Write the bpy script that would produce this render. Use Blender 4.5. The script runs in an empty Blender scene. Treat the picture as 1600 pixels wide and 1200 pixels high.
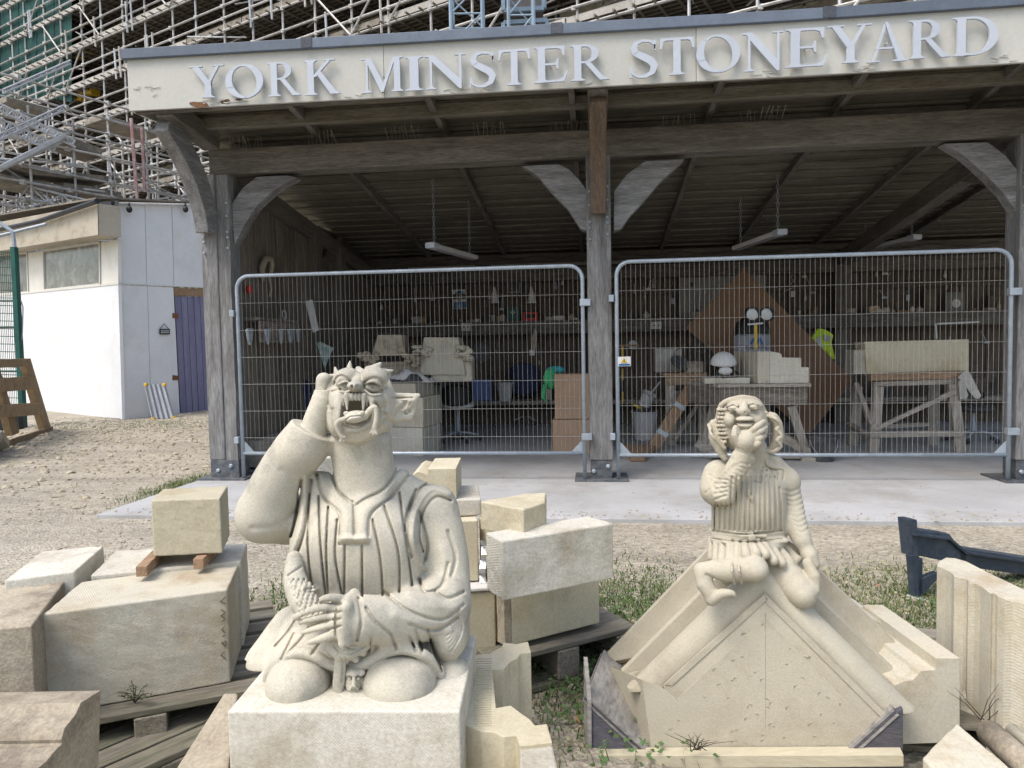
import bpy, math, random
import numpy as np
from mathutils import Vector, Matrix, noise as mnoise
S=bpy.context.scene
random.seed(7); rng=np.random.default_rng(7)
# ---------------------------------------------------------------- camera
F_PX=1100.0; CAMH=1.22; YAW=math.radians(6.6); PITCH=math.radians(2.86); ROLL=math.radians(1.05)
CAM=np.array([0.0,0.0,CAMH])
def _axes():
    cy,sy=math.cos(YAW),math.sin(YAW); cp,sp=math.cos(PITCH),math.sin(PITCH)
    f=np.array([-sy*cp,cy*cp,-sp]); r=np.array([cy,sy,0.0]); u=np.cross(r,f)
    c,s=math.cos(ROLL),math.sin(ROLL)
    return c*r-s*u, s*r+c*u, f
AXR,AXU,AXF=_axes()
cam=bpy.data.cameras.new('camera'); camo=bpy.data.objects.new('camera',cam); S.collection.objects.link(camo)
cam.sensor_width=36; cam.lens=F_PX/1600*36; cam.clip_end=600; cam.clip_start=0.05
M=Matrix(((AXR[0],AXU[0],-AXF[0],CAM[0]),(AXR[1],AXU[1],-AXF[1],CAM[1]),(AXR[2],AXU[2],-AXF[2],CAM[2]),(0,0,0,1)))
camo.matrix_world=M; S.camera=camo
# ---------------------------------------------------------------- light
w=bpy.data.worlds.new('World'); S.world=w; w.use_nodes=True
nt=w.node_tree; bg=nt.nodes['Background']; sky=nt.nodes.new('ShaderNodeTexSky')
SUN_EL,SUN_AZ=60,222           # degrees; azimuth clockwise from +Y (behind the camera, to its left)
sky.sky_type='NISHITA'; sky.sun_disc=False; sky.sun_elevation=math.radians(SUN_EL); sky.sun_rotation=math.radians(SUN_AZ)
sky.air_density=1.3; sky.dust_density=4.0; sky.ozone_density=1.0
nt.links.new(sky.outputs[0],bg.inputs[0]); bg.inputs[1].default_value=0.135
sd=bpy.data.lights.new('sun','SUN'); sd.energy=0.95; sd.angle=math.radians(22); sd.color=(1.0,0.965,0.91)
so=bpy.data.objects.new('sun',sd); S.collection.objects.link(so)
_a=math.radians(SUN_AZ); _e=math.radians(SUN_EL)
_d=Vector((math.sin(_a)*math.cos(_e),math.cos(_a)*math.cos(_e),math.sin(_e)))
so.rotation_euler=_d.to_track_quat('Z','Y').to_euler()
S.view_settings.view_transform='Standard'; S.view_settings.look='None'; S.view_settings.gamma=1
S.view_settings.use_curve_mapping=False; S.view_settings.exposure=1.02
S.render.resolution_x=1024; S.render.resolution_y=768
S.cycles.max_bounces=8; S.cycles.diffuse_bounces=5
# ---------------------------------------------------------------- measuring helpers: where things stand in the yard
def ray(px,py): return AXR*((px-800)/F_PX)-AXU*((py-600)/F_PX)+AXF
def at(px,py,d): return CAM+ray(px,py)*d
def onz(px,py,z=0.0):
    v=ray(px,py); return CAM+v*((z-CAMH)/v[2])
def ony(px,py,y):
    v=ray(px,py); return CAM+v*(y/v[1])
def onp(px,py,p0,n):
    v=ray(px,py); return CAM+v*(np.dot(np.asarray(p0)-CAM,n)/np.dot(v,n))
def proj(p):
    q=np.asarray(p,float)-CAM; d=q@AXF
    return 800+F_PX*(q@AXR)/d, 600-F_PX*(q@AXU)/d, d
def topz(px,py,xy):
    lo,hi=-1.0,12.0
    for _ in range(50):
        m=(lo+hi)/2
        if proj((xy[0],xy[1],m))[1]>py: lo=m
        else: hi=m
    return (lo+hi)/2
# ---------------------------------------------------------------- mesh helpers
COL=S.collection
def thing(name,label,cat,loc=(0,0,0),rz=0.0,group=None):
    o=bpy.data.objects.new(name,None); COL.objects.link(o); o.empty_display_size=.1
    o.location=loc; o.rotation_euler=(0,0,rz); o['label']=label; o['category']=cat
    if group: o['group']=group
    return o
def tag(o,label,cat,group=None):
    o['label']=label; o['category']=cat
    if group: o['group']=group
    return o
def rootinv(p):
    if p is None: return None
    q=p
    while q.parent: q=q.parent
    return np.array(Matrix.Translation(q.location)@Matrix.Rotation(q.rotation_euler[2],4,'Z')),
class MB:
    def __init__(s): s.v=[]; s.f=[]
    def add(s,vs,fs):
        o=len(s.v); s.v+= [tuple(map(float,a)) for a in vs]; s.f+=[tuple(i+o for i in f) for f in fs]; return s
    def box(s,c,size,R=None,taper=1.0):
        hx,hy,hz=[a/2 for a in size]; R=np.eye(3) if R is None else R; vs=[]
        for z in (-1,1):
            t=taper if z>0 else 1
            for x,y in ((-1,-1),(1,-1),(1,1),(-1,1)): vs.append(np.asarray(c)+R@np.array([x*hx*t,y*hy*t,z*hz]))
        return s.add(vs,[(3,2,1,0),(4,5,6,7),(0,1,5,4),(1,2,6,5),(2,3,7,6),(3,0,4,7)])
    def bb(s,x0,x1,y0,y1,z0,z1): return s.box(((x0+x1)/2,(y0+y1)/2,(z0+z1)/2),(abs(x1-x0),abs(y1-y0),abs(z1-z0)))
    def bar(s,p,q,w,h,up=(0,0,1)):
        p=np.asarray(p,float); q=np.asarray(q,float); d=q-p; L=np.linalg.norm(d); d=d/L
        u=np.asarray(up,float); r=np.cross(d,u); 
        if np.linalg.norm(r)<1e-3: r=np.cross(d,(1,0,0))
        r/=np.linalg.norm(r); u=np.cross(r,d)
        return s.box((p+q)/2,(w,L,h),np.stack([r,d,u],1))
    def tube(s,pts,r,n=8,cap=True):
        pts=[np.asarray(p,float) for p in pts]; rr=r if hasattr(r,'__len__') else [r]*len(pts)
        vs=[]; fs=[]; ref=None
        for i,p in enumerate(pts):
            a=pts[max(i-1,0)]; b=pts[min(i+1,len(pts)-1)]; t=(b-a)/max(np.linalg.norm(b-a),1e-9)
            if ref is None:
                ref=np.cross(t,(0,0,1)); 
                if np.linalg.norm(ref)<.05: ref=np.cross(t,(1,0,0))
            u=ref-t*np.dot(ref,t); u/=max(np.linalg.norm(u),1e-9); ref=u; w_=np.cross(t,u)
            for k in range(n):
                an=2*math.pi*k/n; vs.append(p+(u*math.cos(an)+w_*math.sin(an))*rr[i])
        for i in range(len(pts)-1):
            for k in range(n): fs.append((i*n+k,i*n+(k+1)%n,(i+1)*n+(k+1)%n,(i+1)*n+k))
        if cap: fs.append(tuple(range(n))[::-1]); fs.append(tuple(range((len(pts)-1)*n,len(pts)*n)))
        return s.add(vs,fs)
    def lathe(s,c,prof,n=16,ax=(0,0,1)):   # prof: (radius, height)
        ax=np.asarray(ax,float); ax/=np.linalg.norm(ax); u=np.cross(ax,(1,0,0)) if abs(ax[0])<.9 else np.cross(ax,(0,1,0)); u/=np.linalg.norm(u); w_=np.cross(ax,u)
        vs=[np.asarray(c)+ax*h+(u*math.cos(2*math.pi*k/n)+w_*math.sin(2*math.pi*k/n))*r for r,h in prof for k in range(n)]
        fs=[(i*n+k,i*n+(k+1)%n,(i+1)*n+(k+1)%n,(i+1)*n+k) for i in range(len(prof)-1) for k in range(n)]
        fs+= [tuple(range(n))[::-1],tuple(range((len(prof)-1)*n,len(prof)*n))]
        return s.add(vs,fs)
    def prism(s,poly,vec):        # closed polygon of 3-D points swept by vec
        n=len(poly); poly=[np.asarray(p,float) for p in poly]; vec=np.asarray(vec,float)
        nn=np.zeros(3)
        for i in range(n): nn+=np.cross(poly[i]-poly[0],poly[(i+1)%n]-poly[0])
        if np.dot(nn,vec)>0: poly=poly[::-1]
        vs=poly+[p+vec for p in poly]
        return s.add(vs,[tuple(range(n)),tuple(range(2*n-1,n-1,-1))]+[(i,i+n,(i+1)%n+n,(i+1)%n) for i in range(n)])
    def loft(s,rings,closed=True,cap=True):
        n=len(rings[0]); vs=[p for r in rings for p in r]; fs=[]
        for i in range(len(rings)-1):
            for k in range(n if closed else n-1): fs.append((i*n+k,i*n+(k+1)%n,(i+1)*n+(k+1)%n,(i+1)*n+k))
        if cap: fs+= [tuple(range(n))[::-1],tuple(range((len(rings)-1)*n,len(rings)*n))]
        return s.add(vs,fs)
    def ball(s,c,r,n=10,m=6,R=None):
        r=r if hasattr(r,'__len__') else (r,r,r); R=np.eye(3) if R is None else R
        vs=[np.asarray(c)+R@np.array([0,0,-r[2]])]
        for j in range(1,m):
            t=math.pi*j/m-math.pi/2
            for k in range(n):
                a=2*math.pi*k/n; vs.append(np.asarray(c)+R@np.array([r[0]*math.cos(t)*math.cos(a),r[1]*math.cos(t)*math.sin(a),r[2]*math.sin(t)]))
        vs.append(np.asarray(c)+R@np.array([0,0,r[2]])); N=len(vs)-1; fs=[]
        for k in range(n): fs.append((0,1+(k+1)%n,1+k)); fs.append((N,N-n+k,N-n+(k+1)%n))
        for j in range(m-2):
            for k in range(n): a=1+j*n; fs.append((a+k,a+(k+1)%n,a+n+(k+1)%n,a+n+k))
        return s.add(vs,fs)
    def build(s,name,m,parent=None,smooth=False,bevel=0,world=True,loc=None,kind=None,angle=None,seg=2):
        v=np.array(s.v,float).reshape(-1,3)
        if parent is not None and world:
            q=parent
            while q.parent: q=q.parent
            T=np.array((Matrix.Translation(q.location)@Matrix.Rotation(q.rotation_euler[2],4,'Z')).inverted())
            v=v@T[:3,:3].T+T[:3,3]
        elif parent is None:
            o0=np.array([(v[:,0].min()+v[:,0].max())/2,(v[:,1].min()+v[:,1].max())/2,v[:,2].min()]) if loc is None else np.asarray(loc,float)
            v=v-o0
        me=bpy.data.meshes.new(name); me.from_pydata(v.tolist(),[],s.f); me.update()
        if smooth: me.shade_smooth()
        me.materials.append(m); o=bpy.data.objects.new(name,me); COL.objects.link(o)
        if parent is not None: o.parent=parent
        else: o.location=o0
        if bevel:
            b=o.modifiers.new('bevel','BEVEL'); b.width=bevel; b.segments=seg; b.limit_method='ANGLE'; b.angle_limit=math.radians(35)
        if angle: 
            me.shade_smooth(); 
            try: me.set_sharp_from_angle(angle=math.radians(angle))
            except Exception: pass
        if kind: o['kind']=kind
        return o
def rotz(a): c,s=math.cos(a),math.sin(a); return np.array([[c,-s,0],[s,c,0],[0,0,1.0]])
def roty(a): c,s=math.cos(a),math.sin(a); return np.array([[c,0,s],[0,1,0],[-s,0,c]])
def rotx(a): c,s=math.cos(a),math.sin(a); return np.array([[1,0,0],[0,c,-s],[0,s,c]])
def copy_tree(o,parent=None,label=None):
    c=o.copy(); COL.objects.link(c)
    if parent is not None: c.parent=parent
    if label: c['label']=label
    for ch in list(o.children): copy_tree(ch,c)
    return c
def hdir(deg):  # horizontal unit vector, degrees right of the camera's heading
    a=math.radians(deg)-YAW; return np.array([math.sin(a),math.cos(a),0.0])
# ---------------------------------------------------------------- materials
MATS={}
def mat(name,c1,c2=None,c3=None,scale=4,rough=.8,bump=.3,fine=60,stretch=(1,1,1),metal=0,speck=.25,c3amt=.55,c3scale=2.2,tool=0,dist=.01,spec=.3,rnd=.12,lo=.5):
    if name in MATS: return MATS[name]
    m=bpy.data.materials.new(name); m.use_nodes=True; t=m.node_tree; N=t.nodes; L=t.links; p=N['Principled BSDF']
    p.inputs['Roughness'].default_value=rough; p.inputs['Metallic'].default_value=metal; p.inputs['Specular IOR Level'].default_value=spec
    tc=N.new('ShaderNodeTexCoord'); oi=N.new('ShaderNodeObjectInfo'); mp=N.new('ShaderNodeMapping'); va=N.new('ShaderNodeVectorMath'); va.operation='ADD'
    mu=N.new('ShaderNodeMath'); mu.operation='MULTIPLY'; mu.inputs[1].default_value=37.0
    L.new(oi.outputs['Random'],mu.inputs[0]); L.new(tc.outputs['Object'],mp.inputs[0]); mp.inputs['Scale'].default_value=stretch
    L.new(mp.outputs[0],va.inputs[0]); L.new(mu.outputs[0],va.inputs[1]); V=va.outputs[0]
    def noise(sc,det=5,ro=.6):
        n=N.new('ShaderNodeTexNoise'); n.inputs['Scale'].default_value=sc; n.inputs['Detail'].default_value=det; n.inputs['Roughness'].default_value=ro; L.new(V,n.inputs[0]); return n.outputs[0]
    def ramp(src,a,b):
        r=N.new('ShaderNodeMapRange'); r.inputs[1].default_value=a; r.inputs[2].default_value=b; L.new(src,r.inputs[0]); return r.outputs[0]
    def mix(fac,A,B,mode='MIX'):
        x=N.new('ShaderNodeMix'); x.data_type='RGBA'; x.blend_type=mode
        if isinstance(fac,(int,float)): x.inputs[0].default_value=fac
        else: L.new(fac,x.inputs[0])
        for i,c in ((6,A),(7,B)):
            if isinstance(c,tuple): x.inputs[i].default_value=(*c,1) if len(c)==3 else c
            else: L.new(c,x.inputs[i])
        return x.outputs[2]
    c2=c2 or tuple(a*.8 for a in c1)
    col=mix(ramp(noise(scale),.38,.62),c1,c2)
    if c3: 
        mm=N.new('ShaderNodeMath'); mm.operation='MULTIPLY'; mm.inputs[1].default_value=c3amt
        L.new(ramp(noise(c3scale,8,.7),lo,lo+.16),mm.inputs[0]); col=mix(mm.outputs[0],col,c3)
    fn=noise(fine,3,.7)
    if speck: 
        r=N.new('ShaderNodeMapRange'); r.inputs[1].default_value=.3; r.inputs[2].default_value=.7; r.inputs[3].default_value=1-speck; r.inputs[4].default_value=1+speck*.5; L.new(fn,r.inputs[0])
        col=mix(1.0,col,r.outputs[0],'MULTIPLY')
    r=N.new('ShaderNodeMapRange'); r.inputs[3].default_value=1-rnd; r.inputs[4].default_value=1+rnd; L.new(oi.outputs['Random'],r.inputs[0]); col=mix(1.0,col,r.outputs[0],'MULTIPLY')
    L.new(col,p.inputs['Base Color'])
    if bump:
        b=N.new('ShaderNodeBump'); b.inputs['Strength'].default_value=bump; b.inputs['Distance'].default_value=dist
        h=fn
        if tool:
            wv=N.new('ShaderNodeTexWave'); wv.inputs['Scale'].default_value=tool; wv.inputs['Distortion'].default_value=3; wv.inputs['Detail'].default_value=3; wv.inputs['Detail Scale'].default_value=2
            wv.bands_direction='DIAGONAL'; L.new(tc.outputs['Object'],wv.inputs[0])
            ad=N.new('ShaderNodeMath'); ad.operation='MULTIPLY_ADD'; ad.inputs[1].default_value=.35; L.new(wv.outputs[1],ad.inputs[0]); L.new(fn,ad.inputs[2]); h=ad.outputs[0]
        L.new(h,b.inputs['Height']); L.new(b.outputs[0],p.inputs['Normal'])
    MATS[name]=m; return m
ST=mat('cream_stone',(.50,.465,.365),(.47,.445,.37),(.33,.25,.145),scale=5,c3scale=3.2,lo=.49,c3amt=.65,fine=110,speck=.13,bump=.35,tool=70,dist=.004)
ST_GREY=mat('weathered_stone',(.46,.42,.33),(.40,.38,.32),(.22,.21,.19),scale=6,c3scale=4,c3amt=.6,fine=120,speck=.22,bump=.35,dist=.004)
ST_BROWN=mat('stained_stone',(.42,.37,.28),(.33,.28,.21),(.15,.125,.10),scale=5,c3scale=5,c3amt=.75,fine=110,speck=.28,bump=.5,dist=.005)
ST_WHITE=mat('pale_stone',(.56,.54,.47),(.50,.475,.40),(.30,.245,.165),scale=5,c3scale=4,lo=.49,c3amt=.6,fine=100,speck=.2,bump=.35,tool=75,dist=.004)
ST_YEL=mat('yellow_stone',(.53,.485,.36),(.50,.455,.33),(.36,.28,.16),scale=5,c3scale=4,c3amt=.5,fine=100,speck=.14,bump=.3,dist=.004)
ST_STAT=mat('carved_stone',(.54,.505,.41),(.47,.445,.37),(.23,.22,.195),scale=5,c3scale=7,lo=.49,c3amt=.55,fine=230,speck=.2,bump=.5,dist=.0016,rnd=0)
ST_FRESH=mat('fresh_carved_stone',(.49,.455,.36),(.455,.42,.335),(.33,.28,.20),scale=6,c3scale=5,lo=.48,c3amt=.45,fine=200,speck=.12,bump=.5,tool=130,dist=.003,rnd=0)
def wood(n,c1,c2,c3=None,**k):
    return {a:mat(n+'_'+a,c1,c2,c3,stretch={'x':(.12,1,1),'y':(1,.12,1),'z':(1,1,.12)}[a],scale=k.get('scale',16),fine=k.get('fine',90),speck=k.get('speck',.4),bump=k.get('bump',.6),c3scale=5,c3amt=.6,dist=.006,rough=.85) for a in 'xyz'}
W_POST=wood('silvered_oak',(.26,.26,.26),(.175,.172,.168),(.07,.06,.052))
W_DARK=wood('dark_oak',(.175,.16,.14),(.12,.108,.092),(.06,.05,.042))  # beams, rafters and back posts: darker, browner oak than the front posts
W_ROOF=wood('roof_board',(.22,.205,.165),(.15,.138,.105),(.10,.08,.055))
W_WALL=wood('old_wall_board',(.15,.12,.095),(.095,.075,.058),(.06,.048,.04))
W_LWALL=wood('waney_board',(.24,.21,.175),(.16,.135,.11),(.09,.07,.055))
W_PAL=wood('pallet_wood',(.25,.225,.18),(.17,.155,.125),(.10,.12,.06))
W_PALN=wood('newer_pallet_wood',(.36,.27,.17),(.29,.215,.13),(.18,.13,.08))
W_BENCH=wood('dusty_bench_wood',(.40,.36,.31),(.32,.29,.25),(.20,.17,.14))
W_NEW=wood('brown_timber',(.33,.22,.14),(.27,.18,.11),None)
PAINT=mat('fascia_paint',(.485,.485,.45),(.455,.455,.42),(.45,.42,.34),scale=3,c3scale=9,c3amt=.25,fine=30,speck=.05,bump=.1,rough=.6)
WHITE=mat('white_panel',(.75,.765,.785),(.71,.725,.745),(.6,.6,.56),scale=1.5,c3scale=1.6,c3amt=.4,fine=20,speck=.03,bump=.03,rough=.45,rnd=.02)
WHITE2=mat('white_paint',(.72,.71,.66),(.66,.64,.58),None,fine=40,speck=.1,bump=.1)
LETTER=mat('letter_paint',(.46,.50,.56),(.44,.48,.54),None,fine=30,speck=.04,bump=0,rough=.35,rnd=.02)
LEAD=mat('roof_trim',(.125,.155,.20),(.105,.13,.17),None,scale=6,fine=40,speck=.1,bump=.1,rough=.5)
LEADD=mat('roof_trim_joint',(.07,.08,.10),(.09,.10,.12),None,fine=50,speck=.3,bump=.2,rough=.6)
GALV=mat('galvanised_tube',(.36,.41,.46),(.30,.345,.39),None,scale=10,fine=60,speck=.12,bump=.05,rough=.45,metal=.35)
WIRE=mat('fence_wire',(.34,.34,.33),(.27,.27,.26),None,fine=50,speck=.1,bump=0,rough=.5,metal=.2)
STEEL=mat('blue_black_steel',(.035,.05,.075),(.06,.08,.11),(.10,.11,.12),scale=7,c3scale=8,c3amt=.4,fine=60,speck=.3,bump=.15,rough=.4,metal=.2)
BLACK=mat('black_plastic',(.02,.02,.022),(.03,.03,.033),None,speck=.1,bump=.05,rough=.5)
DUST=mat('dusty_black',(.05,.05,.055),(.10,.10,.10),None,scale=8,speck=.3,bump=.2)
SOCK=mat('post_shoe_steel',(.075,.085,.10),(.12,.13,.14),(.25,.24,.22),scale=14,c3scale=12,fine=90,speck=.5,bump=.3)
PURPLE=mat('violet_door_paint',(.21,.21,.32),(.175,.175,.28),(.30,.30,.40),stretch=(1,1,.15),scale=8,fine=40,speck=.15,bump=.2,rough=.55,rnd=.06)
PLY=mat('dark_ply_face',(.105,.105,.125),(.075,.075,.09),(.16,.155,.16),stretch=(.3,.3,1),scale=7,c3scale=7,fine=70,speck=.35,bump=.3)
PLYE=mat('ply_edge',(.36,.345,.32),(.24,.23,.215),None,stretch=(.2,.2,1),scale=20,fine=90,speck=.4,bump=.3)
PINE=mat('pale_batten',(.50,.46,.34),(.46,.42,.31),(.34,.29,.19),stretch=(.15,1,1),scale=12,fine=70,speck=.12,bump=.2)
CARD=mat('cardboard',(.40,.27,.18),(.36,.245,.165),None,fine=30,speck=.06,bump=.1)
HARD=mat('brown_hardboard',(.20,.115,.065),(.18,.10,.057),(.24,.15,.09),scale=2,fine=30,speck=.08,bump=.05,rough=.6)
BLUE=mat('blue_cloth',(.035,.05,.12),(.025,.035,.085),None,scale=8,speck=.2,bump=.3)
CRATE=mat('blue_crate',(.16,.22,.48),(.14,.19,.42),None,speck=.1,bump=.05,rough=.5)
HIVIS=mat('hi_vis_yellow',(.55,.75,.04),(.45,.62,.03),None,scale=12,speck=.1,bump=.3)
REFL=mat('silver_strip',(.5,.52,.52),(.42,.44,.44),None,speck=.1,bump=.1)
GREEN=mat('dark_green_paint',(.015,.085,.07),(.012,.065,.055),None,speck=.15,bump=.05,rough=.45)
GREENB=mat('bright_green_cloth',(.06,.42,.18),(.04,.33,.14),None,scale=10,speck=.2,bump=.3)
RED=mat('red_plastic',(.60,.05,.03),(.5,.04,.025),None,speck=.1,bump=.02,rough=.5)
YEL=mat('yellow_plastic',(.65,.42,.04),(.55,.36,.03),None,speck=.15,bump=.05,rough=.5)
PINK=mat('faded_red_tube',(.36,.20,.20),(.48,.38,.37),None,speck=.2,bump=.05)
PAPER=mat('paper',(.62,.62,.62),(.56,.56,.56),None,speck=.05,bump=.05)
SIGNB=mat('sign_blue',(.03,.12,.32),(.03,.12,.32),None,speck=.05,bump=0)
SIGNK=mat('sign_dark',(.03,.035,.04),(.04,.045,.05),None,speck=.1,bump=0)
GLASSM=mat('window_film',(.20,.205,.20),(.12,.125,.115),(.40,.40,.38),scale=3,c3scale=3.5,c3amt=.6,fine=30,speck=.35,bump=0,rough=.15,spec=.6)
SCAF=mat('scaffold_tube',(.50,.50,.49),(.40,.39,.37),(.20,.17,.14),scale=3,c3scale=6,c3amt=.5,fine=20,speck=.1,bump=0,rough=.5,metal=.15,rnd=.2)
ALU=mat('aluminium',(.58,.59,.60),(.47,.48,.49),None,scale=5,fine=30,speck=.1,bump=0,rough=.4,metal=.2)
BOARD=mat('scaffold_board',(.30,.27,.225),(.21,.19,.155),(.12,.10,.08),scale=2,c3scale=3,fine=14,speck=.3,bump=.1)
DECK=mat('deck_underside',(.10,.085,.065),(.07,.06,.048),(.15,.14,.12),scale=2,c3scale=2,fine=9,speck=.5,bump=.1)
TOEB=mat('white_toe_board',(.50,.48,.44),(.42,.40,.36),None,scale=1,fine=9,speck=.15,bump=0)
NET=mat('green_debris_net',(.014,.075,.066),(.010,.05,.046),(.04,.14,.125),scale=.8,c3scale=.9,c3amt=.6,fine=8,speck=.25,bump=.1)
MINST=mat('minster_limestone',(.40,.335,.24),(.28,.235,.17),(.13,.11,.09),scale=.5,c3scale=.6,c3amt=.7,fine=6,speck=.3,bump=.4,dist=.05)
DARKW=mat('dark_glazing',(.02,.02,.022),(.035,.033,.03),None,scale=1,fine=5,speck=.4,bump=0,rough=.4)  # near-black glazing of the church window bays
# ---------------------------------------------------------------- ground
def ground_mat():
    m=bpy.data.materials.new('trodden_gravel'); m.use_nodes=True; t=m.node_tree; N=t.nodes; L=t.links; p=N['Principled BSDF']; p.inputs['Roughness'].default_value=.95
    tc=N.new('ShaderNodeTexCoord'); V=tc.outputs['Object']
    def ns(sc,d=6,r=.6):
        n=N.new('ShaderNodeTexNoise'); n.inputs['Scale'].default_value=sc; n.inputs['Detail'].default_value=d; n.inputs['Roughness'].default_value=r; L.new(V,n.inputs[0]); return n.outputs[0]
    def rp(s,a,b,c=0,d=1):
        r=N.new('ShaderNodeMapRange'); r.inputs[1].default_value=a; r.inputs[2].default_value=b; r.inputs[3].default_value=c; r.inputs[4].default_value=d; L.new(s,r.inputs[0]); return r.outputs[0]
    def mx(f,a,b,mode='MIX'):
        x=N.new('ShaderNodeMix'); x.data_type='RGBA'; x.blend_type=mode
        if isinstance(f,float): x.inputs[0].default_value=f
        else: L.new(f,x.inputs[0])
        for i,c in ((6,a),(7,b)):
            if isinstance(c,tuple): x.inputs[i].default_value=(*c,1)
            else: L.new(c,x.inputs[i])
        return x.outputs[2]
    col=mx(rp(ns(1.1),.4,.6),(.385,.345,.275),(.32,.29,.23))
    col=mx(rp(ns(5,8,.75),.55,.68,0,.6),col,(.19,.165,.13))
    col=mx(rp(ns(.55,4),.60,.70,0,.55),col,(.17,.165,.16))     # tyre-dark damp patches
    mpp=N.new('ShaderNodeMapping'); mpp.inputs['Scale'].default_value=(.35,2.2,1); mpp.inputs['Rotation'].default_value=(0,0,.25); L.new(V,mpp.inputs[0])
    rn=N.new('ShaderNodeTexNoise'); rn.inputs['Scale'].default_value=1.3; rn.inputs['Detail'].default_value=7; rn.inputs['Roughness'].default_value=.65; L.new(mpp.outputs[0],rn.inputs[0])
    col=mx(rp(rn.outputs[0],.52,.66,0,.6),col,(.20,.18,.15))
    col=mx(rp(rn.outputs[0],.47,.36,0,.5),col,(.44,.40,.33))
    col=mx(rp(ns(.8,7,.7),.56,.70,0,.65),col,(.155,.16,.075))
    v=N.new('ShaderNodeTexVoronoi'); v.inputs['Scale'].default_value=55; L.new(V,v.inputs[0])
    col=mx(rp(v.outputs[0],.0,.6,.7,1.15),col,col) if False else col
    vc=N.new('ShaderNodeSeparateColor'); L.new(v.outputs['Color'],vc.inputs[0])
    col=mx(1.0,col,rp(vc.outputs[0],0,1,.72,1.25),'MULTIPLY')
    L.new(col,p.inputs['Base Color'])
    b=N.new('ShaderNodeBump'); b.inputs['Strength'].default_value=.8; b.inputs['Distance'].default_value=.012
    ad=N.new('ShaderNodeMath'); ad.operation='ADD'; L.new(v.outputs[0],ad.inputs[0]); L.new(ns(30,6,.7),ad.inputs[1]); L.new(ad.outputs[0],b.inputs['Height']); L.new(b.outputs[0],p.inputs['Normal'])
    return m
GM=ground_mat()
def groundz(x,y):
    z=.012*mnoise.noise(Vector((x*.9,y*.9,0)))+.006*mnoise.noise(Vector((x*4,y*4,3)))
    if x>-4.1 and y>4.6: z=min(z,-.006)-.0
    return z-.006
nx,ny=150,130; xs=np.concatenate([np.linspace(-60,-14,12),np.linspace(-13.6,6,nx),np.linspace(7,60,12)]); ys=np.concatenate([np.linspace(-25,0,6),np.linspace(.3,20,ny),np.linspace(22,90,14)])
vs=[(x,y,groundz(x,y)) for y in ys for x in xs]; n=len(xs)
g=MB().add(vs,[(j*n+i,j*n+i+1,(j+1)*n+i+1,(j+1)*n+i) for j in range(len(ys)-1) for i in range(n-1)]).build('ground',GM,loc=(0,0,0),smooth=True,kind='structure')
CONC=mat('dusty_concrete',(.44,.445,.45),(.37,.375,.38),(.27,.258,.232),scale=1.2,c3scale=1.6,lo=.48,c3amt=.55,fine=120,speck=.16,bump=.35,dist=.003,rnd=0)
sl=MB().prism([(-3.77,4.9,.02),(7.5,4.97,.02),(7.5,11.6,.02),(-3.74,11.6,.02)],(0,0,-.1)); sl.build('concrete_slab',CONC,bevel=.006,kind='structure')
# loose stones
def scatter(n,region,size,seed,zo=None):
    r=np.random.default_rng(seed); out=MB(); t=(1+5**.5)/2
    ico=np.array([(-1,t,0),(1,t,0),(-1,-t,0),(1,-t,0),(0,-1,t),(0,1,t),(0,-1,-t),(0,1,-t),(t,0,-1),(t,0,1),(-t,0,-1),(-t,0,1)],float)/1.9
    F=[(0,11,5),(0,5,1),(0,1,7),(0,7,10),(0,10,11),(1,5,9),(5,11,4),(11,10,2),(10,7,6),(7,1,8),(3,9,4),(3,4,2),(3,2,6),(3,6,8),(3,8,9),(4,9,5),(2,4,11),(6,2,10),(8,6,7),(9,8,1)]
    for _ in range(n):
        x,y=region(r); s=size*(.4+r.random()**2*1.3); R=rotz(r.random()*6.3)
        v=ico*(1+.25*r.standard_normal((12,3)))@np.diag([s,s*(.6+.4*r.random()),s*(.35+.3*r.random())])@R.T
        v[:,0]+=x; v[:,1]+=y; v[:,2]+=(groundz(x,y) if zo is None else zo)+s*.12; out.add(v,F)
    return out
PEB=mat('pebble_stone',(.44,.39,.29),(.33,.29,.22),(.22,.20,.16),scale=9,c3scale=14,c3amt=.7,fine=90,speck=.3,bump=.3)
PEBY=mat('yellowish_pebble',(.42,.39,.27),(.34,.31,.21),(.2,.19,.13),scale=9,c3scale=14,c3amt=.7,fine=90,speck=.3,bump=.3)
def band(x0,x1,y0,y1):
    return lambda r:(x0+(x1-x0)*r.random(),y0+(y1-y0)*r.random())
def clump(cx,cy,sx,sy): return lambda r:(cx+sx*r.standard_normal(),cy+sy*r.standard_normal())
scatter(5200,band(-10,-3.9,4.6,13.2),.014,1).build('loose_gravel',PEB,kind='stuff',smooth=False)
scatter(2600,band(-3.5,2.6,3.3,4.85),.009,2).build('loose_gravel',PEB,kind='stuff')
scatter(1500,clump(-8.6,10.3,1.6,1.3),.028,3).build('loose_gravel',PEB,kind='stuff')
scatter(3200,clump(1.9,3.55,.65,.32),.010,4).build('loose_gravel',PEBY,kind='stuff')
scatter(1800,band(-1.6,2.6,2.1,3.6),.009,5).build('loose_gravel',PEBY,kind='stuff')
scatter(350,clump(-.02,2.9,.3,.22),.022,6).build('loose_gravel',PEB,kind='stuff')
scatter(900,lambda r:(-3.7+10*r.random(),4.93+abs(r.normal())*.12),.008,41,.02).build('loose_gravel',PEB,kind='stuff')
scatter(260,lambda r:(-3.7+8*r.random(),5.0+1.6*r.random()),.006,42,.02).build('loose_gravel',PEB,kind='stuff')
scatter(600,band(-9,-4,5,11),.03,43).build('loose_gravel',PEB,kind='stuff')
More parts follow.
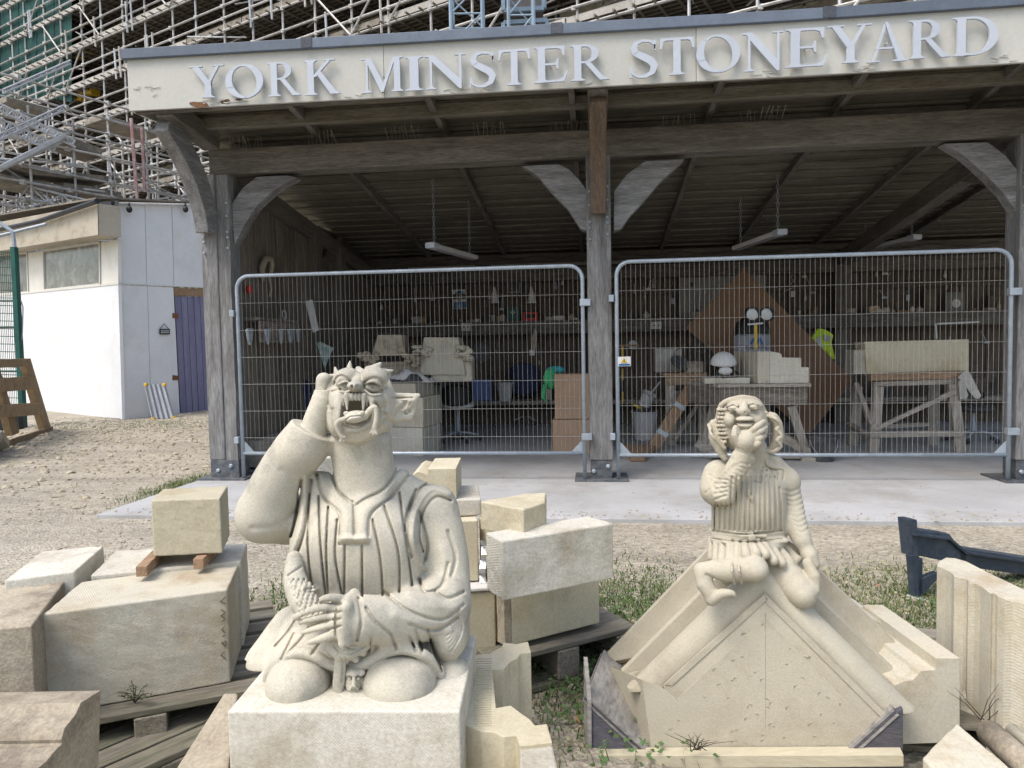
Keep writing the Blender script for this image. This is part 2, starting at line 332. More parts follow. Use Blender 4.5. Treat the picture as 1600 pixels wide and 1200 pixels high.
# grass and weeds
GR=mat('grass_blade',(.075,.125,.03),(.10,.15,.045),(.16,.15,.06),scale=3,fine=20,speck=.2,bump=0,c3amt=.5)
STRAW=mat('dry_grass',(.26,.23,.12),(.20,.17,.09),None,scale=3,fine=20,speck=.2,bump=0)
LEAFM=mat('weed_leaf',(.06,.115,.04),(.085,.15,.05),(.14,.17,.07),scale=6,fine=30,speck=.2,bump=.1)
def grass(n,reg,h,seed,m,name='grass'):
    r=np.random.default_rng(seed); out=MB()
    for _ in range(n):
        x,y=reg(r); a=r.random()*6.3; hh=h*(.4+r.random()); w_=.0022+.001*r.random(); lx,ly=[hh*.6*q for q in r.standard_normal(2)]
        dx,dy=math.cos(a)*w_,math.sin(a)*w_; z=groundz(x,y)
        out.add([(x-dx,y-dy,z),(x+dx,y+dy,z),(x+lx*.35+dx*.7,y+ly*.35+dy*.7,z+hh*.6),(x+lx*.35-dx*.7,y+ly*.35-dy*.7,z+hh*.6),(x+lx,y+ly,z+hh*.95)],[(0,1,2,3),(3,2,4)])
    return out.build(name,m,kind='stuff')
grass(5000,clump(-1.15,3.3,.28,.33),.03,11,GR); grass(3500,clump(.16,3.3,.22,.35),.026,12,GR)
grass(5000,clump(1.9,3.55,.55,.25),.026,13,GR); grass(2500,clump(.95,2.95,.4,.3),.024,14,GR); grass(2500,clump(1.55,3.0,.3,.25),.026,31,GR)
grass(1500,clump(-3.9,6.2,.10,.4),.03,15,GR); grass(3800,clump(1.3,3.05,.5,.35),.02,16,STRAW,'dry_grass'); grass(2500,clump(-7.9,11.5,1.0,.5),.025,17,GR)
grass(2200,clump(-.05,2.75,.25,.3),.04,18,GR); grass(1800,clump(-.2,2.6,.35,.35),.03,19,STRAW,'dry_grass')
def leaves(n,reg,h,seed,s=.012):
    r=np.random.default_rng(seed); out=MB()
    for _ in range(n):
        x,y=reg(r); z=groundz(x,y)+h*r.random(); a=r.random()*6.3; til=(r.random()-.3)*1.2; L_=s*(.6+r.random())
        R=rotz(a)@roty(-til)@rotx((r.random()-.5)*.9)
        P_=[(0,0,0),(L_*.45,L_*.42,.1*L_),(L_*1.1,0,-.1*L_),(L_*.45,-L_*.42,.1*L_)]
        out.add([np.array([x,y,z])+R@np.array(q) for q in P_],[(0,1,2,3)])
    return out.build('ground_cover',LEAFM,kind='stuff')
leaves(2600,clump(-1.15,3.2,.2,.28),.07,21); leaves(1500,clump(-.02,2.85,.16,.3),.07,22,.015); leaves(700,clump(.05,2.35,.12,.22),.07,23,.014)
leaves(900,clump(1.62,2.95,.2,.2),.05,24,.014); leaves(600,clump(.25,3.3,.2,.3),.04,25); leaves(500,clump(1.9,3.3,.4,.3),.03,26)
# ---------------------------------------------------------------- the open-fronted timber shed
YF=6.47; XL,XM,XR=-3.53,.064,3.66; YB=11.1
def px3(pts,y): return [ony(a,b,y) for a,b in pts]
shed=thing('timber_shed','open-fronted oak shed with cream fascia reading YORK MINSTER STONEYARD','shed',(0.06,YF,.02))
def roofz(y): return 3.46-.128*(y-5.55)
# posts
for i,x in enumerate((XL,XM,XR)):
    for y in (YF,YB-.12) if i!=1 else (YF,YB-.12):
        w_=.24 if i!=1 else .215
        if y>7: MB().bb(x-.11,x+.11,y-.11,y+.11,.02,roofz(y)-.2).build('post',W_DARK['z'],shed,bevel=.008); continue
        if i==0:   # twin-section corner post: a square post and a waney half beside it
            po=MB().bb(x-.16,x+.0,y-.1,y+.12,.2,2.92).build('post',W_POST['z'],shed,bevel=.012)
            mb=MB(); r=np.random.default_rng(5)
            rings=[]
            for z in np.linspace(.2,2.92,26):
                o=.012*mnoise.noise(Vector((0,3,z*3))); rings.append([(x+.003+o*.5,y-.085,z),(x+.125+o,y-.09,z),(x+.15+o,y+.02,z),(x+.125,y+.12,z),(x+.003,y+.12,z)])
            mb.loft(rings).build('post',W_POST['z'],shed,angle=50)
        else: po=MB().bb(x-w_/2,x+w_/2,y-.11,y+.11,.2,2.92).build('post',W_POST['z'],shed,bevel=.01)
        sh=MB().bb(x-w_/2+.01-(.04 if i==0 else 0),x+w_/2-.01+(.03 if i==0 else 0),y-.1,y+.1,.035,.2).build('post_shoe',SOCK,shed,bevel=.004)
        MB().bb(x-.24,x+.24,y-.2,y+.2,.0205,.035).build('base_plate',SOCK,shed)
        for bx,bz in ((-.07,.10),(.06,.145)):
            MB().lathe((x+bx,y-.098,bz),[(.02,0),(.02,.012),(.012,.02)],10,(0,-1,0)).build('bolt',GALV,sh)
        pg=MB()
        for bz in (2.62,2.5,2.35,2.3,2.2): 
            for sx in (-1,1): pg.lathe((x+sx*(w_/2-.03+(.03 if i==0 else 0)),y-.108,bz+sx*.02),[(.013,0),(.013,.012),(.006,.02)],8,(0,-1,0))
        pg.build('oak_pegs',GALV,shed,kind='stuff')
# cracks on posts: thin recessed shakes cut as dark seams in relief
# tie beam, wall plates, purlins
def beam(a,b,w_,h,name,m,**k): return MB().bar(a,b,w_,h).build(name,m,shed,bevel=k.get('bevel',.01))
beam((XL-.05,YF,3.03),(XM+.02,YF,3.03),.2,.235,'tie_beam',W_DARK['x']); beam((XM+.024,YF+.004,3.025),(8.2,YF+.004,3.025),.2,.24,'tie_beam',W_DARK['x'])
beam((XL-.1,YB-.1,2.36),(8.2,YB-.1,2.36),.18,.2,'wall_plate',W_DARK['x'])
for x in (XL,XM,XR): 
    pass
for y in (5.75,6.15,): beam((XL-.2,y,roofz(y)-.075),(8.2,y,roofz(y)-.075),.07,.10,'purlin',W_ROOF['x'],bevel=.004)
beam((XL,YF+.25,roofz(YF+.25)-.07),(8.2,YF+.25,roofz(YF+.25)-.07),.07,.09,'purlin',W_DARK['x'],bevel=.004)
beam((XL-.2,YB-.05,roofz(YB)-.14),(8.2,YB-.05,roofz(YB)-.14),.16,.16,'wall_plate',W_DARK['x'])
# rafters under the boards, running back
for x in (-2.55,-1.35,-.15,1.05,2.15,3.3,4.5): MB().bar((x,5.7,roofz(5.7)-.055),(x,YB,roofz(YB)-.055),.055,.085).build('rafter',W_DARK['y'],shed,bevel=.004)
# principal trusses at post lines
for x in (XL,XM,XR):
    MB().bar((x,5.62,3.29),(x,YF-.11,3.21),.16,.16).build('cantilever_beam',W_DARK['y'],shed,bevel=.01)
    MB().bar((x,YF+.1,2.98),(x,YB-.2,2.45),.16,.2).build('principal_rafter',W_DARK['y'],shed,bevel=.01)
def yz_brace(x,p0,pm,p1,w_,th,m):   # curved brace in the plane x=const, quadratic centre line
    a=[];b=[]
    for t in np.linspace(0,1,13):
        c=(1-t)**2*np.array(p0)+2*t*(1-t)*np.array(pm)+t*t*np.array(p1); d=2*(1-t)*(np.array(pm)-p0)+2*t*(np.array(p1)-pm); d=d/np.linalg.norm(d); n_=np.array([-d[1],d[0]])
        a.append((x-th/2,*(c+n_*w_/2))); b.append((x-th/2,*(c-n_*w_/2)))
    mb=MB(); k=len(a); R0=[[a[i],b[i],tuple(np.array(b[i])+(th,0,0)),tuple(np.array(a[i])+(th,0,0))] for i in range(k)]
    return mb.loft(R0).build('curved_brace',m,shed,bevel=.008)
yz_brace(XL-.06,(YF-.14,2.36),(YF-.2,2.85),(5.70,3.20),.22,.13,W_POST['y'])
yz_brace(XM,(YF-.13,2.40),(YF-.2,2.8),(5.72,3.20),.15,.135,mat('red_brown_oak',(.15,.105,.075),(.11,.08,.055),(.07,.05,.035),stretch=(1,.2,.2),scale=14,fine=90,speck=.4,bump=.5))
yz_brace(XR,(YF-.13,2.36),(YF-.2,2.8),(5.72,3.20),.2,.13,W_POST['y'])
for x in (XL,XR): yz_brace(x,(YF+.14,2.3),(YF+.2,2.7),(YF+1.0,2.86),.17,.12,W_DARK['y'])
yz_brace(XL,(8.7,1.9),(8.9,2.5),(9.6,2.75),.2,.12,W_DARK['y'])
for x,y in ((XL+.02,8.65),(XL+.02,9.5)): MB().bb(x-.09,x+.09,y-.1,y+.1,.02,roofz(y)-.3).build('wall_post',W_DARK['z'],shed,bevel=.01)
# in-row curved braces, each traced as a bent plank 120 mm thick
def rbrace(lo,up,th=.13):
    poly=px3(lo+up,YF-.055); MB().prism(poly,(0,th,0)).build('curved_brace',W_POST['x'],shed,bevel=.008)
rbrace([(366,384),(384,348),(400,323),(427,298),(463,277)],[(447,273.5),(401,276),(379,293),(362,318),(363,350)])
rbrace([(815,259),(840,275),(862,300),(888,327),(908,358),(921,362)],[(921,303),(905,280),(889,264),(872,256)])
rbrace([(959,361),(971,357),(984,338),(999,322),(1031,285),(1070,248)],[(1008,251.5),(980,271),(959,299)])
rbrace([(1475,224),(1507,243),(1544,276),(1572,306),(1587,329),(1591,331)],[(1595,271),(1572,243),(1544,221.5),(1500,223)])
# roof boards: each one a board running along the shed, lapped
nb=22; ys_=np.linspace(5.62,YB+.15,nb+1)
for i in range(nb):
    y0,y1=ys_[i],ys_[i+1]+.03
    MB().bar((XL-.25,(y0+y1)/2,roofz((y0+y1)/2)+.004+.0),(8.2,(y0+y1)/2,roofz((y0+y1)/2)+.004),(y1-y0),.022,up=(0,.128-.11,1)).build('roof_board',W_ROOF['x'],shed)
MB().prism([(XL-.3,5.6,roofz(5.6)+.06),(8.2,5.6,roofz(5.6)+.06),(8.2,YB+.3,roofz(YB+.3)+.06),(XL-.3,YB+.3,roofz(YB+.3)+.06)],(0,0,.05)).build('roof_sheet',LEAD,shed)
# fascia in four painted boards, trim above
YFA=5.55
def fz(x,top): # the fascia sags a little at its left end
    t=(x+3.8)/7.0; return (3.665-.065*min(t*1.3,1)) if top else (3.25-.045*min(t*1.3,1))
cuts=[-3.80,-2.2+.53,.53+.08,2.5,8.2]
cuts=[-3.80]+[float(ony(a,120,YFA)[0]) for a in (600,1088)]+[4.0,8.2]
fas=[]
for a,b in zip(cuts[:-1],cuts[1:]):
    mb=MB(); m_=10; R0=[]
    for t in np.linspace(a+.0015,b-.0015,m_): R0.append([(t,YFA,fz(t,0)),(t,YFA,fz(t,1)),(t,YFA+.025,fz(t,1)),(t,YFA+.025,fz(t,0))])
    fas.append(mb.loft(R0).build('fascia_board',PAINT,shed,bevel=.002))
MB().prism([(-3.80,YFA+.027,3.25),(-3.80,YFA+.027,3.66),(-3.80,YFA+1.0,3.6),(-3.80,YFA+1.0,3.3)],(.025,0,0)).build('fascia_return',PAINT,shed)
tc_=[-3.83]+[float(ony(a,60,YFA-.04)[0]) for a in (478,870,1296)]+[8.2]
for a,b in zip(tc_[:-1],tc_[1:]):
    MB().loft([[(t,YFA-.035,fz(t,1)-.004),(t,YFA-.035,fz(t,1)+.075),(t,YFA+.3,fz(t,1)+.095),(t,YFA+.3,fz(t,1)-.004)] for t in np.linspace(a+.001,b-.001,8)]).build('roof_trim',LEAD,shed,bevel=.004)
for t in tc_[1:4]: MB().bb(t-.045,t+.045,YFA-.041,YFA-.0355,fz(t,1)-.002,fz(t,1)+.079).build('trim_joint',LEADD,shed)
# soffit face behind fascia
MB().bb(-3.76,8.2,YFA+.03,YFA+.06,3.23,3.5).build('soffit_board',W_DARK['x'],shed)
# peeling paint and splintered wood along the lower edge
r=np.random.default_rng(3)
def chip(cx,cy,w_,h_,seed):
    r=np.random.default_rng(seed); pts=[]
    for k in range(12):
        a=2*math.pi*k/12; f=.55+.6*r.random(); pts.append(ony(cx+math.cos(a)*w_*f,cy+math.sin(a)*h_*f,YFA-.003))
    return MB().prism(pts,(0,.0028,0))
for c in ((310,163,17,6),(352,158,11,4),(374,155,6,2)): chip(*c,int(c[0])).build('bare_wood_patch',mat('bare_wood',(.22,.12,.06),(.12,.07,.04),None,fine=120,speck=.5,bump=.6),shed)
ch=MB()
for k in range(60):
    cx=r.choice([330,355,375,700,745,905,1195,1225,1350,1560,1110,560,240,215])+r.normal()*9; 
    base=ony(cx,100,YFA)[0]; z=fz(base,0)+.015+abs(r.normal())*.02
    if cx<280: z=fz(base,0)+.1+r.random()*.1
    L_=.02+.05*r.random(); ch.bar((base,YFA-.004,z),(base+L_,YFA-.008,z+.012*r.normal()),.004,.003+.003*r.random())
ch.build('paint_flakes',PAINT,shed,kind='stuff')
# letters: each a cut-out plate standing off the boards
def text_mesh(s,size,depth,fontname=None):
    cu=bpy.data.curves.new('t','FONT'); cu.body=s; cu.size=size; cu.extrude=depth; cu.resolution_u=4; return cu
# serif letters drawn as polygons on a 0..1 cap height; thick stems .16, thin .055
T_,t_=.17,.06
def serif(x0,x1,y,up,bw):   # slab with bracketing
    h=.035; return [(x0,y),(x1,y),(x1,y+up*h),(x0,y+up*h)]
def R_(a,b,c,d): return [(a,b),(c,b),(c,d),(a,d)]
def stem(xc,w_,y0,y1,sb=.09,bot=True,top=True):
    o=[]; L=[(xc-w_/2,y0+.09),(xc-w_/2,y1-.09)]; k=sb
    pts=[]
    if bot: pts+=[(xc-w_/2-k,y0),(xc+w_/2+k,y0),(xc+w_/2+k,y0+.03),(xc+w_/2+k*.35,y0+.045),(xc+w_/2,y0+.1)]
    else: pts+=[(xc-w_/2,y0),(xc+w_/2,y0)]
    if top: pts+=[(xc+w_/2,y1-.1),(xc+w_/2+k*.35,y1-.045),(xc+w_/2+k,y1-.03),(xc+w_/2+k,y1),(xc-w_/2-k,y1),(xc-w_/2-k,y1-.03),(xc-w_/2-k*.35,y1-.045),(xc-w_/2,y1-.1)]
    else: pts+=[(xc+w_/2,y1),(xc-w_/2,y1)]
    if bot: pts+=[(xc-w_/2,y0+.1),(xc-w_/2-k*.35,y0+.045),(xc-w_/2-k,y0+.03)]
    return pts
def ring(cx,cy,rx,ry,ix,iy,tilt=.0,n=36,a0=0,a1=360):   # returns quad strips
    o=[];
    for k in range(n):
        a=math.radians(a0+(a1-a0)*k/n); b=math.radians(a0+(a1-a0)*(k+1)/n)
        f=lambda an,p,q,tl:(cx+p*math.cos(an)+tl*math.sin(an),cy+q*math.sin(an))
        o.append([f(a,ix,iy,-tilt),f(a,rx,ry,0),f(b,rx,ry,0),f(b,ix,iy,-tilt)])
    return o
def stroke(pts,ws):
    o=[];pts=[np.array(p,float) for p in pts]; L=[];Rr=[]
    for i,p in enumerate(pts):
        a=pts[max(i-1,0)]; b=pts[min(i+1,len(pts)-1)]; d=(b-a)/np.linalg.norm(b-a); n_=np.array([-d[1],d[0]])*ws[i]/2; L.append(p+n_); Rr.append(p-n_)
    return [[L[i],Rr[i],Rr[i+1],L[i+1]] for i in range(len(pts)-1)]
def glyph(c):
    if c=='Y': return [stem(.5,T_,0,.45,.09,True,False),R_(.415,.4,.585,.5),[(.09,.97),(.27,.97),(.585,.42),(.415,.42)],[(.74,.97),(.82,.97),(.57,.46),(.50,.50)],R_(0,.965,.36,1.0),R_(.64,.965,.95,1.0)],.95
    if c=='O': return ring(.5,.5,.5,.53,.32,.47,.05),1.0
    if c=='R': return [stem(.2,T_,0,1,.09)]+ring(.38,.74,.32,.26,.15,.205,0,18,-90,90)+[R_(.28,.945,.38,1.0),R_(.28,.48,.40,.535),[(.36,.5),(.50,.51),(.80,.10),(.93,.03),(.95,0),(.72,0)]],.93
    if c=='K': return [stem(.2,T_,0,1,.09),[(.28,.50),(.28,.56),(.66,.97),(.76,.97),(.41,.59),(.36,.52)],[(.36,.60),(.47,.68),(.88,.10),(1.0,.03),(1.0,0),(.74,0)],R_(.58,.965,.88,1.0)],.98
    if c=='M': return [stem(.16,t_,0,.97,.10,True,False),stem(1.0,T_,0,1,.08,True,False),[(.06,1),(.29,1),(.62,.25),(.60,0),(.55,0),(.14,.93)],[(.90,1),(1.085,1),(1.085,.94),(.93,.9),(.61,.0),(.57,.0),(.58,.20)],R_(.0,.965,.12,1.0),R_(1.08,.965,1.18,1.0)],1.18
    if c=='I': return [stem(.18,T_,0,1,.09)],.36
    if c=='N': return [stem(.16,t_,0,.97,.10,True,False),[(.0,1),(.24,1),(.93,.22),(.93,-.02),(.87,-.02),(.14,.86),(.10,.95),(.0,.965)],[(.87,.0),(.93,.0),(.93,.97),(.87,.97)],R_(.76,.965,1.03,1.0)],1.03
    if c=='S': return stroke([(.54,.74),(.535,.86),(.45,.955),(.30,.98),(.16,.93),(.10,.79),(.14,.66),(.30,.55),(.45,.44),(.53,.30),(.48,.12),(.34,.025),(.20,.02),(.08,.10),(.04,.30)],[.02,.045,.06,.07,.10,.14,.16,.18,.18,.16,.12,.09,.06,.05,.02])+[[(.51,.98),(.56,.98),(.56,.70),(.53,.72)],[(.02,.32),(.05,.28),(.05,.0),(.02,.0)]],.6
    if c=='T': return [stem(.40,T_,0,.96,.09,True,False),R_(.03,.93,.77,.99),[(.0,.70),(.04,.70),(.09,.90),(.16,.935),(.05,.99),(.02,.99)],[(.80,.70),(.76,.70),(.71,.90),(.64,.935),(.75,.99),(.78,.99)]],.8
    if c=='E': return [stem(.2,T_,0,1,.09),R_(.28,.94,.68,.997),R_(.28,.475,.56,.53),R_(.28,.003,.70,.055),[(.70,.72),(.73,.72),(.74,1),(.62,.997),(.56,.94),(.65,.90)],[(.72,.0),(.82,.30),(.785,.30),(.70,.12),(.58,.055),(.55,.0)],[(.56,.36),(.59,.36),(.59,.66),(.56,.66),(.53,.53),(.5,.5),(.53,.475)]],.8
    if c=='A': return [[(.44,1.03),(.52,1.03),(.96,.03),(.78,.03)],[(.44,1.0),(.47,.90),(.20,.03),(.14,.03)],R_(.22,.33,.66,.38),R_(.0,0,.32,.035),R_(.66,0,1.04,.035)],1.04
    if c=='D': return [stem(.2,T_,0,1,.09,True,True)]+ring(.42,.5,.53,.5,.35,.445,0,24,-90,90)+[R_(.28,.945,.42,1.0),R_(.28,0,.42,.055)],.95
# measured letter boxes in the photograph: (char, left, right, top-left y, bottom-left y)
LET=[('Y',297,351,104,154),('O',353,412,101,156),('R',418,469,98,151),('K',475,530,94.5,149),('M',565,631,92,145.5),('I',633,662,89,142),('N',664,728,87,140),('S',733,775,82,137),('T',779,829,78,134),('E',833,887,74,130),('R',890,951,71,127),('S',983,1028,63.5,122),('T',1031,1085,60,118),('O',1088,1157,55,116),('N',1161,1224,52,112),('E',1226,1293,46,106),('Y',1293,1362,41,100),('A',1355,1419,38,98),('R',1419,1485,32.5,92),('D',1487,1560,28,88)]
YL=YFA-.05
for ch_,l,r_,tp,bt in LET:
    gl,wd=glyph(ch_); dsl=-(95-12)/1413.0
    p0=ony(l,bt,YL); p1=ony(r_,bt+dsl*(r_-l),YL); ptop=ony(l,tp,YL)
    X0,X1,Z0,Z1=p0[0],p1[0],(p0[2]+p1[2])/2,ptop[2]-.0
    if ch_=='O': Z0+=.012; Z1-=.012
    mb=MB(); yo=0
    for pl in gl:
        yo=(yo+1)%7
        mb.prism([(X0+(X1-X0)*a/wd,YL-.0003*yo,Z0+(Z1-Z0)*b) for a,b in pl],(0,.02,0))
    mb.lathe(((X0+X1)/2,YL+.015,(Z0+Z1)/2),[(.006,0),(.006,.034)],6,(0,1,0)) if ch_ not in 'OD' else None
    mb.build('letter',LETTER,shed)
# bird spikes on the tie beam and purlin
sp=MB(); r=np.random.default_rng(9)
def spikes(px0,px1,py0,py1,y,h=.11):
    a=ony(px0,py0,y); b=ony(px1,py1,y); n_=max(4,int(np.linalg.norm(b-a)/.032))
    for k in range(n_):
        p=a+(b-a)*k/(n_-1); q=p+np.array([.03*r.normal()*.6,-.03+.03*r.normal(),h]); sp.tube([p,q],.0022,4)
for a in ((363,409,234,231),(483,526,226,224),(607,655,219,216),(742,789,214,211),(861,920,213,210),(1035,1086,203,198),(1160,1220,193,189)): spikes(*a,YF-.03)
sp.build('bird_spikes',mat('spike_steel',(.36,.34,.29),None,None,bump=0,speck=0,rough=.4,metal=.3),shed,kind='stuff')
# back wall boards, upright
x=XL-.15; r=np.random.default_rng(12)
while x<8.1:
    w_=.15+.09*r.random(); d=.02*r.random()
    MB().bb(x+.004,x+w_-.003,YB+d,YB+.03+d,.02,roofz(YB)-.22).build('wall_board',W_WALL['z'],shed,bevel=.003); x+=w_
MB().bb(XL-.2,8.2,YB+.06,YB+.09,0,2.8).build('wall_backing',DECK,shed)
# left wall: waney boards
y=YF+.14
while y<YB-.1:
    w_=.14+.12*r.random(); xo=XL-.02+.03*r.random()
    MB().bb(xo-.03,xo,y+.004,min(y+w_,YB-.02)-.004,.03,roofz(y)-.2).build('wall_board',W_LWALL['z'],shed,bevel=.006); y+=w_
MB().bb(XL-.12,XL-.09,YF+.13,YB,0,2.9).build('wall_backing',DECK,shed)
MB().bb(XL+.0,XL+.14,YF+.35,YB-.3,.05,.33).build('sill_beam',W_BENCH['y'],shed,bevel=.01)
# back shelf, rail above it, low ledge and mid rail
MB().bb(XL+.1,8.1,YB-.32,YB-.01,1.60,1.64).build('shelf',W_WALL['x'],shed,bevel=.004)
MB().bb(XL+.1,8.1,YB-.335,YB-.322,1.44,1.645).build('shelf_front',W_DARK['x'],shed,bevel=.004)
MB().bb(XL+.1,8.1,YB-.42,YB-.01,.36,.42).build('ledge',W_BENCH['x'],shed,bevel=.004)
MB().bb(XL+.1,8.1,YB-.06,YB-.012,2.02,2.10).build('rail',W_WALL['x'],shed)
k=0
xs_=[-2.9,-1.6,.2,1.9,3.1]
for a,b in zip(xs_[:-1],xs_[1:]): MB().bb(a+.05,b-.2,YB-.3,YB-.24,2.47,2.52).build('conduit_cover',mat('grey_cover',(.28,.27,.25),None,None,speck=.2),shed)
# left wall shelf
MB().prism([(XL+.02,YF+.2,1.55),(XL+.25,YF+.2,1.55),(XL+.25,7.6,1.55),(XL+.02,7.6,1.55)],(0,0,.03)).build('shelf',W_LWALL['y'],shed)
MB().bb(XL+.235,XL+.26,YF+.2,7.6,1.33,1.545).build('shelf_front',W_LWALL['y'],shed,bevel=.004)
# ---------------------------------------------------------------- white hut on the left
HC=onz(191,655); HR=onz(330,640); HL=onz(70,641)
def pn(a,b): d=b-a; n_=np.array([d[1],-d[0],0]); n_/=np.linalg.norm(n_); return n_ if np.dot(n_,CAM-a)>0 else -n_
nR,nL=pn(HC,HR),pn(HC,HL)
hut=thing('white_hut','white panelled site hut with strip window and violet boarded door','hut',tuple(HC))
def hp(pts,side,name,m,out=0.0,th=.06,parent=hut,bevel=.003):
    n_=nR if side=='R' else nL; p0=HC+n_*out; poly=[onp(a,b,p0,n_) for a,b in pts]
    return MB().prism(poly,-n_*th).build(name,m,parent,bevel=bevel)
# right face
hp([(183.5,319),(226,320),(229,444.5),(185.5,443)],'R','wall_panel',WHITE)
hp([(227,320),(268,321),(271.5,447),(230,445)],'R','wall_panel',WHITE)
hp([(269,321),(326,322),(331,449),(272.5,447.5)],'R','wall_panel',WHITE)
hp([(186,445.5),(230,447),(236,651),(192,656)],'R','wall_panel',WHITE)
hp([(231,447),(271,449),(281,646),(237,651)],'R','wall_panel',WHITE)
hp([(184,442.8),(330,449),(330,450.3),(184,444.6)],'R','panel_trim',WHITE2,.01,.01)
hp([(272,450),(331,452),(332,463),(273,461)],'R','door_lintel',W_NEW['x'],-.005,.05)
door=hp([(273,463),(332,464),(340,641),(282,645)],'R','door',mat('door_back',(.10,.10,.17),None,None),-.05,.03)
xs_=np.linspace(0,1,7)
for i in range(6):
    a,b=xs_[i]+.008,xs_[i+1]-.008; tl=lambda t:(273+59*t,463+t); bl=lambda t:(282+58*t,645-4*t)
    n_=nR; p0=HC+nR*(-.03); MB().prism([onp(*q,p0,n_) for q in (tl(a),tl(b),bl(b),bl(a))],-n_*.018).build('door_board',PURPLE,door,bevel=.004)
for py in (493,590): hp([(270,py-4),(279,py-3),(279,py+4),(270,py+4)],'R','hinge',mat('rust',(.22,.10,.04),(.15,.07,.03),None,bump=.4),.015,.03,hut)
# left face
hp([(-80,470),(184.5,443.5),(191,655),(186,654),(-80,632)],'L','wall_panel',WHITE)
hp([(-80,468),(184.5,441.8),(184.6,444.5),(-80,471)],'L','panel_trim',WHITE2,.012,.012)
hp([(158,378),(184,374),(184.5,441.6),(158.5,444.4)],'L','window_post',WHITE2)
hp([(44,395),(67,392),(68.5,454.5),(46,456.7)],'L','window_post',WHITE2)
for q in ([(68,392),(157,378.5),(157.6,444.6),(69,454)],[(-60,404),(43.5,395),(45,457),(-60,464)]):
    fr=hp(q,'L','window',GLASSM,-.03,.02)
    c=np.mean(np.array(q),0); mb=MB(); n_=nL; p0=HC+nL*(-.024)
    P=[onp(*p,p0,n_) for p in q]
    for a,b in zip(P,P[1:]+P[:1]): mb.bar(a,b,.05,.05)
    mb.build('window_frame',WHITE2,fr)
base=hp([(-80,637),(186,654.5),(189,660),(188,668),(-80,650)],'L','plinth_board',mat('grey_base',(.22,.22,.22),None,None),-.01,.04)
# eaves box in bare ply
E0=[(-80,362),(152,318),(153,367),(-80,405)]
p0=HC+nL*.42; P=[onp(*q,p0,nL) for q in E0]; MB().prism(P,-nL*.4).build('eaves_board',mat('bare_ply',(.47,.43,.35),(.41,.37,.29),(.30,.24,.17),stretch=(.6,.6,1),scale=3,c3scale=3,fine=50,speck=.1,bump=.1),hut,bevel=.004)
pe=[onp(152.5,316,p0,nL),onp(153.5,367,p0,nL)]; e2=[onp(184,313,HC+nR*.04,nR),onp(187,360,HC+nR*.04,nR)]
MB().prism([pe[0],e2[0],e2[1],pe[1]],(-.02,.03,0)).build('eaves_end_board',mat('grey_ply',(.30,.29,.29),(.25,.24,.25),None,fine=50,speck=.2),hut)
MB().tube([onp(-80,388-10,HC+nL*.5,nL)+np.array([0,0,.05]),onp(60,346,HC+nL*.5,nL),onp(152,314,HC+nL*.5,nL)],.05,8).build('gutter',BLACK,hut)
MB().prism([onp(-80,350,HC+nL*.45,nL),onp(150,311,HC+nL*.45,nL),onp(186,311,HC,nR),onp(328,318,HC,nR),onp(328,318,HC,nR)+np.array([-4,3,.1]),onp(-80,350,HC+nL*.45,nL)+np.array([0,4,.1])],(0,0,.03)).build('roof_sheet',BOARD,hut)
MB().tube([onp(186,318,HC+nR*.06,nR),onp(326,321,HC+nR*.06,nR)],.028,8).build('eaves_rail',SCAF,hut)
for px in (202,290):
    c=onp(px,327,HC+nR*.12,nR); MB().ball(c,(.055,.055,.07),10,6).tube([c+(0,0,.05),c+(0,0,.12)],.02,6).build('flood_lamp',BLACK,hut,smooth=True)
c=onp(175,317,HC+nR*.1,nR); MB().ball(c,.05).build('camera_dome',BLACK,hut,smooth=True)
# hanging sign
p0=HC+nR*.03; P=lambda a,b:onp(a,b,p0,nR)
sg=MB().prism([P(249,514),(P(265,514)),P(265,522.5),P(249,522.5)],nR*.012).build('hanging_sign',SIGNK)
tag(sg,'small dark plaque hung from a string on the white hut wall beside the violet door','sign')
MB().tube([P(250,514),P(256.5,506),P(264,514)],.005,5).build('string',BLACK,sg,loc=None,world=False) if False else None
cu=MB()
q=sg.location
for a,b in ((P(250,514),P(256.5,506)),(P(256.5,506),P(264,514))): cu.tube([a-np.array(q),b-np.array(q)],.006,5)
cu.build('string',DUST,sg,world=False)
ln=MB()
for py in (517,519.7):
    for k in range(7): a=P(251+k*1.9,py)-np.array(q)+nR*.013; ln.bar(a,P(252.2+k*1.9,py)-np.array(q)+nR*.013,.006,.02)
ln.build('sign_lettering',PAPER,sg,world=False)
# leaning work platform (four slatted treads, yellow feet) by the hut
a=[onz(240,655),onz(272,653)]; p0=a[0]; nn=pn(a[0],a[1])
top=[onp(228,601,p0+nn*-.25,nn),onp(257,601,p0+nn*-.25,nn)]
lt=thing('folding_work_platform','silver folding work platform with yellow feet leaning on the white hut','platform',tuple((a[0]+a[1])/2))
for k in range(5):
    t=k/4.; MB().bar(a[0]+(a[1]-a[0])*t,top[0]+(top[1]-top[0])*t,.035,.03,up=nn).build('slat',mat('dark_tread_edge',(.16,.17,.19),None,None),lt)
for k in range(4):
    t0,t1=(k+.14)/4,(k+.86)/4; MB().prism([a[0]+(a[1]-a[0])*t0,a[0]+(a[1]-a[0])*t1,top[0]+(top[1]-top[0])*t1,top[0]+(top[1]-top[0])*t0],-nn*.02).build('tread',ALU,lt)
for p in a+top: MB().box(p,(.06,.06,.06)).build('corner_cap',YEL,lt,bevel=.01)
MB().bar(top[0]+nn*-.1,a[0]+nn*-.12,.03,.03).build('folded_leg',ALU,lt)
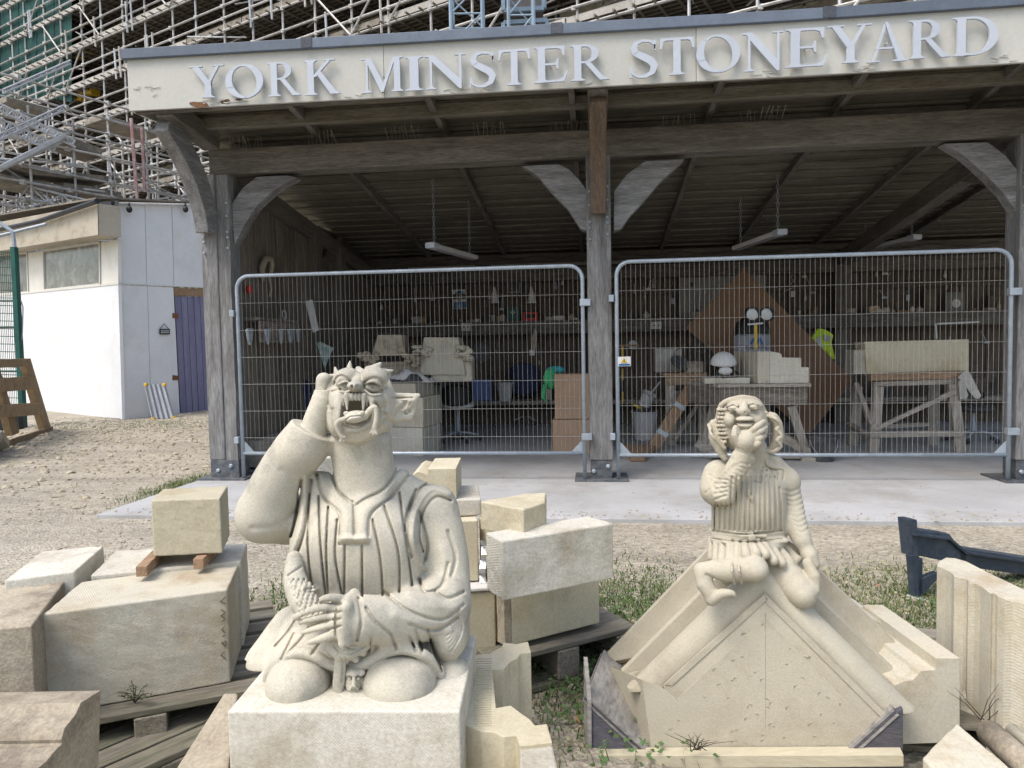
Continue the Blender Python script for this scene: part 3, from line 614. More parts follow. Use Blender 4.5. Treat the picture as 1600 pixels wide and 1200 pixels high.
# ---------------------------------------------------------------- green mesh gate panel far left, with steel post
gy=onz(30,668); gd=np.array([1.0,.35,0]); gd/=np.linalg.norm(gd); gn=np.array([gd[1],-gd[0],0])
gf=thing('mesh_fence','dark green welded mesh fence panel with green post behind the leaning pallet','fence',tuple(gy))
G=lambda a,b,o=0:onp(a,b,gy+gn*o,gn)
MB().bar(G(38,690),G(22,386),.09,.09).build('post',GREEN,gf,bevel=.006)
MB().tube([G(23,390),G(20,362),G(-20,335)],.035,8).build('post_extension',GALV,gf)
MB().tube([G(-40,378),G(72,350)],.028,8).build('overhang_rail',GALV,gf)
wm=MB()
for k in range(26): wm.tube([G(28-3.2*k*.9,672),G(17-3.2*k*.9,392)],.006,4)
for k in range(24):
    y_=394+k*12.0; wm.tube([G(-60,y_-2),G(22+(y_-392)*.05,y_)],.0065,4)
wm.build('mesh_wires',GREEN,gf,kind='stuff')
for y_ in (470,511,580): MB().tube([G(-60,y_),G(28,y_)],.02,6).build('mesh_rail',GREEN,gf)
MB().tube([G(33,470),G(36,480),G(35,520),G(32,545)],.01,6).build('cable',GALV,gf)
MB().prism([G(-60,648,.3),G(36,650,.3),G(38,672,.3),G(-60,672,.3)],(0,-.1,0)).build('base_block',BLACK,gf)
# leaning pallet
pd=5.9/1.0
pal=thing('leaning_pallet','weathered timber pallet stood on end against the green mesh fence','pallet',tuple(onz(40,690)))
q0=onz(10,700); q1=onz(80,671); dn=pn(q0,q1); PP=lambda a,b,o=0.:onp(a,b,q0+dn*o,dn)
lean=-.0
for i,(qa,qb,qc,qd) in enumerate([((2,560),(44,560),(46,572),(0,575)),((0,590),(52,588),(56,608),(3,614)),((4,632),(59,629),(62,648),(8,654)),((8,688),(80,666),(80,673),(10,699))]):
    MB().prism([PP(qa[0]-(60 if i<3 else 60),qa[1]+3 if i<3 else 707),PP(*qb),PP(*qc),PP(qd[0]-60,qd[1]+3 if i<3 else 720)],dn*.03).build('deck_board',W_PALN['x'],pal,bevel=.004)
for q in ([(38,562),(48,560),(80,668),(70,672)],[(-10,572),(-2,569),(31,676),(20,681)],[(-62,580),(-54,577),(-20,690),(-30,694)]):
    MB().prism([PP(*k,-.004) for k in q],-dn*.09).build('bearer',W_PALN['z'],pal,bevel=.006)
for q in ([(5,596),(56,594),(60,606),(8,610)],[(12,640),(66,636),(69,645),(14,650)]):
    MB().prism([PP(*k,-.1) for k in q],-dn*.02).build('deck_board',W_PALN['x'],pal)
ob=MB().prism([onz(-20,694,.25),onz(4,672,.3),onz(15,688,.1),onz(-20,700,.1)],(0,0,-.1)).build('stone_offcut',ST_WHITE,bevel=.01); tag(ob,'pale stone offcut at the far left edge on the gravel below the leaning pallet','stone block')

# ---------------------------------------------------------------- the Minster wall and its scaffolds
U=hdir(-58.6); V=hdir(31.4)      # the two axes of the great building
O=at(430,560,34.0); O[2]=0
def MU(u,v,z): return O+U*u+V*v+np.array([0,0,z])
mw=thing('minster_wall','tall limestone church wall with dark window openings behind the scaffolding','church',tuple(O))
us=[-48,-40,-33,-26.5,-21,-19,-15,-13,-8.5,-6.5,-2.5,-.5,4.5,6.5,12,14,20,23,34]
for i in range(len(us)-1):
    a,b=us[i],us[i+1]
    if i%2==0: MB().prism([MU(a,2.2,0),MU(b,2.2,0),MU(b,4,0),MU(a,4,0)],(0,0,32)).build('window_bay',DARKW if b-a<5 else DARKW,mw)
    else: MB().prism([MU(a,1.2,0),MU(b,1.2,0),MU(b,4,0),MU(a,4,0)],(0,0,32)).build('buttress',MINST,mw,bevel=.1)
for z in (6.2,10.4,14.6,19.0,24): MB().prism([MU(-48,.95,z),MU(34,.95,z),MU(34,2.5,z),MU(-48,2.5,z)],(0,0,.9)).build('string_course',MINST,mw,bevel=.08)
r=np.random.default_rng(31)
for k in range(60):
    u=-24+56*r.random(); z=2+20*r.random(); L_=.7+r.random(); MB().prism([MU(u,.8,z),MU(u+L_,.8,z),MU(u+L_,2.4,z),MU(u,2.4,z)],(0,0,.5+.8*r.random())).build('stone_block_course',MINST,mw,bevel=.04)
def scaf(name,label,F,u0,u1,z0,z1,bay,lift,depth,loc,decks=True,seed=1,r0=.05,dk=1.0):
    r=np.random.default_rng(seed); t=thing(name,label,'scaffolding',tuple(loc)); nu=int(round((u1-u0)/bay)); nz=int(round((z1-z0)/lift))
    for j,v in enumerate((0,-depth)):
        for i in range(nu+1):
            u=u0+i*bay+.1*r.normal(); MB().tube([F(u,v,max(z0-1,0)),F(u+.1*r.normal(),v,z1+r.random())],r0,6).build('standard',SCAF if r.random()>.15 else ALU,t)
        for k in range(nz+1):
            for dz in (0,.55,1.1) if j else (0,.9):
                z=z0+k*lift+dz; MB().tube([F(u0-.6,v-.08,z+.05*r.normal()),F(u1+.6,v-.08,z+.05*r.normal())],r0*.95,6).build('ledger',SCAF,t)
    for i in range(nu):
        for k in range(nz):
            if r.random()<.22:
                s=r.random()<.5; z=z0+k*lift; a,b=(u0+i*bay,u0+(i+1)*bay)[::1 if s else -1]
                MB().tube([F(a,-depth-.1,z),F(b,-depth-.1,z+lift)],r0*.9,6).build('brace',SCAF,t)
    if decks:
        for k in range(nz+1):
            z=z0+k*lift
            a=u0
            while a<u1:
                b=min(a+3.9,u1)
                if r.random()<dk:
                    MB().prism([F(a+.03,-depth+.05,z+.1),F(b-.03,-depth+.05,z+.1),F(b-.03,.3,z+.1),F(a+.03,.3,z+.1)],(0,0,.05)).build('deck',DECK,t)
                    MB().prism([F(a+.03,-depth-.02,z+.12),F(b-.03,-depth-.02,z+.12),F(b-.03,-depth+.03,z+.12),F(a+.03,-depth+.03,z+.12)],(0,0,.23)).build('toe_board',TOEB if r.random()<.75 else BOARD,t)
                a=b
            tr=MB()
            for u in np.arange(u0,u1,.62): tr.tube([F(u,-depth-.35,z+.03),F(u,.2,z+.03)],r0*.9,5)
            for vv in np.arange(-depth+.25,0,.26): tr.bar(F(u0,vv,z+.085),F(u1,vv,z+.085),.03,.03)
            tr.build('transoms',BOARD,t,kind='stuff')
    fit=MB()
    for i in range(nu+1):
        for k in range(nz+1):
            for dz in (0,.55,1.1): fit.box(F(u0+i*bay,-depth-.05,z0+k*lift+dz),(.14,.14,.14))
    fit.build('couplers',SCAF,t,kind='stuff')
    return t
sA=scaf('scaffolding','long many-decked tube scaffold across the church wall above the shed roof',MU,-25.0-3.8,30,5.4,25,1.9,2.0,2.4,MU(0,-2.4,0),seed=4)
r=np.random.default_rng(91)
for k in range(190):
    u=-24+50*r.random(); z=6+16*r.random(); du=(1+2.6*r.random())*r.choice((-1,1)); v=-2.6+1.8*r.random()
    MB().tube([MU(u,v,z),MU(u+du,v+.8*r.normal(),z+(r.random()-.25)*2.2)],.034,5).build('brace',SCAF if r.random()<.6 else ALU,sA)
for k in range(60):
    u=-22+46*r.random(); z=7.4+2*int(7*r.random()); MB().tube([MU(u,-2.5,z-.3),MU(u+.03,-2.52,z+1.2)],.05,6).build('guard_post',ALU if r.random()<.5 else TOEB,sA)
for k in range(40):
    u=-22+44*r.random(); z=5.6+2*int(7*r.random()); L_=.5+1.5*r.random(); MB().prism([MU(u,-1.2,z),MU(u+L_,-1.2,z),MU(u+L_,-.6,z),MU(u,-.6,z)],(0,0,.25+.7*r.random())).build('stacked_materials',[BOARD,TOEB,MINST,W_NEW['x']][k%4],sA)
# green debris netting hung on the left of the main scaffold
def onU(px,py,v): return onp(px,py,MU(0,v,0),V)
for i,(x0,x1) in enumerate(((-40,0),(1,29),(30,57),(58,84),(85,112))):
    ys0=lambda x:-10
    q=[onU(x0,-40,-2.36),onU(x1,-40,-2.36),onU(x1,160-.1*(112-x1),-2.36),onU(x0,155,-2.36)]
    MB().prism(q,V*.02).build('debris_net',NET,sA)
    for k in range(7):
        a=onU(x0,30+24*k-10*(x0/100),-1.72)
for px,py in ((112,70),(119,136)):
    q=[onU(px,py,-2.0),onU(px+23,py-1,-2.0),onU(px+23,py+11,-2.0),onU(px+7,py+10,-2.0),onU(px+6,py+20,-2.0),onU(px,py+21,-2.0)]
    MB().prism(q,V*.5).build('hoist_guard',YEL,sA,bevel=.03)
# scaffold B: nearer one at lower left, running away to the right
OB=at(-60,560,23.0); OB[2]=0


def FB(u,v,z): return OB+V*u+U*v+np.array([0,0,z])
sB=scaf('scaffolding','lower tangle of scaffold tubes and stair flights above the white hut roof',FB,-3,12.3,3.6,9.2,1.45,1.4,1.6,FB(4,-1.6,0),decks=False,seed=8,r0=.04)
r=np.random.default_rng(17); n0=0
for k in range(90):    # loose braces and guard rails, each a tube
    u=-2+16*r.random(); z=3.9+4.3*r.random()*(1 if u<9 else .75); du=(.8+1.8*r.random())*(1 if r.random()<.5 else -1); dz=(r.random()-.3)*1.7; v=-1.6*r.random()-.1
    MB().tube([FB(u,v,z),FB(u+du,v-.4*r.random(),z+dz)],.03+.015*r.random(),5).build('brace',ALU if r.random()<.6 else SCAF,sB)
for k in range(70):
    u=1+13*r.random(); z=3.9+3.3*r.random(); v=-1.6*r.random(); MB().tube([FB(u,v,z),FB(u+.03,v,z+.5+.8*r.random())],.032,5).build('guard_post',ALU,sB)
# boards
for (x0,y0,x1,y1,h_) in ((-10,246,48,262,9),(95,208,160,232,14),(0,272,100,290,12),(100,285,190,300,13),(45,262,170,275,10),(160,178,250,205,9),(10,150,75,168,9)):
    P=[onp(x0,y0,FB(0,-1.5,0),U),onp(x1,y1,FB(0,-1.5,0),U),onp(x1,y1+h_,FB(0,-1.5,0),U),onp(x0,y0+h_,FB(0,-1.5,0),U)]
    MB().prism(P,U*1.2).build('scaffold_board',BOARD,sB,bevel=.02)
# aluminium stair flight and lattice beams
def latt(p,q,h,name,n_=9,m=ALU):
    mb=MB(); up=np.array([0,0,h]); mb.tube([p,q],.036,6); mb.tube([p+up,q+up],.036,6)
    for k in range(n_): 
        a=p+(q-p)*k/n_; b=p+(q-p)*(k+1)/n_; mb.tube([a,b+up],.03,5) if k%2 else mb.tube([a+up,b],.02,5); mb.tube([a,a+up],.02,5)
    return mb.build(name,m,sB)
pB=FB(0,-1.9,0); Q=lambda a,b,v=-1.9:onp(a,b,FB(0,v,0),U)
latt(Q(-10,168),Q(118,230),.22,'stair_stringer',18)
MB().bar(Q(0,262),Q(100,212),.35,.12).build('lattice_beam',ALU,sB)
MB().bar(Q(-10,270),Q(95,222),.1,.1).build('stair_stringer',ALU,sB)
latt(Q(-10,222),Q(100,172),.16,'lattice_beam',10); latt(Q(5,146),Q(110,100),.12,'lattice_beam',10)
latt(Q(0,200),Q(90,240),.3,'lattice_beam',12)
for a,b,c,d in ((205,185,215,320),(222,200,226,300)): MB().tube([Q(a,b),Q(c,d)],.06,6).build('standard',PINK,sB)
for k in range(34):
    a=FB(.5+11*r.random(),-.4-1.6*r.random(),3.9+3.2*r.random()); d=V*(.5+1.2*r.random())*r.choice((-1,1))+np.array([0,0,(r.random()-.5)*1.4])+U*r.normal()*.3; latt(a,a+d,.22+.25*r.random(),'lattice_beam',4)
for k in range(70):
    a=FB(-1+13*r.random(),-.3-1.7*r.random(),3.8+3.6*r.random()); d=V*r.normal()*.8+np.array([0,0,r.normal()*.6])+U*r.normal()*.5; MB().tube([a,a+d],.022+.012*r.random(),5).build('loose_tube',ALU if r.random()<.75 else SCAF,sB)
# blue mast climber towers above the roof, one thing each
def mast(px,label,w_=.75,d=17.0):
    b=at(px,-80,d); f=hdir(0); rr=hdir(90); t=thing('mast_tower',label,'hoist mast',tuple(b))
    z0,z1=b[2]-4.5,b[2]+1.0
    cs=[b+rr*sx*w_/2+f*sy*w_/2 for sx,sy in ((-1,-1),(1,-1),(1,1),(-1,1))]
    for c in cs: MB().tube([np.array([c[0],c[1],z0]),np.array([c[0],c[1],z1])],.045,6).build('mast_leg',mat('light_blue_steel',(.33,.43,.52),(.27,.36,.45),None),t)
    mb=MB()
    for k in range(8):
        za=z0+k*.7
        for i in range(4): 
            c,e=cs[i],cs[(i+1)%4]; mb.tube([np.array([c[0],c[1],za]),np.array([e[0],e[1],za+.7])],.022,5); mb.tube([np.array([c[0],c[1],za]),np.array([e[0],e[1],za])],.022,5)
    mb.build('lattice',mat('light_blue_steel',(.33,.43,.52)),t)
    return t
mast(728,'pale blue lattice hoist mast rising behind the roof above the first letters of MINSTER'); mast(812,'pale blue hoist mast beside the grey caged panels above the roof trim',.6)
cg=at(845,30,17.5); cgt=thing('hoist_cage','grey mesh hoist cage with blue frame above the middle of the roof','hoist cage',tuple(at(845,60,17.5)))
for (x0,y0,x1,y1) in ((787,-10,850,17),(787,36,855,62)):
    P=[at(x0,y0,17.6),at(x1,y0-4,17.6),at(x1,y1-4,17.6),at(x0,y1,17.6)]
    fr=MB()
    for a,b in zip(P,P[1:]+P[:1]): fr.bar(a,b,.1,.1)
    fr.build('cage_frame',mat('light_blue_steel',(.33,.43,.52)),cgt); MB().prism(P,hdir(0)*.8).build('cage_panel',mat('grey_cage',(.25,.22,.21),(.2,.18,.17),None),cgt)
# ---------------------------------------------------------------- temporary fence panels
def fence(label,x0,x1,zb,zt,y=YF-.13):
    t=thing('fence_panel',label,'fence',((x0+x1)/2,y,.035)); R=.12; r0=.018
    def arc(cx,cz,a0,a1): return [(cx+R*math.cos(math.radians(a)),y,cz+R*math.sin(math.radians(a))) for a in np.linspace(a0,a1,7)]
    pts=[(x0,y,.04),(x0,y,zt-R)]+arc(x0+R,zt-R,180,90)[1:]+arc(x1-R,zt-R,90,0)+[(x1,y,.04)]
    MB().tube(pts,r0,10).build('frame',GALV,t,smooth=True)
    MB().tube([(x0,y,zb),(x1,y,zb)],.017,8).build('bottom_rail',GALV,t,smooth=True)
    n=int((x1-x0)/.0418); 
    for k in range(1,n):
        x=x0+(x1-x0)*k/n; e=R-math.sqrt(max(R*R-max(R-min(x-x0,x1-x),0)**2,0)) if min(x-x0,x1-x)<R else 0
        j=.0025*math.sin(k*2.3); 
        if k==1 : w0=MB()
        w0.tube([(x+j,y+.006,zb),(x-j,y+.002,(zb+zt)/2),(x+j*.5,y+.006,zt-e)],.0013,4,cap=False)
    hz=MB()
    for k in range(1,8):
        z=zb+(zt-zb)*k/7.35; z=zt-.255*k
        if z<zb+.05: continue
        hz.tube([(x0,y-.003,z),(x0+(x1-x0)*.3,y-.003,z-.004),(x0+(x1-x0)*.7,y-.003,z+.003),(x1,y-.003,z)],.0016,4,cap=False)
    w0.build('upright_wires',WIRE,t,kind='stuff'); hz.build('cross_wires',WIRE,t,kind='stuff')
    for sx,xx in ((1,x0),(-1,x1)): MB().prism([(xx,y,zb-.0),(xx+sx*.13,y,zb+.0),(xx,y,zb+.14)],(0,.003,0)).build('corner_gusset',GALV,t)
    return t
FL_=fence('left wire fence panel, standing behind the grotesque between the corner and middle posts',XL+.20,XM-.15,.27,1.95)
FR_=fence('right wire fence panel, standing behind the small seated figure and workbenches',XM+.15,XR-.19,.25,1.97)
for x,z,p in ((XL+.20,1.6,FL_),(XL+.2,.4,FL_),(XM-.15,1.62,FL_),(XM-.15,.42,FL_),(XM+.15,1.65,FR_),(XM+.15,.42,FR_),(XR-.19,1.62,FR_),(XR-.19,.45,FR_)):
    sx=1 if x in (XM-.15,XR-.19) else -1
    MB().bb(x-.025,x+.07*sx+.0,YF-.165,YF-.11,z-.03,z+.03).build('clamp',GALV,p,bevel=.004)
# ---------------------------------------------------------------- carved figures: solid modelled as a blended volume, then meshed
class SDF:
    def __init__(s,lo,hi,h):
        s.lo=np.array(lo,float); s.h=h; s.n=np.ceil((np.array(hi)-s.lo)/h).astype(int)+1; s.f=np.full(s.n,1.0,np.float32)
    def sub(s,lo,hi):
        a=np.clip(np.floor((np.array(lo)-s.lo)/s.h).astype(int),0,s.n); b=np.clip(np.ceil((np.array(hi)-s.lo)/s.h).astype(int)+1,0,s.n)
        if (b<=a).any(): return None,None
        sl=tuple(slice(i,j) for i,j in zip(a,b)); ax=[(s.lo[k]+s.h*np.arange(a[k],b[k])).astype(np.float32) for k in range(3)]
        return sl,(ax[0][:,None,None],ax[1][None,:,None],ax[2][None,None,:])
    def op(s,lo,hi,fn,k,mode):
        sl,g=s.sub(np.array(lo)-k-.012,np.array(hi)+k+.012)
        if sl is None: return
        d=fn(*g).astype(np.float32); f=s.f[sl]
        if mode=='add':
            h=np.maximum(k-np.abs(f-d),0)/k if k>0 else 0; s.f[sl]=np.minimum(f,d)-h*h*k/4
        else:
            h=np.maximum(k-np.abs(f+d),0)/k if k>0 else 0; s.f[sl]=np.maximum(f,-d)+h*h*k/4
    def cone(s,a,b,ra,rb,k=.02,mode='add'):
        a=np.asarray(a,float); b=np.asarray(b,float); r=max(ra,rb); ba=b-a; L=float(ba@ba)+1e-12
        def fn(X,Y,Z):
            x,y,z=X-a[0],Y-a[1],Z-a[2]; t=np.clip((x*ba[0]+y*ba[1]+z*ba[2])/L,0,1)
            return np.sqrt((x-t*ba[0])**2+(y-t*ba[1])**2+(z-t*ba[2])**2)-(ra+(rb-ra)*t)
        s.op(np.minimum(a,b)-r,np.maximum(a,b)+r,fn,k,mode)
    def chain(s,P,R,k=.02,mode='add',sub=0):
        P=[np.asarray(p,float) for p in P]; R=R if hasattr(R,'__len__') else [R]*len(P)
        if sub:
            Q=[];W=[];n=len(P)
            for i in range(n-1):
                p0,p1,p2,p3=P[max(i-1,0)],P[i],P[i+1],P[min(i+2,n-1)]
                for t in np.arange(sub)/sub:
                    Q.append(.5*(2*p1+(p2-p0)*t+(2*p0-5*p1+4*p2-p3)*t*t+(3*p1-p0-3*p2+p3)*t**3)); W.append(R[i]+(R[i+1]-R[i])*t)
            Q.append(P[-1]); W.append(R[-1]); P,R=Q,W
        lo=np.min([p-r for p,r in zip(P,R)],0); hi=np.max([p+r for p,r in zip(P,R)],0)
        def fn(X,Y,Z):
            out=None
            for i in range(len(P)-1):
                a,ba=P[i],P[i+1]-P[i]; L=float(ba@ba)+1e-12; x,y,z=X-a[0],Y-a[1],Z-a[2]; t=np.clip((x*ba[0]+y*ba[1]+z*ba[2])/L,0,1)
                d=np.sqrt((x-t*ba[0])**2+(y-t*ba[1])**2+(z-t*ba[2])**2)-(R[i]+(R[i+1]-R[i])*t); out=d if out is None else np.minimum(out,d)
            return out
        s.op(lo,hi,fn,k,mode)
    def ell(s,c,r,k=.02,mode='add',R=None):
        c=np.asarray(c,float); r=np.array(r,float); R=CR if R is None else R; m=r.max()
        def fn(X,Y,Z):
            x,y,z=X-c[0],Y-c[1],Z-c[2]; q=[(R[0,i]*x+R[1,i]*y+R[2,i]*z)/r[i] for i in range(3)]
            k0=np.sqrt(q[0]**2+q[1]**2+q[2]**2)+1e-6; k1=np.sqrt((q[0]/r[0])**2+(q[1]/r[1])**2+(q[2]/r[2])**2)+1e-6
            return k0*(k0-1)/k1
        s.op(c-m,c+m,fn,k,mode)
    def box(s,c,hf,rd=.01,k=.02,mode='add',R=None,tp=0):
        c=np.asarray(c,float); hf=np.array(hf,float); R=CR if R is None else R; m=np.linalg.norm(hf)*1.1
        def fn(X,Y,Z):
            x,y,z=X-c[0],Y-c[1],Z-c[2]; q=[R[0,i]*x+R[1,i]*y+R[2,i]*z for i in range(3)]
            sc=1-tp*np.clip(q[2]/hf[2],-1,1) if tp else 1
            d=[np.abs(q[0])-hf[0]*sc+rd,np.abs(q[1])-hf[1]+rd,np.abs(q[2])-hf[2]+rd]
            return np.sqrt(sum(np.maximum(a,0)**2 for a in d))+np.minimum(np.maximum(np.maximum(d[0],d[1]),d[2]),0)-rd
        s.op(c-m,c+m,fn,k,mode)
    def carve(s,pts,w,depth,dmin,dmax,sub=5):
        """cut (depth>0) or raise (depth<0) a line; drawn as seen from the front, on whatever stone lies between dmin and dmax"""
        P=[np.array(p,float) for p in pts]
        if sub and len(P)>2:
            Q=[];n=len(P)
            for i in range(n-1):
                p0,p1,p2,p3=P[max(i-1,0)],P[i],P[i+1],P[min(i+2,n-1)]
                for t in np.arange(sub)/sub: Q.append(.5*(2*p1+(p2-p0)*t+(2*p0-5*p1+4*p2-p3)*t*t+(3*p1-p0-3*p2+p3)*t**3))
            Q.append(P[-1]); P=Q
        C=[at(p[0],p[1],d) for p in P for d in (dmin,dmax)]; m=3*w*dmax/F_PX
        sl,g=s.sub(np.min(C,0)-m,np.max(C,0)+m)
        if sl is None: return
        X,Y,Z=g; x,y,z=X-CAM[0],Y-CAM[1],Z-CAM[2]
        D=x*AXF[0]+y*AXF[1]+z*AXF[2]; Uu=800+F_PX*(x*AXR[0]+y*AXR[1]+z*AXR[2])/D; Vv=600-F_PX*(x*AXU[0]+y*AXU[1]+z*AXU[2])/D
        best=None
        for a,b in zip(P[:-1],P[1:]):
            ba=b-a; L=float(ba@ba)+1e-9; t=np.clip(((Uu-a[0])*ba[0]+(Vv-a[1])*ba[1])/L,0,1); d=(Uu-a[0]-t*ba[0])**2+(Vv-a[1]-t*ba[1])**2
            best=d if best is None else np.minimum(best,d)
        e=depth*np.exp(-best/(w*w))*((D>dmin)&(D<dmax)); s.f[sl]+=e.astype(np.float32)
    def mesh(s,name,m,parent):
        f=s.f; sg=f<0; n=np.array(f.shape)
        c=np.zeros(n-1,np.uint8)
        for i in (0,1):
            for j in (0,1):
                for k in (0,1): c+=sg[i:n[0]-1+i,j:n[1]-1+j,k:n[2]-1+k]
        act=(c>0)&(c<8); idx=np.full(n-1,-1,np.int32); A=np.argwhere(act); idx[act]=np.arange(len(A))
        acc=np.zeros((len(A),3)); cnt=np.zeros(len(A))
        for ax in range(3):
            o1,o2=[(1,2),(0,2),(0,1)][ax]
            for i in (0,1):
                for j in (0,1):
                    a=A.copy(); a[:,o1]+=i; a[:,o2]+=j; b=a.copy(); b[:,ax]+=1
                    fa=f[a[:,0],a[:,1],a[:,2]]; fb=f[b[:,0],b[:,1],b[:,2]]; msk=(fa<0)!=(fb<0)
                    t=np.zeros(len(A)); t[msk]=fa[msk]/(fa[msk]-fb[msk]); p=a.astype(float); p[:,ax]+=t
                    acc[msk]+=p[msk]; cnt[msk]+=1
        v=s.lo+s.h*acc/np.maximum(cnt,1)[:,None]; Fs=[]
        for ax in range(3):
            o1,o2=[(1,2),(2,0),(0,1)][ax]
            sa=[slice(1,-1)]*3; sa[ax]=slice(0,-1); sb=[slice(1,-1)]*3; sb[ax]=slice(1,None)
            A0=sg[tuple(sa)]; B0=sg[tuple(sb)]; ch=np.argwhere(A0!=B0); 
            if len(ch)==0: continue
            fl=A0[ch[:,0],ch[:,1],ch[:,2]]; e=ch.copy()
            for o in range(3):
                if o!=ax: e[:,o]+=1
            def cell(d1,d2):
                q=e.copy(); q[:,o1]-=d1; q[:,o2]-=d2; return idx[q[:,0],q[:,1],q[:,2]]
            qd=np.stack([cell(1,1),cell(0,1),cell(0,0),cell(1,0)],1); qd[~fl]=qd[~fl][:,::-1]; Fs.append(qd)
        Fq=np.concatenate(Fs); Fq=Fq[(Fq>=0).all(1)]
        T=np.array((Matrix.Translation(parent.location)@Matrix.Rotation(parent.rotation_euler[2],4,'Z')).inverted()); v=v@T[:3,:3].T+T[:3,3]
        me=bpy.data.meshes.new(name); me.vertices.add(len(v)); me.vertices.foreach_set('co',v.astype(np.float32).ravel())
        me.loops.add(Fq.size); me.loops.foreach_set('vertex_index',Fq.astype(np.int32).ravel()); me.polygons.add(len(Fq))
        me.polygons.foreach_set('loop_start',np.arange(0,Fq.size,4,dtype=np.int32)); me.update(calc_edges=True); me.validate(); me.shade_smooth()
        me.materials.append(m); o=bpy.data.objects.new(name,me); COL.objects.link(o); o.parent=parent
        print(name,'faces',len(Fq)); return o
    def rough(s,amp,scale,seed=0):   # gentle unevenness of hand-carved stone
        r=np.random.default_rng(seed)
        for _ in range(10):
            k=r.normal(size=3)*scale; ph=r.random()*6.3
            ax=[s.lo[i]+s.h*np.arange(s.n[i]) for i in range(3)]
            # separable product of sines keeps this cheap
            s.f+= (amp/10**.5*np.sin(k[0]*ax[0]+ph)[:,None,None]*np.sin(k[1]*ax[1]+ph*2)[None,:,None]*np.sin(k[2]*ax[2]+ph*3)[None,None,:]).astype(np.float32)
_r=hdir(90); _f=hdir(0); CR=np.stack([_r,_f,np.array([0,0,1.0])],1)     # columns: right, away, up
def CRr(deg,pit=0,yw=0):   # in-plane rotation (clockwise as seen), pitch, yaw
    return CR@rotz(math.radians(-yw))@rotx(math.radians(pit))@roty(math.radians(deg))
def m_(px,d): return px*d/F_PX
A=at
# ================================================================ the big grotesque
BOT=.05
G=thing('grotesque_statue','large kneeling fanged stone grotesque cupping its ear and swallowing a frog, on a square plinth','statue',tuple(onz(545,1185,.0)[:2])+(0.0,))
# plinth: block under the kneeling figure
plt_=[onz(355,1111,.395),onz(719,1111,.395),onz(737,1003,.395),onz(408,1010,.395)]
# square it up from its front edge
pa,pb=plt_[0],plt_[1]; fx=(pb-pa)/np.linalg.norm(pb-pa); fy=np.array([-fx[1],fx[0],0]); fyb=fy*.43
MB().prism([pa,pb,pb+fyb,pa+fyb],(0,0,-.34)).build('plinth',ST_WHITE,G,bevel=.006,seg=3)
zt=.395
s=SDF((-.95,1.45,.37),(-.05,2.35,1.12),.0025)
C_=s
# seat and base behind: feet and hips
s.box((pa+pb)/2+fy*.38+np.array([0,0,.035]),(.255,.06,.07),.03,.03)                          # back slab under the feet
s.cone(A(400,1040,1.93),A(452,975,2.0),m_(24,1.9),m_(26,1.95),.02)                      # left foot
s.cone(A(412,1040,1.88),A(500,1020,1.95),m_(26,1.9),m_(40,1.9),.02)
s.ell(A(700,990,1.835),(m_(30,1.84),.06,m_(42,1.84)),.006); s.ell(A(706,1052,1.83),(m_(28,1.83),.06,m_(24,1.83)),.004)
s.cone(A(690,1010,1.99),A(640,1000,2.02),m_(28,1.9),m_(40,1.9),.02)
# lap, thighs and skirt
s.ell(A(560,1005,1.95),(m_(128,1.9),.18,m_(70,1.9)),.03)
s.cone(A(468,1045,1.845),A(500,990,2.0),m_(50,1.8),m_(60,1.95),.03)
s.cone(A(626,1045,1.85),A(620,985,2.0),m_(58,1.8),m_(62,1.95),.03)
s.cone(A(470,985,1.92),A(430,1065,1.84),m_(22,1.9),m_(10,1.84),.03)                     # skirt falling at left
s.cone(A(672,985,1.90),A(692,1078,1.82),m_(22,1.9),m_(9,1.82),.03)
s.cone(A(545,960,1.86),A(546,1020,1.84),m_(40,1.84),m_(34,1.8),.05)
# hem roll: raised band that arches over both knees
hem=[(419,1084,1.80),(420,1056,1.775),(436,1032,1.745),(466,1020,1.732),(492,1025,1.73),(516,1038,1.735),(545,1044,1.74),(572,1036,1.735),(600,1020,1.728),(630,1014,1.728),(662,1023,1.738),(684,1044,1.765),(690,1066,1.79),(694,1086,1.80)]
s.chain([A(*p) for p in hem],[m_(8.5,1.78)]*14,.004,sub=3)
# knees
s.ell(A(466,1066,1.742),(m_(49,1.745),.085,m_(41,1.745)),.004); s.ell(A(625,1067,1.742),(m_(57,1.745),.088,m_(44,1.745)),.004)
# torso
s.box(A(567,880,1.94),(m_(103,1.93),.125,m_(95,1.93)),.09,.03,tp=-.03)
s.ell(A(565,845,1.87),(m_(82,1.87),.09,m_(72,1.87)),.06)
s.chain([A(488,798,1.96),A(530,770,1.95),A(600,765,1.95),A(668,790,1.97)],[m_(30,1.95),m_(34,1.95),m_(36,1.95),m_(32,1.95)],.03)
s.box(A(575,775,1.99),(m_(80,1.95),.08,m_(28,1.95)),.05,.04)
# viewer's right arm
s.chain([A(676,797,1.97),A(689,845,1.95),A(697,905,1.92),A(690,945,1.86)],[m_(40,1.97),m_(38,1.95),m_(38,1.92),m_(44,1.86)],.02,sub=3)
s.chain([A(690,945,1.86),A(640,965,1.78),A(585,968,1.72),A(548,966,1.70)],[m_(44,1.86),m_(42,1.78),m_(37,1.72),m_(37,1.70)],.02,sub=3)
s.box(A(546,966,1.695),(m_(10,1.7),.06,m_(38,1.7)),.018,.008,R=CRr(4))                       # open cuff
s.ell(A(531,966,1.695),(m_(4,1.7),.05,m_(30,1.7)),.003,'sub') 
# vest armhole rolls
s.cone(A(492,760,1.92),A(486,880,1.86),m_(20,1.9),m_(22,1.86),.03)
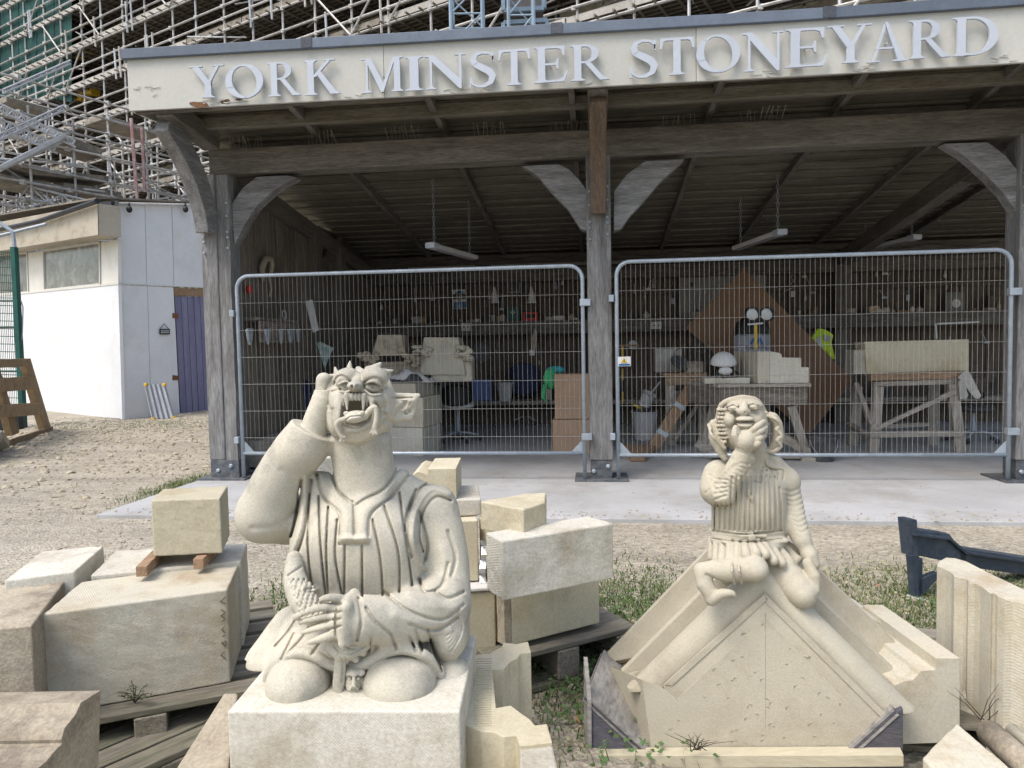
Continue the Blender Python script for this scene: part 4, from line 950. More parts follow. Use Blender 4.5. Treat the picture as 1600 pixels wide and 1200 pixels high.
# left (raised) arm
s.chain([A(482,800,2.0),A(445,812,1.95),A(412,806,1.90)],[m_(38,2.0),m_(38,1.95),m_(38,1.9)],.02)
s.chain([A(412,804,1.90),A(428,765,1.89),A(452,722,1.88),A(475,697,1.87)],[m_(40,1.9),m_(39,1.89),m_(37,1.88),m_(36,1.87)],.03,sub=3)
s.chain([A(470,700,1.87),A(492,668,1.87)],[m_(37,1.87),m_(37,1.87)],.02)
s.box(A(506,638,1.87),(m_(75,1.87),.12,m_(37,1.87)),.004,.004,'sub',R=CRr(30))
s.chain([A(484,690,1.87),A(495,655,1.87),A(504,625,1.87),A(509,600,1.88)],[m_(22,1.87),m_(20,1.87),m_(17,1.87),m_(12,1.88)],.003,sub=3)
s.cone(A(507,598,1.87),A(503,600,1.90),m_(13,1.87),m_(14,1.9),.01)
# neck
s.chain([A(572,785,1.95),A(569,730,1.93),A(565,685,1.92)],[m_(56,1.95),m_(46,1.93),m_(46,1.92)],.02)
for x0,x1 in ((535,540),(596,588)): s.cone(A(x0,690,1.885),A(x1,760,1.885),m_(12,1.88),m_(14,1.88),.03)
for q in ([(702,772),(676,764),(658,782),(648,810),(646,840),(652,866),(664,888)],[(478,748),(474,785),(470,815),(464,840),(456,862)]): s.carve(q,4.5,-.008,1.70,2.0)
for q in ([(704,782),(682,776),(666,792),(657,815),(655,842),(661,862)],[(690,757),(664,758),(648,776),(638,806),(636,838),(643,872)],[(470,750),(466,785),(461,815),(455,838)],[(486,750),(482,788),(478,820),(470,850),(462,868)]): s.carve(q,2.0,.011,1.70,2.0)
# collar: raised band round the neck opening
for q in ([(503,742),(513,772),(535,792),(541,805),(541,835)],[(632,737),(604,770),(578,790),(568,806),(567,835)]):
    s.carve(q,10,-.009,1.72,1.98)
s.carve([(535,842),(572,842)],5,-.012,1.72,1.9)
for q in ([(518,738),(528,766),(546,783),(553,789),(554,836)],[(622,733),(600,764),(570,780),(556,790)]): s.carve(q,2.2,.010,1.72,2.0)
for q in ([(495,742),(505,776),(527,798),(532,812),(531,838)],[(640,740),(613,775),(586,796),(577,812),(576,838)],[(531,850),(576,850)]): s.carve(q,2.0,.009,1.72,1.98)
# folds of the padded vest
for q in ([(484,772),(481,850),(488,925)],[(498,775),(501,850),(509,930)],[(513,792),(510,860),(513,934)],[(527,812),(524,870),(536,934)],[(539,852),(538,935)],[(566,852),(566,935)],[(582,812),(594,870),(598,930)],[(600,790),(622,860),(624,925)],[(624,770),(634,840),(644,915)],[(650,765),(636,800),(632,830)]): s.carve(q,1.5,.014,1.70,2.0)
# skirt pleats
for q in ([(470,955),(452,985),(430,1010)],[(487,975),(470,1000),(450,1020)],[(500,1005),(488,1022)],[(580,998),(579,1018)],[(612,992),(620,1015)],[(650,985),(660,1018)],[(668,985),(690,1050)],[(460,990),(440,1030)],[(640,995),(650,1018)]): s.carve(q,2.2,.008,1.66,1.97)
# sleeve folds
for q in ([(700,880),(690,915),(665,925),(655,905)],[(724,945),(690,968),(640,955),(600,925)],[(610,990),(590,975),(572,950)],[(724,925),(700,935),(680,925)],[(655,800),(668,850),(662,880)],[(560,935),(565,970),(558,1000)],[(700,830),(712,870),(705,900)],[(715,965),(680,985),(640,975)]): s.carve(q,2.4,.009,1.6,1.99)
for q in ([(640,925),(670,945),(720,950)],[(690,860),(700,890)],[(620,960),(650,975)]): s.carve(q,9,-.006,1.6,1.99)
for q in ([(440,735),(465,765),(480,800)],[(395,825),(430,822),(462,800)]): s.carve(q,5,.0035,1.7,2.1)
# swirl on the right foot, toes of the left
for k in range(5): s.carve([(716-k*3,950+k*6),(722-k*3,985),(705-k*2,1018-k*6)],1.6,.004,1.75,1.95)
# the clasped hand: five fingers spread over the fish
for P_,R_w in ((((538,938),(515,934),(500,938)),(8,6,4)),(((538,948),(498,950),(463,964)),(9,8,5.5)),(((538,962),(502,964),(470,972)),(8,7,4)),(((538,973),(506,979),(474,988)),(8,7,3.5)),(((540,985),(512,994),(483,1004)),(9,8,3.5))):
    s.chain([A(*P_[0],1.69),A(*P_[1],1.665),A(*P_[2],1.675)],[m_(q,1.68) for q in R_w],.004,sub=4)
for q in ([(533,956),(500,957),(470,966)],[(533,967),(502,971),(471,979)],[(533,978),(505,986),(476,995)],[(533,944),(512,941),(498,944)]): s.carve(q,1.5,.007,1.60,1.72)
s.ell(A(530,966,1.70),(m_(22,1.7),.03,m_(32,1.7)),.015)
# fish held under the hand: head up at the left, tail fanning down
s.chain([A(459,872,1.80),A(461,905,1.78),A(475,940,1.745),A(492,965,1.72)],[m_(11,1.8),m_(18,1.78),m_(22,1.745),m_(16,1.72)],.006,sub=3)
for j in range(9):
    for k in range(6):
        x=455+k*8+(4 if j%2 else 0)+j*2.2; y=908+j*6.4
        if (x-468-j*2)**2<18**2: s.carve([(x-4,y-3),(x,y+3),(x+4,y-3)],1.2,.0045,1.66,1.86,sub=2)
s.carve([(450,900),(460,893),(470,886)],1.6,.006,1.7,1.86); s.carve([(473,918),(485,914),(493,922)],4,-.006,1.66,1.85)
for q in ([(476,922),(492,919)],[(478,926),(494,925)],[(478,915),(490,913)]): s.carve(q,1.0,.004,1.66,1.85)
s.chain([A(518,1005,1.71),A(535,1020,1.70),A(560,1012,1.71),A(574,1012,1.715)],[m_(12,1.71),m_(13,1.7),m_(9,1.71),m_(3,1.71)],.006,sub=3)
s.chain([A(535,1020,1.705),A(531,1050,1.715),A(530,1075,1.72),A(540,1092,1.72)],[m_(12,1.7),m_(10,1.715),m_(10,1.72),m_(7,1.72)],.006,sub=3)
s.chain([A(540,1092,1.72),A(522,1092,1.72),A(517,1090,1.72)],[m_(5,1.72),m_(4,1.72),m_(3,1.72)],.004)
for e in ((575,1008),(568,1020),(556,1030)): s.cone(A(522,1002,1.705),A(*e,1.715),m_(9,1.7),m_(5,1.7),.006)
for q in ([(522,1010),(540,1024),(566,1013)],[(528,1022),(536,1035),(534,1065)],[(540,1030),(543,1060),(537,1080),(545,1092)],[(534,1008),(552,1014),(570,1010)]): s.carve(q,1.4,.005,1.64,1.78)
s.rough(.0012,38,2)
# trim flat at the plinth top
Zg=s.lo[2]+s.h*np.arange(s.n[2]); s.f=np.maximum(s.f,(zt-.004-Zg)[None,None,:].astype(np.float32))
s.f[0]=s.f[-1]=1; s.f[:,0]=s.f[:,-1]=1; s.f[:,:,0]=s.f[:,:,-1]=1
s.mesh('body',ST_STAT,G); del s
# small bearded mask between the knees
s=SDF(A(530,1100,1.80)-np.array([.0,.15,.0]),A(590,1030,1.66)+np.array([.06,.28,.02]),.0013)
c=A(553,1065,1.735)
s.ell(c,(m_(13,1.73),.03,m_(21,1.73)),.004); s.ell(A(553,1088,1.73),(m_(18,1.73),.02,m_(9,1.73)),.01)
s.cone(A(540,1051,1.722),A(566,1051,1.722),m_(5,1.73),m_(5,1.73),.006); s.ell(A(553,1045,1.735),(m_(15,1.73),.03,m_(6,1.73)),.004)
s.cone(A(553,1055,1.708),A(553,1068,1.700),m_(2.2,1.7),m_(3.2,1.7),.005)
for x in (546.5,559.5):
    s.ell(A(x,1060,1.711),(m_(4.6,1.7),.006,m_(2.8,1.7)),.004,'sub'); s.ell(A(x,1060,1.713),(m_(3.2,1.7),.006,m_(2.2,1.7)),.001); s.carve([(x-5,1056),(x,1054.5),(x+5,1056)],1.2,-.003,1.66,1.76)
s.carve([(547,1078),(550,1073),(553,1074),(556,1073),(560,1078),(562,1087)],1.8,-.004,1.66,1.76); s.carve([(550,1077.5),(556,1077.5)],1.0,.004,1.66,1.76)
for x in (539,567): s.chain([A(x,1062,1.73),A(x+(3 if x>550 else -3),1075,1.73),A(x+(8 if x>550 else -8),1084,1.73)],[m_(4,1.7),m_(4,1.7),m_(2,1.7)],.005)
s.f[0]=s.f[-1]=1; s.f[:,0]=s.f[:,-1]=1; s.f[:,:,0]=s.f[:,:,-1]=1
s.mesh('carved_mask',ST_STAT,G); del s
# head
lo=np.min([A(x,y,d) for x in (488,664) for y in (555,715) for d in (1.70,2.06)],0); hi=np.max([A(x,y,d) for x in (488,664) for y in (555,715) for d in (1.70,2.06)],0)
s=SDF(lo,hi,.0019)
s.ell(A(564,628,1.90),(m_(50,1.9),.10,m_(48,1.9)),.02)
s.ell(A(558,655,1.865),(m_(40,1.87),.085,m_(40,1.87)),.03)            # jaw
s.cone(A(566,690,1.94),A(568,725,1.93),m_(45,1.94),m_(45,1.93),.02)
s.ell(A(600,640,1.90),(m_(14,1.9),.06,m_(34,1.9)),.03)
# cheeks and the muzzle ring
s.ell(A(529,634,1.855),(m_(13,1.85),.04,m_(26,1.85)),.015); s.ell(A(590,622,1.845),(m_(15,1.85),.04,m_(15,1.85)),.015)
s.ell(A(527,660,1.865),(m_(11,1.86),.04,m_(22,1.86)),.02)
mz=[(530,650),(531,628),(536,614),(546,608.5),(562,608),(573,612),(580,624),(584,642),(583,660),(576,678),(557,686),(538,682),(530,668),(530,650)]
s.chain([A(x,y,1.812-.012*(1-abs(y-647)/40)) for x,y in mz],m_(6.5,1.81),.008)
s.ell(A(557,672,1.825),(m_(24,1.82),.03,m_(14,1.82)),.012)
# open mouth
s.ell(A(556,640,1.80),(m_(22,1.8),.10,m_(28,1.8)),.005,'sub'); s.ell(A(556,650,1.79),(m_(24,1.8),.07,m_(20,1.8)),.005,'sub')
# lower lip and gum
s.chain([A(536,664,1.80),A(545,671,1.79),A(560,672,1.787),A(576,664,1.795)],m_(3.5,1.8),.004,sub=3)
# brows
s.ell(A(541,590,1.838),(m_(20,1.84),.035,m_(15,1.84)),.008,R=CRr(-18)); s.ell(A(584,589,1.838),(m_(23,1.84),.037,m_(17,1.84)),.008,R=CRr(20))
s.carve([(566,575),(563,590),(562,600)],3,.012,1.74,1.92)
s.carve([(522,600),(527,590),(536,588),(548,596)],2.2,.006,1.74,1.92); s.carve([(566,602),(578,592),(592,592),(604,606)],2.2,.006,1.74,1.92)
# eyes: sockets, balls, lids, drilled pupils
for x,y,rx,rz_,a in ((540,604.5,9.5,7,-8),(582.5,606,13.5,7.5,10)):
    s.ell(A(x,y,1.818),(m_(rx+2.5,1.82),.022,m_(rz_+2,1.82)),.006,'sub',R=CRr(a)); s.ell(A(x,y,1.832),(m_(rx,1.82),.022,m_(rz_,1.82)),.001,R=CRr(a))
    s.ell(A(x+.5,y-.5,1.812),(m_(3.2,1.8),.006,m_(2.8,1.8)),.001,'sub')
s.carve([(569,600),(582,596),(596,603),(600,612)],1.8,-.005,1.76,1.88); s.carve([(570,610),(580,617),(596,616)],1.8,-.005,1.76,1.88)
s.carve([(529,601),(540,596.5),(551,601)],1.6,-.005,1.76,1.88); s.carve([(529,610),(540,613),(551,609)],1.6,-.004,1.76,1.88)
# snout
s.ell(A(554.5,602.5,1.795),(m_(11.5,1.8),.03,m_(7.5,1.8)),.006); s.cone(A(560,592,1.83),A(556,604,1.80),m_(9,1.8),m_(8,1.8),.008)
for x in (549.5,558): s.ell(A(x,604.5,1.768),(m_(2.3,1.8),.012,m_(3.6,1.8)),.002,'sub')
# teeth
for x,w_ in ((545.5,3),(550.5,3.2),(556.5,3.4),(562,3.2)): s.ell(A(x,620.5,1.795),(m_(w_,1.8),.007,m_(6.5,1.8)),.001)
for x in (541,568.5): s.cone(A(x,618,1.792),A(x+(1.5 if x<550 else -1),640,1.788),m_(4.4,1.8),m_(1.6,1.8),.001)
for x in (537,573): s.cone(A(x,622,1.80),A(x,634,1.80),m_(3,1.8),m_(1.4,1.8),.001)
# horns / crest
for b0,b1,r0,r1,d in (((531,596),(524,574),7,1.2,1.89),((545,588),(547,564.5),10,1.2,1.90),((566,585),(560,577),9,5,1.9),((585,580),(594,568),13,2.5,1.90),((600,582),(614.5,578.5),7,1.2,1.92),((598,600),(606,586),9,5,1.93)):
    s.cone(A(*b0,d),A(*b1,d+.004),m_(r0,d),m_(r1,d),.008)
s.cone(A(526,590,1.90),A(523,575,1.90),m_(5,1.9),m_(1.5,1.9),.008)
# big pointed ear
s.chain([A(608,640,1.92),A(626,634,1.93),A(640,628,1.935),A(653,619,1.94)],[m_(13,1.92),m_(13,1.93),m_(10,1.935),m_(3,1.94)],.012,sub=3)
s.chain([A(610,618,1.92),A(632,618,1.935),A(654,617.5,1.94)],[m_(5,1.92),m_(4,1.93),m_(2.2,1.94)],.008); s.chain([A(612,655,1.915),A(628,652,1.92),A(641,652,1.93),A(648,632,1.94)],[m_(7,1.92),m_(6,1.92),m_(4,1.93),m_(3,1.94)],.008,sub=3)
s.ell(A(632,633,1.905),(m_(13,1.9),.022,m_(9,1.9)),.006,'sub',R=CRr(-25)); s.cone(A(616,640,1.90),A(626,630,1.90),m_(3,1.9),m_(4,1.9),.006)
s.carve([(612,622),(628,622),(645,622)],1.5,.005,1.85,1.96); s.carve([(640,627),(634,640),(640,648)],2,-.005,1.85,1.97)
# temple web and jaw edge
s.chain([A(603,600,1.92),A(607,620,1.915),A(608,650,1.91),A(598,676,1.90)],[m_(8,1.9)]*4,.012,sub=3)
for q in ([(586,630),(594,648),(590,668)],[(598,612),(602,630),(600,650)],[(520,640),(523,665),(530,682)],[(600,658),(606,654),(612,660)]): s.carve(q,3,.005,1.76,1.97)
s.carve([(519,612),(527,610),(533,608)],2,.005,1.78,1.92)
for q in ([(590,645),(600,641),(606,646)],[(592,655),(601,652)]): s.carve(q,2.4,-.004,1.8,1.97)
# cupped hand behind the other ear
s.chain([A(506,594,1.885),A(505,615,1.885),A(508,640,1.88),A(512,660,1.88)],[m_(12,1.88),m_(12,1.88),m_(12,1.88),m_(13,1.88)],.008,sub=2)
s.chain([A(517,590,1.90),A(515,612,1.88),A(514,640,1.86),A(517,668,1.87)],[m_(6,1.9),m_(6,1.88),m_(6,1.86),m_(6,1.87)],.006,sub=2)
for x0 in (500,506,511): s.carve([(x0,618),(x0+4,640)],1.4,.004,1.8,1.92)
s.carve([(508,614),(512,600),(519,590)],1.6,.005,1.8,1.93)
s.rough(.0009,60,5)
s.f[0]=s.f[-1]=1; s.f[:,0]=s.f[:,-1]=1; s.f[:,:,0]=s.f[:,:,-1]=1
s.mesh('head',ST_STAT,G); del s
# the frog in its mouth
s=SDF(A(518,700,1.83)-np.array([.01,.10,.01]),A(600,625,1.75)+np.array([.03,.12,.01]),.0012)
s.ell(A(556,650,1.775),(m_(17,1.78),.035,m_(8.5,1.78)),.008); s.ell(A(553,653,1.765),(m_(15,1.77),.025,m_(8,1.77)),.006)
s.ell(A(541,646,1.757),(m_(4.5,1.76),.008,m_(3.6,1.76)),.004); s.ell(A(566,645,1.757),(m_(4.5,1.76),.008,m_(3.6,1.76)),.004)
for x in (541,566): s.ell(A(x,646,1.748),(m_(2,1.75),.003,m_(1.6,1.75)),.001,'sub')
s.carve([(540,657),(547,651.5),(555,650.5),(563,650),(567,652)],1.1,.004,1.70,1.80)
s.chain([A(570,652,1.78),A(579,640,1.775),A(586,637,1.775),A(588,652,1.775),A(585,668,1.775)],[m_(5,1.78),m_(5,1.78),m_(4.2,1.78),m_(3.6,1.78),m_(4,1.78)],.004,sub=3)
for dx,dy in ((-6,8),(-2,10),(3,9)): s.cone(A(585,669,1.775),A(585+dx,669+dy,1.772),m_(3,1.77),m_(1.8,1.77),.002)
s.chain([A(540,655,1.78),A(530,658,1.775),A(526,664,1.775),A(530,677,1.778),A(535,684,1.78)],[m_(5,1.78),m_(4.4,1.78),m_(4,1.78),m_(3.2,1.78),m_(3.2,1.78)],.004,sub=3)
for dx,dy in ((-2,8),(3,7),(5,1)): s.cone(A(534,682,1.782),A(534+dx,682+dy,1.78),m_(2.6,1.77),m_(1.6,1.77),.002)
s.f[0]=s.f[-1]=1; s.f[:,0]=s.f[:,-1]=1; s.f[:,:,0]=s.f[:,:,-1]=1
s.mesh('carved_frog',ST_STAT,G); del s
# ================================================================ gable stone with the small seated figure
GS=thing('gable_stone','moulded stone gable apex resting in a black plywood cradle, small seated figure on top','carved stone',tuple(onz(1165,1200,0)[:2])+(0.,))
gp0=A(1195,927,2.0); gb=hdir(16.5); ga=hdir(106.5); TH=.34
def gf_(px,py,t=0): return onp(px,py,gp0+gb*t,gb)
P0f=gf_(1037,1070); P1f=gf_(1040,1048); P2f=gf_(1195,927); P3f=gf_(1387,1118)
prof=[(0,-.07),(0,-.004),(.004,0),(.02,0),(.022,-.010)]+[(.180+.152*math.cos(math.radians(q)),.012+.056*math.sin(math.radians(q))) for q in range(195,-50,-15)]+[(.30,-.038),(.36,-.046),(.43,-.042),(.48,-.020),(.515,.03),(.53,.084),(.60,.090),(.605,.046),(.63,.026),(.69,.018),(.75,.024),(.82,.044),(.88,.076),(.915,.112),(.92,.140),(1.0,.143)]
path=[P0f-np.array([0,0,.010]),P0f,P2f,P3f]
def ac(p): q=p-gp0; return np.array([q@ga,q[2]])
pc=[ac(p) for p in path]; nor=[]
for i in range(0):
    ns=[]
    for a,b in ((i-1,i),(i,i+1)):
        if a>=0 and b<4: d=pc[b]-pc[a]; d/=np.linalg.norm(d); ns.append(np.array([-d[1],d[0]]))
    if len(ns)==2: n_=ns[0]+ns[1]; n_/=np.linalg.norm(n_); n_/=n_@ns[0]; 
    else: n_=ns[0]
    nor.append(n_)
OUT=[gf_(938,1030,TH)-np.array([0,0,.010]),gf_(938,1030,TH),gf_(1172,786,TH),gf_(1440,1040,TH)]
nor=[(ac(o_-gb*TH)-c_)/.143 for o_,c_ in zip(OUT,pc)]
SN=[(-ga*.7+np.array([0,0,.7])),(-ga*.7+np.array([0,0,.7])),np.array([0,0,1.3]),(ga*.7+np.array([0,0,.7]))]; rings=[]
for p,n_,sn in zip(path,nor,SN): rings.append([p+gb*TH*u+((ga*n_[0]+np.array([0,0,1])*n_[1]) if o>0 else sn)*o for u,o in prof]+[p+gb*TH-sn*.07])
mb=MB(); mb.loft(rings,closed=True,cap=True); mb.build('coping_moulding',ST_FRESH,GS,angle=28)
# body under the moulding
dn3=lambda i:-SN[i]*.055
e_=np.array([0,0,-.006])-ga*.006
fr=[gf_(1003,1062),P0f+e_,P0f+dn3(0)*1.0,P2f+dn3(2),P3f+dn3(3),gf_(1387,1121),gf_(1312,1184),gf_(1020,1184)]
bk=[OUT[1]-gb*.004+e_,OUT[1]-gb*.006+e_*.5+dn3(0)*.2,OUT[1]-gb*.004+dn3(0),P2f+dn3(2)+gb*TH*.985,P3f+dn3(3)+gb*TH*.985,gf_(1387,1121)+gb*TH*.985,gf_(1312,1184)+gb*TH*.985,gf_(957,1112,TH*.985)]
body=MB(); n_=8; vs=[p-gb*.0015 for p in fr]+bk
body.add(vs,[tuple(range(n_)),tuple(range(2*n_-1,n_-1,-1))]+[(i,i+n_,(i+1)%n_+n_,(i+1)%n_) for i in range(n_)]); body.build('gable_face',ST_FRESH,GS)
# raised fillet inside the arris, and punch marks on the face
for a,b in ((P2f,P3f),(P0f,P2f)):
    d=(b-a)/np.linalg.norm(b-a); pr=np.array([0,0,1.])-d*d[2]; pr/=np.linalg.norm(pr); 
    MB().prism([a+d*.004-gb*.0035,b-d*.004-gb*.0035,b-pr*.016-d*.004-gb*.0035,a-pr*.016+d*.02-gb*.0035],gb*.003).build('arris_fillet',ST_FRESH,GS)
mk=MB(); r=np.random.default_rng(4)
for k in range(120):
    px,py=r.uniform(1010,1370),r.uniform(960,1165)
    if abs(px-1195)>(py-945)*.86 : continue
    if k%4==0: continue
    c=gf_(px,py)-gb*.0024; a=r.choice([.5,-.4,1.0]); L_=.004+.004*r.random(); u=ga*math.cos(a)+np.array([0,0,math.sin(a)]); v=np.cross(u,gb)
    mk.add([c-u*L_-v*.0016,c+u*L_-v*.0016,c+u*L_+v*.0016+gb*.002,c-u*L_+v*.0016+gb*.002,c+u*0+v*.003-gb*.0016],[(0,1,4),(1,2,4),(2,3,4),(3,0,4)])
mk.build('punch_marks',mat('punch_mark',(.41,.375,.30),(.36,.33,.26),None,fine=150),GS,kind='stuff')
ln=MB(); ln.prism([gf_(1195.3,958)-gb*.0018,gf_(1196.2,958)-gb*.0018,gf_(1196.4,1140)-gb*.0018,gf_(1195.5,1140)-gb*.0018],gb*.001); ln.build('setting_out_line',mat('pencil_line',(.38,.355,.29),None,None),GS)
# cradle
cr=thing('plywood_cradle','black plywood v-shaped cradle with pale batten holding the gable stone','cradle',tuple(onz(1165,1195,0)[:2])+(0.,))
ca=[gf_(917,1093,-.012),gf_(1020,1183,-.012),gf_(917,1183,-.012)]; MB().prism(ca,gb*.02).build('side_cheek',PLY,cr,bevel=.001)
cb=[gf_(1411,1108,-.012),gf_(1411,1183,-.012),gf_(1312,1183,-.012),gf_(1385,1120,-.012)]; MB().prism(cb,gb*.02).build('side_cheek',PLY,cr,bevel=.001)
for a,b,sgn in ((gf_(917,1087,-.016),gf_(1022,1183,-.016),1),(gf_(1311,1183,-.016),gf_(1394,1108,-.016),-1)):
    d=(b-a)/np.linalg.norm(b-a); pr=np.array([0,0,1.])-d*d[2]; pr/=np.linalg.norm(pr)
    for k in range(3): 
        MB().prism([a-pr*.0078*k,b-pr*.0078*k,b-pr*(.0078*k+.0070),a-pr*(.0078*k+.0070)],gb*(.34 if k==0 else .338)).build('ply_sheet',PLYE if k!=1 else PLY,cr)
MB().prism([gf_(912,1026,.02),gf_(918,1093,-.02),gf_(919,1260,-.02),gf_(912,1260,.02)],ga*.012).build('side_board',PLYE,cr)
MB().prism([gf_(919,1181,-.05),gf_(1412,1180,-.05),gf_(1412,1198,-.05),gf_(919,1202,-.05)],gb*.045).build('batten',PINE,cr,bevel=.001)
MB().prism([gf_(919,1202.5,-.045),gf_(1412,1198.5,-.045),gf_(1412,1300,-.045),gf_(919,1300,-.045)],gb*.3).build('skirt_board',PLY,cr)
# small figure
FIG=thing('seated_figure_statue','small carved stone figure with floppy ears looking up, hand on chin, astride the gable apex','statue',tuple(A(1180,900,2.1)[:2])+(float(A(1180,915,2.1)[2]),))
def SB(x0,x1,y0,y1,d0,d1,h):
    c=[A(x,y,d) for x in (x0,x1) for y in (y0,y1) for d in (d0,d1)]; return SDF(np.min(c,0),np.max(c,0),h)
s=SB(1078,1292,690,965,1.9,2.32,.0026)
D=2.12
s.box(A(1169,800,D+.02),(m_(54,D),.08,m_(64,D)),.06,.03,tp=.0); s.ell(A(1167,790,D-.02),(m_(44,D),.07,m_(50,D)),.05)
s.chain([A(1130,742,D+.02),A(1165,728,D+.02),A(1205,730,D+.02),A(1228,752,D+.02)],[m_(21,D),m_(21,D),m_(21,D),m_(20,D)],.03)
s.chain([A(1184,740,D),A(1181,700,D-.01)],[m_(20,D),m_(17,D)],.02)
# left arm (viewer's) raised to the chin
s.chain([A(1122,742,D),A(1119,765,D-.02),A(1131,772,D-.08)],[m_(23,D),m_(25,D),m_(18,D)],.02,sub=2)
s.chain([A(1131,770,D-.08),A(1146,742,D-.10),A(1160,712,D-.11)],[m_(18,D-.1),m_(18,D-.1),m_(14,D-.1)],.015,sub=2)
s.cone(A(1152,712,D-.11),A(1172,716,D-.11),m_(8,D-.1),m_(8,D-.1),.008)
s.ell(A(1172,775,D-.09),(m_(4,2),.01,m_(12,2)),.006,R=CRr(-15))
# right arm down
s.chain([A(1230,750,D+.02),A(1238,790,D+.01),A(1243,815,D-.02),A(1253,844,D-.05)],[m_(17,D),m_(17,D),m_(17,D),m_(14,D)],.015,sub=3)
s.chain([A(1256,850,D-.05),A(1265,868,D-.07),A(1272,882,D-.08)],[m_(11,D),m_(12,D),m_(9,D)],.01)
s.chain([A(1262,880,D-.10),A(1272,900,D-.12),A(1277,922,D-.13)],[m_(8,2),m_(9,2),m_(4,2)],.006)
# belt and fluted skirt
s.box(A(1168,836,D+.005),(m_(53,D),.085,m_(5,D)),.02,.004); s.ell(A(1168,845,D),(m_(56,D),.10,m_(20,D)),.01)
fl=[(1112,845,1112,872,D+.02),(1120,845,1119,876,D-.03),(1130,845,1128,880,D-.06),(1141,846,1140,880,D-.085),(1152,847,1152,878,D-.10),(1163,846,1166,868,D-.11),(1173,846,1182,864,D-.11),(1183,846,1196,866,D-.105),(1192,846,1209,876,D-.10),(1200,846,1222,880,D-.085),(1208,846,1234,878,D-.06),(1215,846,1245,874,D-.03),(1219,844,1252,866,D+.0)]
for x0,y0,x1,y1,d in fl: s.cone(A(x0,y0,d+.02),A(x1,y1,d-.025),m_(6,D),m_(7,D),.002)
s.cone(A(1196,838,D-.09),A(1142,833,D-.085),m_(3.5,2),m_(3.0,2),.003); s.box(A(1174,838,D-.098),(m_(6,2),.012,m_(6,2)),.004,.002)
s.chain([A(1147,832,D-.09),A(1158,838,D-.10),A(1170,836,D-.10)],[m_(2.5,2)]*3,.002)
s.carve([(1114,830),(1168,835),(1222,829)],1.3,.006,1.95,2.25); s.carve([(1114,842),(1168,847),(1222,842)],1.3,.006,1.95,2.25)
# folded left leg with garter
s.ell(A(1178,888,D-.14),(m_(21,2),.05,m_(20,2)),.006); s.cone(A(1172,885,D-.08),A(1176,872,D+.02),m_(20,2),m_(22,2),.02)
s.chain([A(1176,888,D-.14),A(1148,892,D-.13),A(1118,890,D-.11),A(1098,894,D-.10)],[m_(17,2),m_(17,2),m_(16,2),m_(13,2)],.01,sub=2)
for x in (1146,1157): s.chain([A(x-3,874,D-.12),A(x-2,892,D-.175),A(x+2,912,D-.15)],m_(1.8,2),.002,sub=3)
s.chain([A(1095,890,D-.10),A(1101,912,D-.11),A(1114,932,D-.12)],[m_(11,2),m_(13,2),m_(12,2)],.008,sub=2)
s.chain([A(1112,936,D-.12),A(1128,928,D-.14),A(1143,927,D-.15),A(1148,931,D-.15)],[m_(11,2),m_(8,2),m_(5,2),m_(3,2)],.006,sub=3)
s.carve([(1122,908),(1112,902),(1104,898)],2,.006,1.9,2.1)
# right thigh
s.chain([A(1205,885,D-.04),A(1232,905,D-.08),A(1256,928,D-.12)],[m_(24,2.08),m_(26,2.04),m_(19,2)],.015,sub=2)
s.ell(A(1245,925,D-.10),(m_(20,2),.05,m_(24,2)),.02,R=CRr(-30))
s.chain([A(1277,895,D-.10),A(1281,910,D-.11),A(1275,925,D-.12)],m_(3,2),.003,sub=3)
s.cone(A(1150,890,D+.02),A(1215,890,D+.02),m_(30,2.1),m_(30,2.1),.03)
# jerkin flutes
for k in range(14):
    x=1117+k*7.9; xt=1117+(x-1117)*.93+5
    top=745 if 1140<x<1215 else 762
    if x<1135: top=790
    s.carve([(xt,top),(x+.5,790),(x,828)],1.5,.0065,1.95,2.22)
for k in range(5): s.carve([(1196-k*1.5,716+k*5),(1190+k*8,735),(1190+k*8.4,750)],1.3,.005,1.98,2.2)
s.carve([(1172,728),(1180,738),(1183,746),(1192,725),(1196,716)],2,-.005,1.95,2.2); s.carve([(1176,753),(1189,754)],1.2,.006,1.95,2.2)
# sleeve creases
for k in range(9): s.carve([(1102+k*5,770-k*5),(1118+k*5,764-k*5),(1132+k*4.6,776-k*6.2)],1.8,.0022,1.9,2.2)
for k in range(5): s.carve([(1108+k*4,742+k*9),(1118,748+k*8),(1135,750+k*6)],1.7,.004,1.95,2.2)
for k in range(9): s.carve([(1222+k*3,765+k*8),(1236+k*2,768+k*8),(1250+k*1.6,762+k*8)],1.9,.0024,1.9,2.25)
s.rough(.0008,50,6)
s.f[0]=s.f[-1]=1; s.f[:,0]=s.f[:,-1]=1; s.f[:,:,0]=s.f[:,:,-1]=1
s.mesh('body',ST_FRESH,FIG); del s
s=SB(1105,1228,614,725,1.94,2.3,.0017)
s.ell(A(1160,664,D+.0),(m_(37,D),.085,m_(42,D)),.02); s.ell(A(1164,668,D-.045),(m_(29,D),.05,m_(38,D)),.02)
s.chain([A(1181,735,D),A(1180,700,D-.0)],[m_(17,D),m_(17,D)],.015)
s.chain([A(1122,655,D-.0),A(1128,633,D-.02),A(1146,624,D-.04),A(1166,622,D-.045),A(1184,628,D-.03),A(1196,648,D)],m_(5,2),.008,sub=3)  # cap rim
s.ell(A(1166,634,D-.05),(m_(27,2),.035,m_(10,2)),.01)
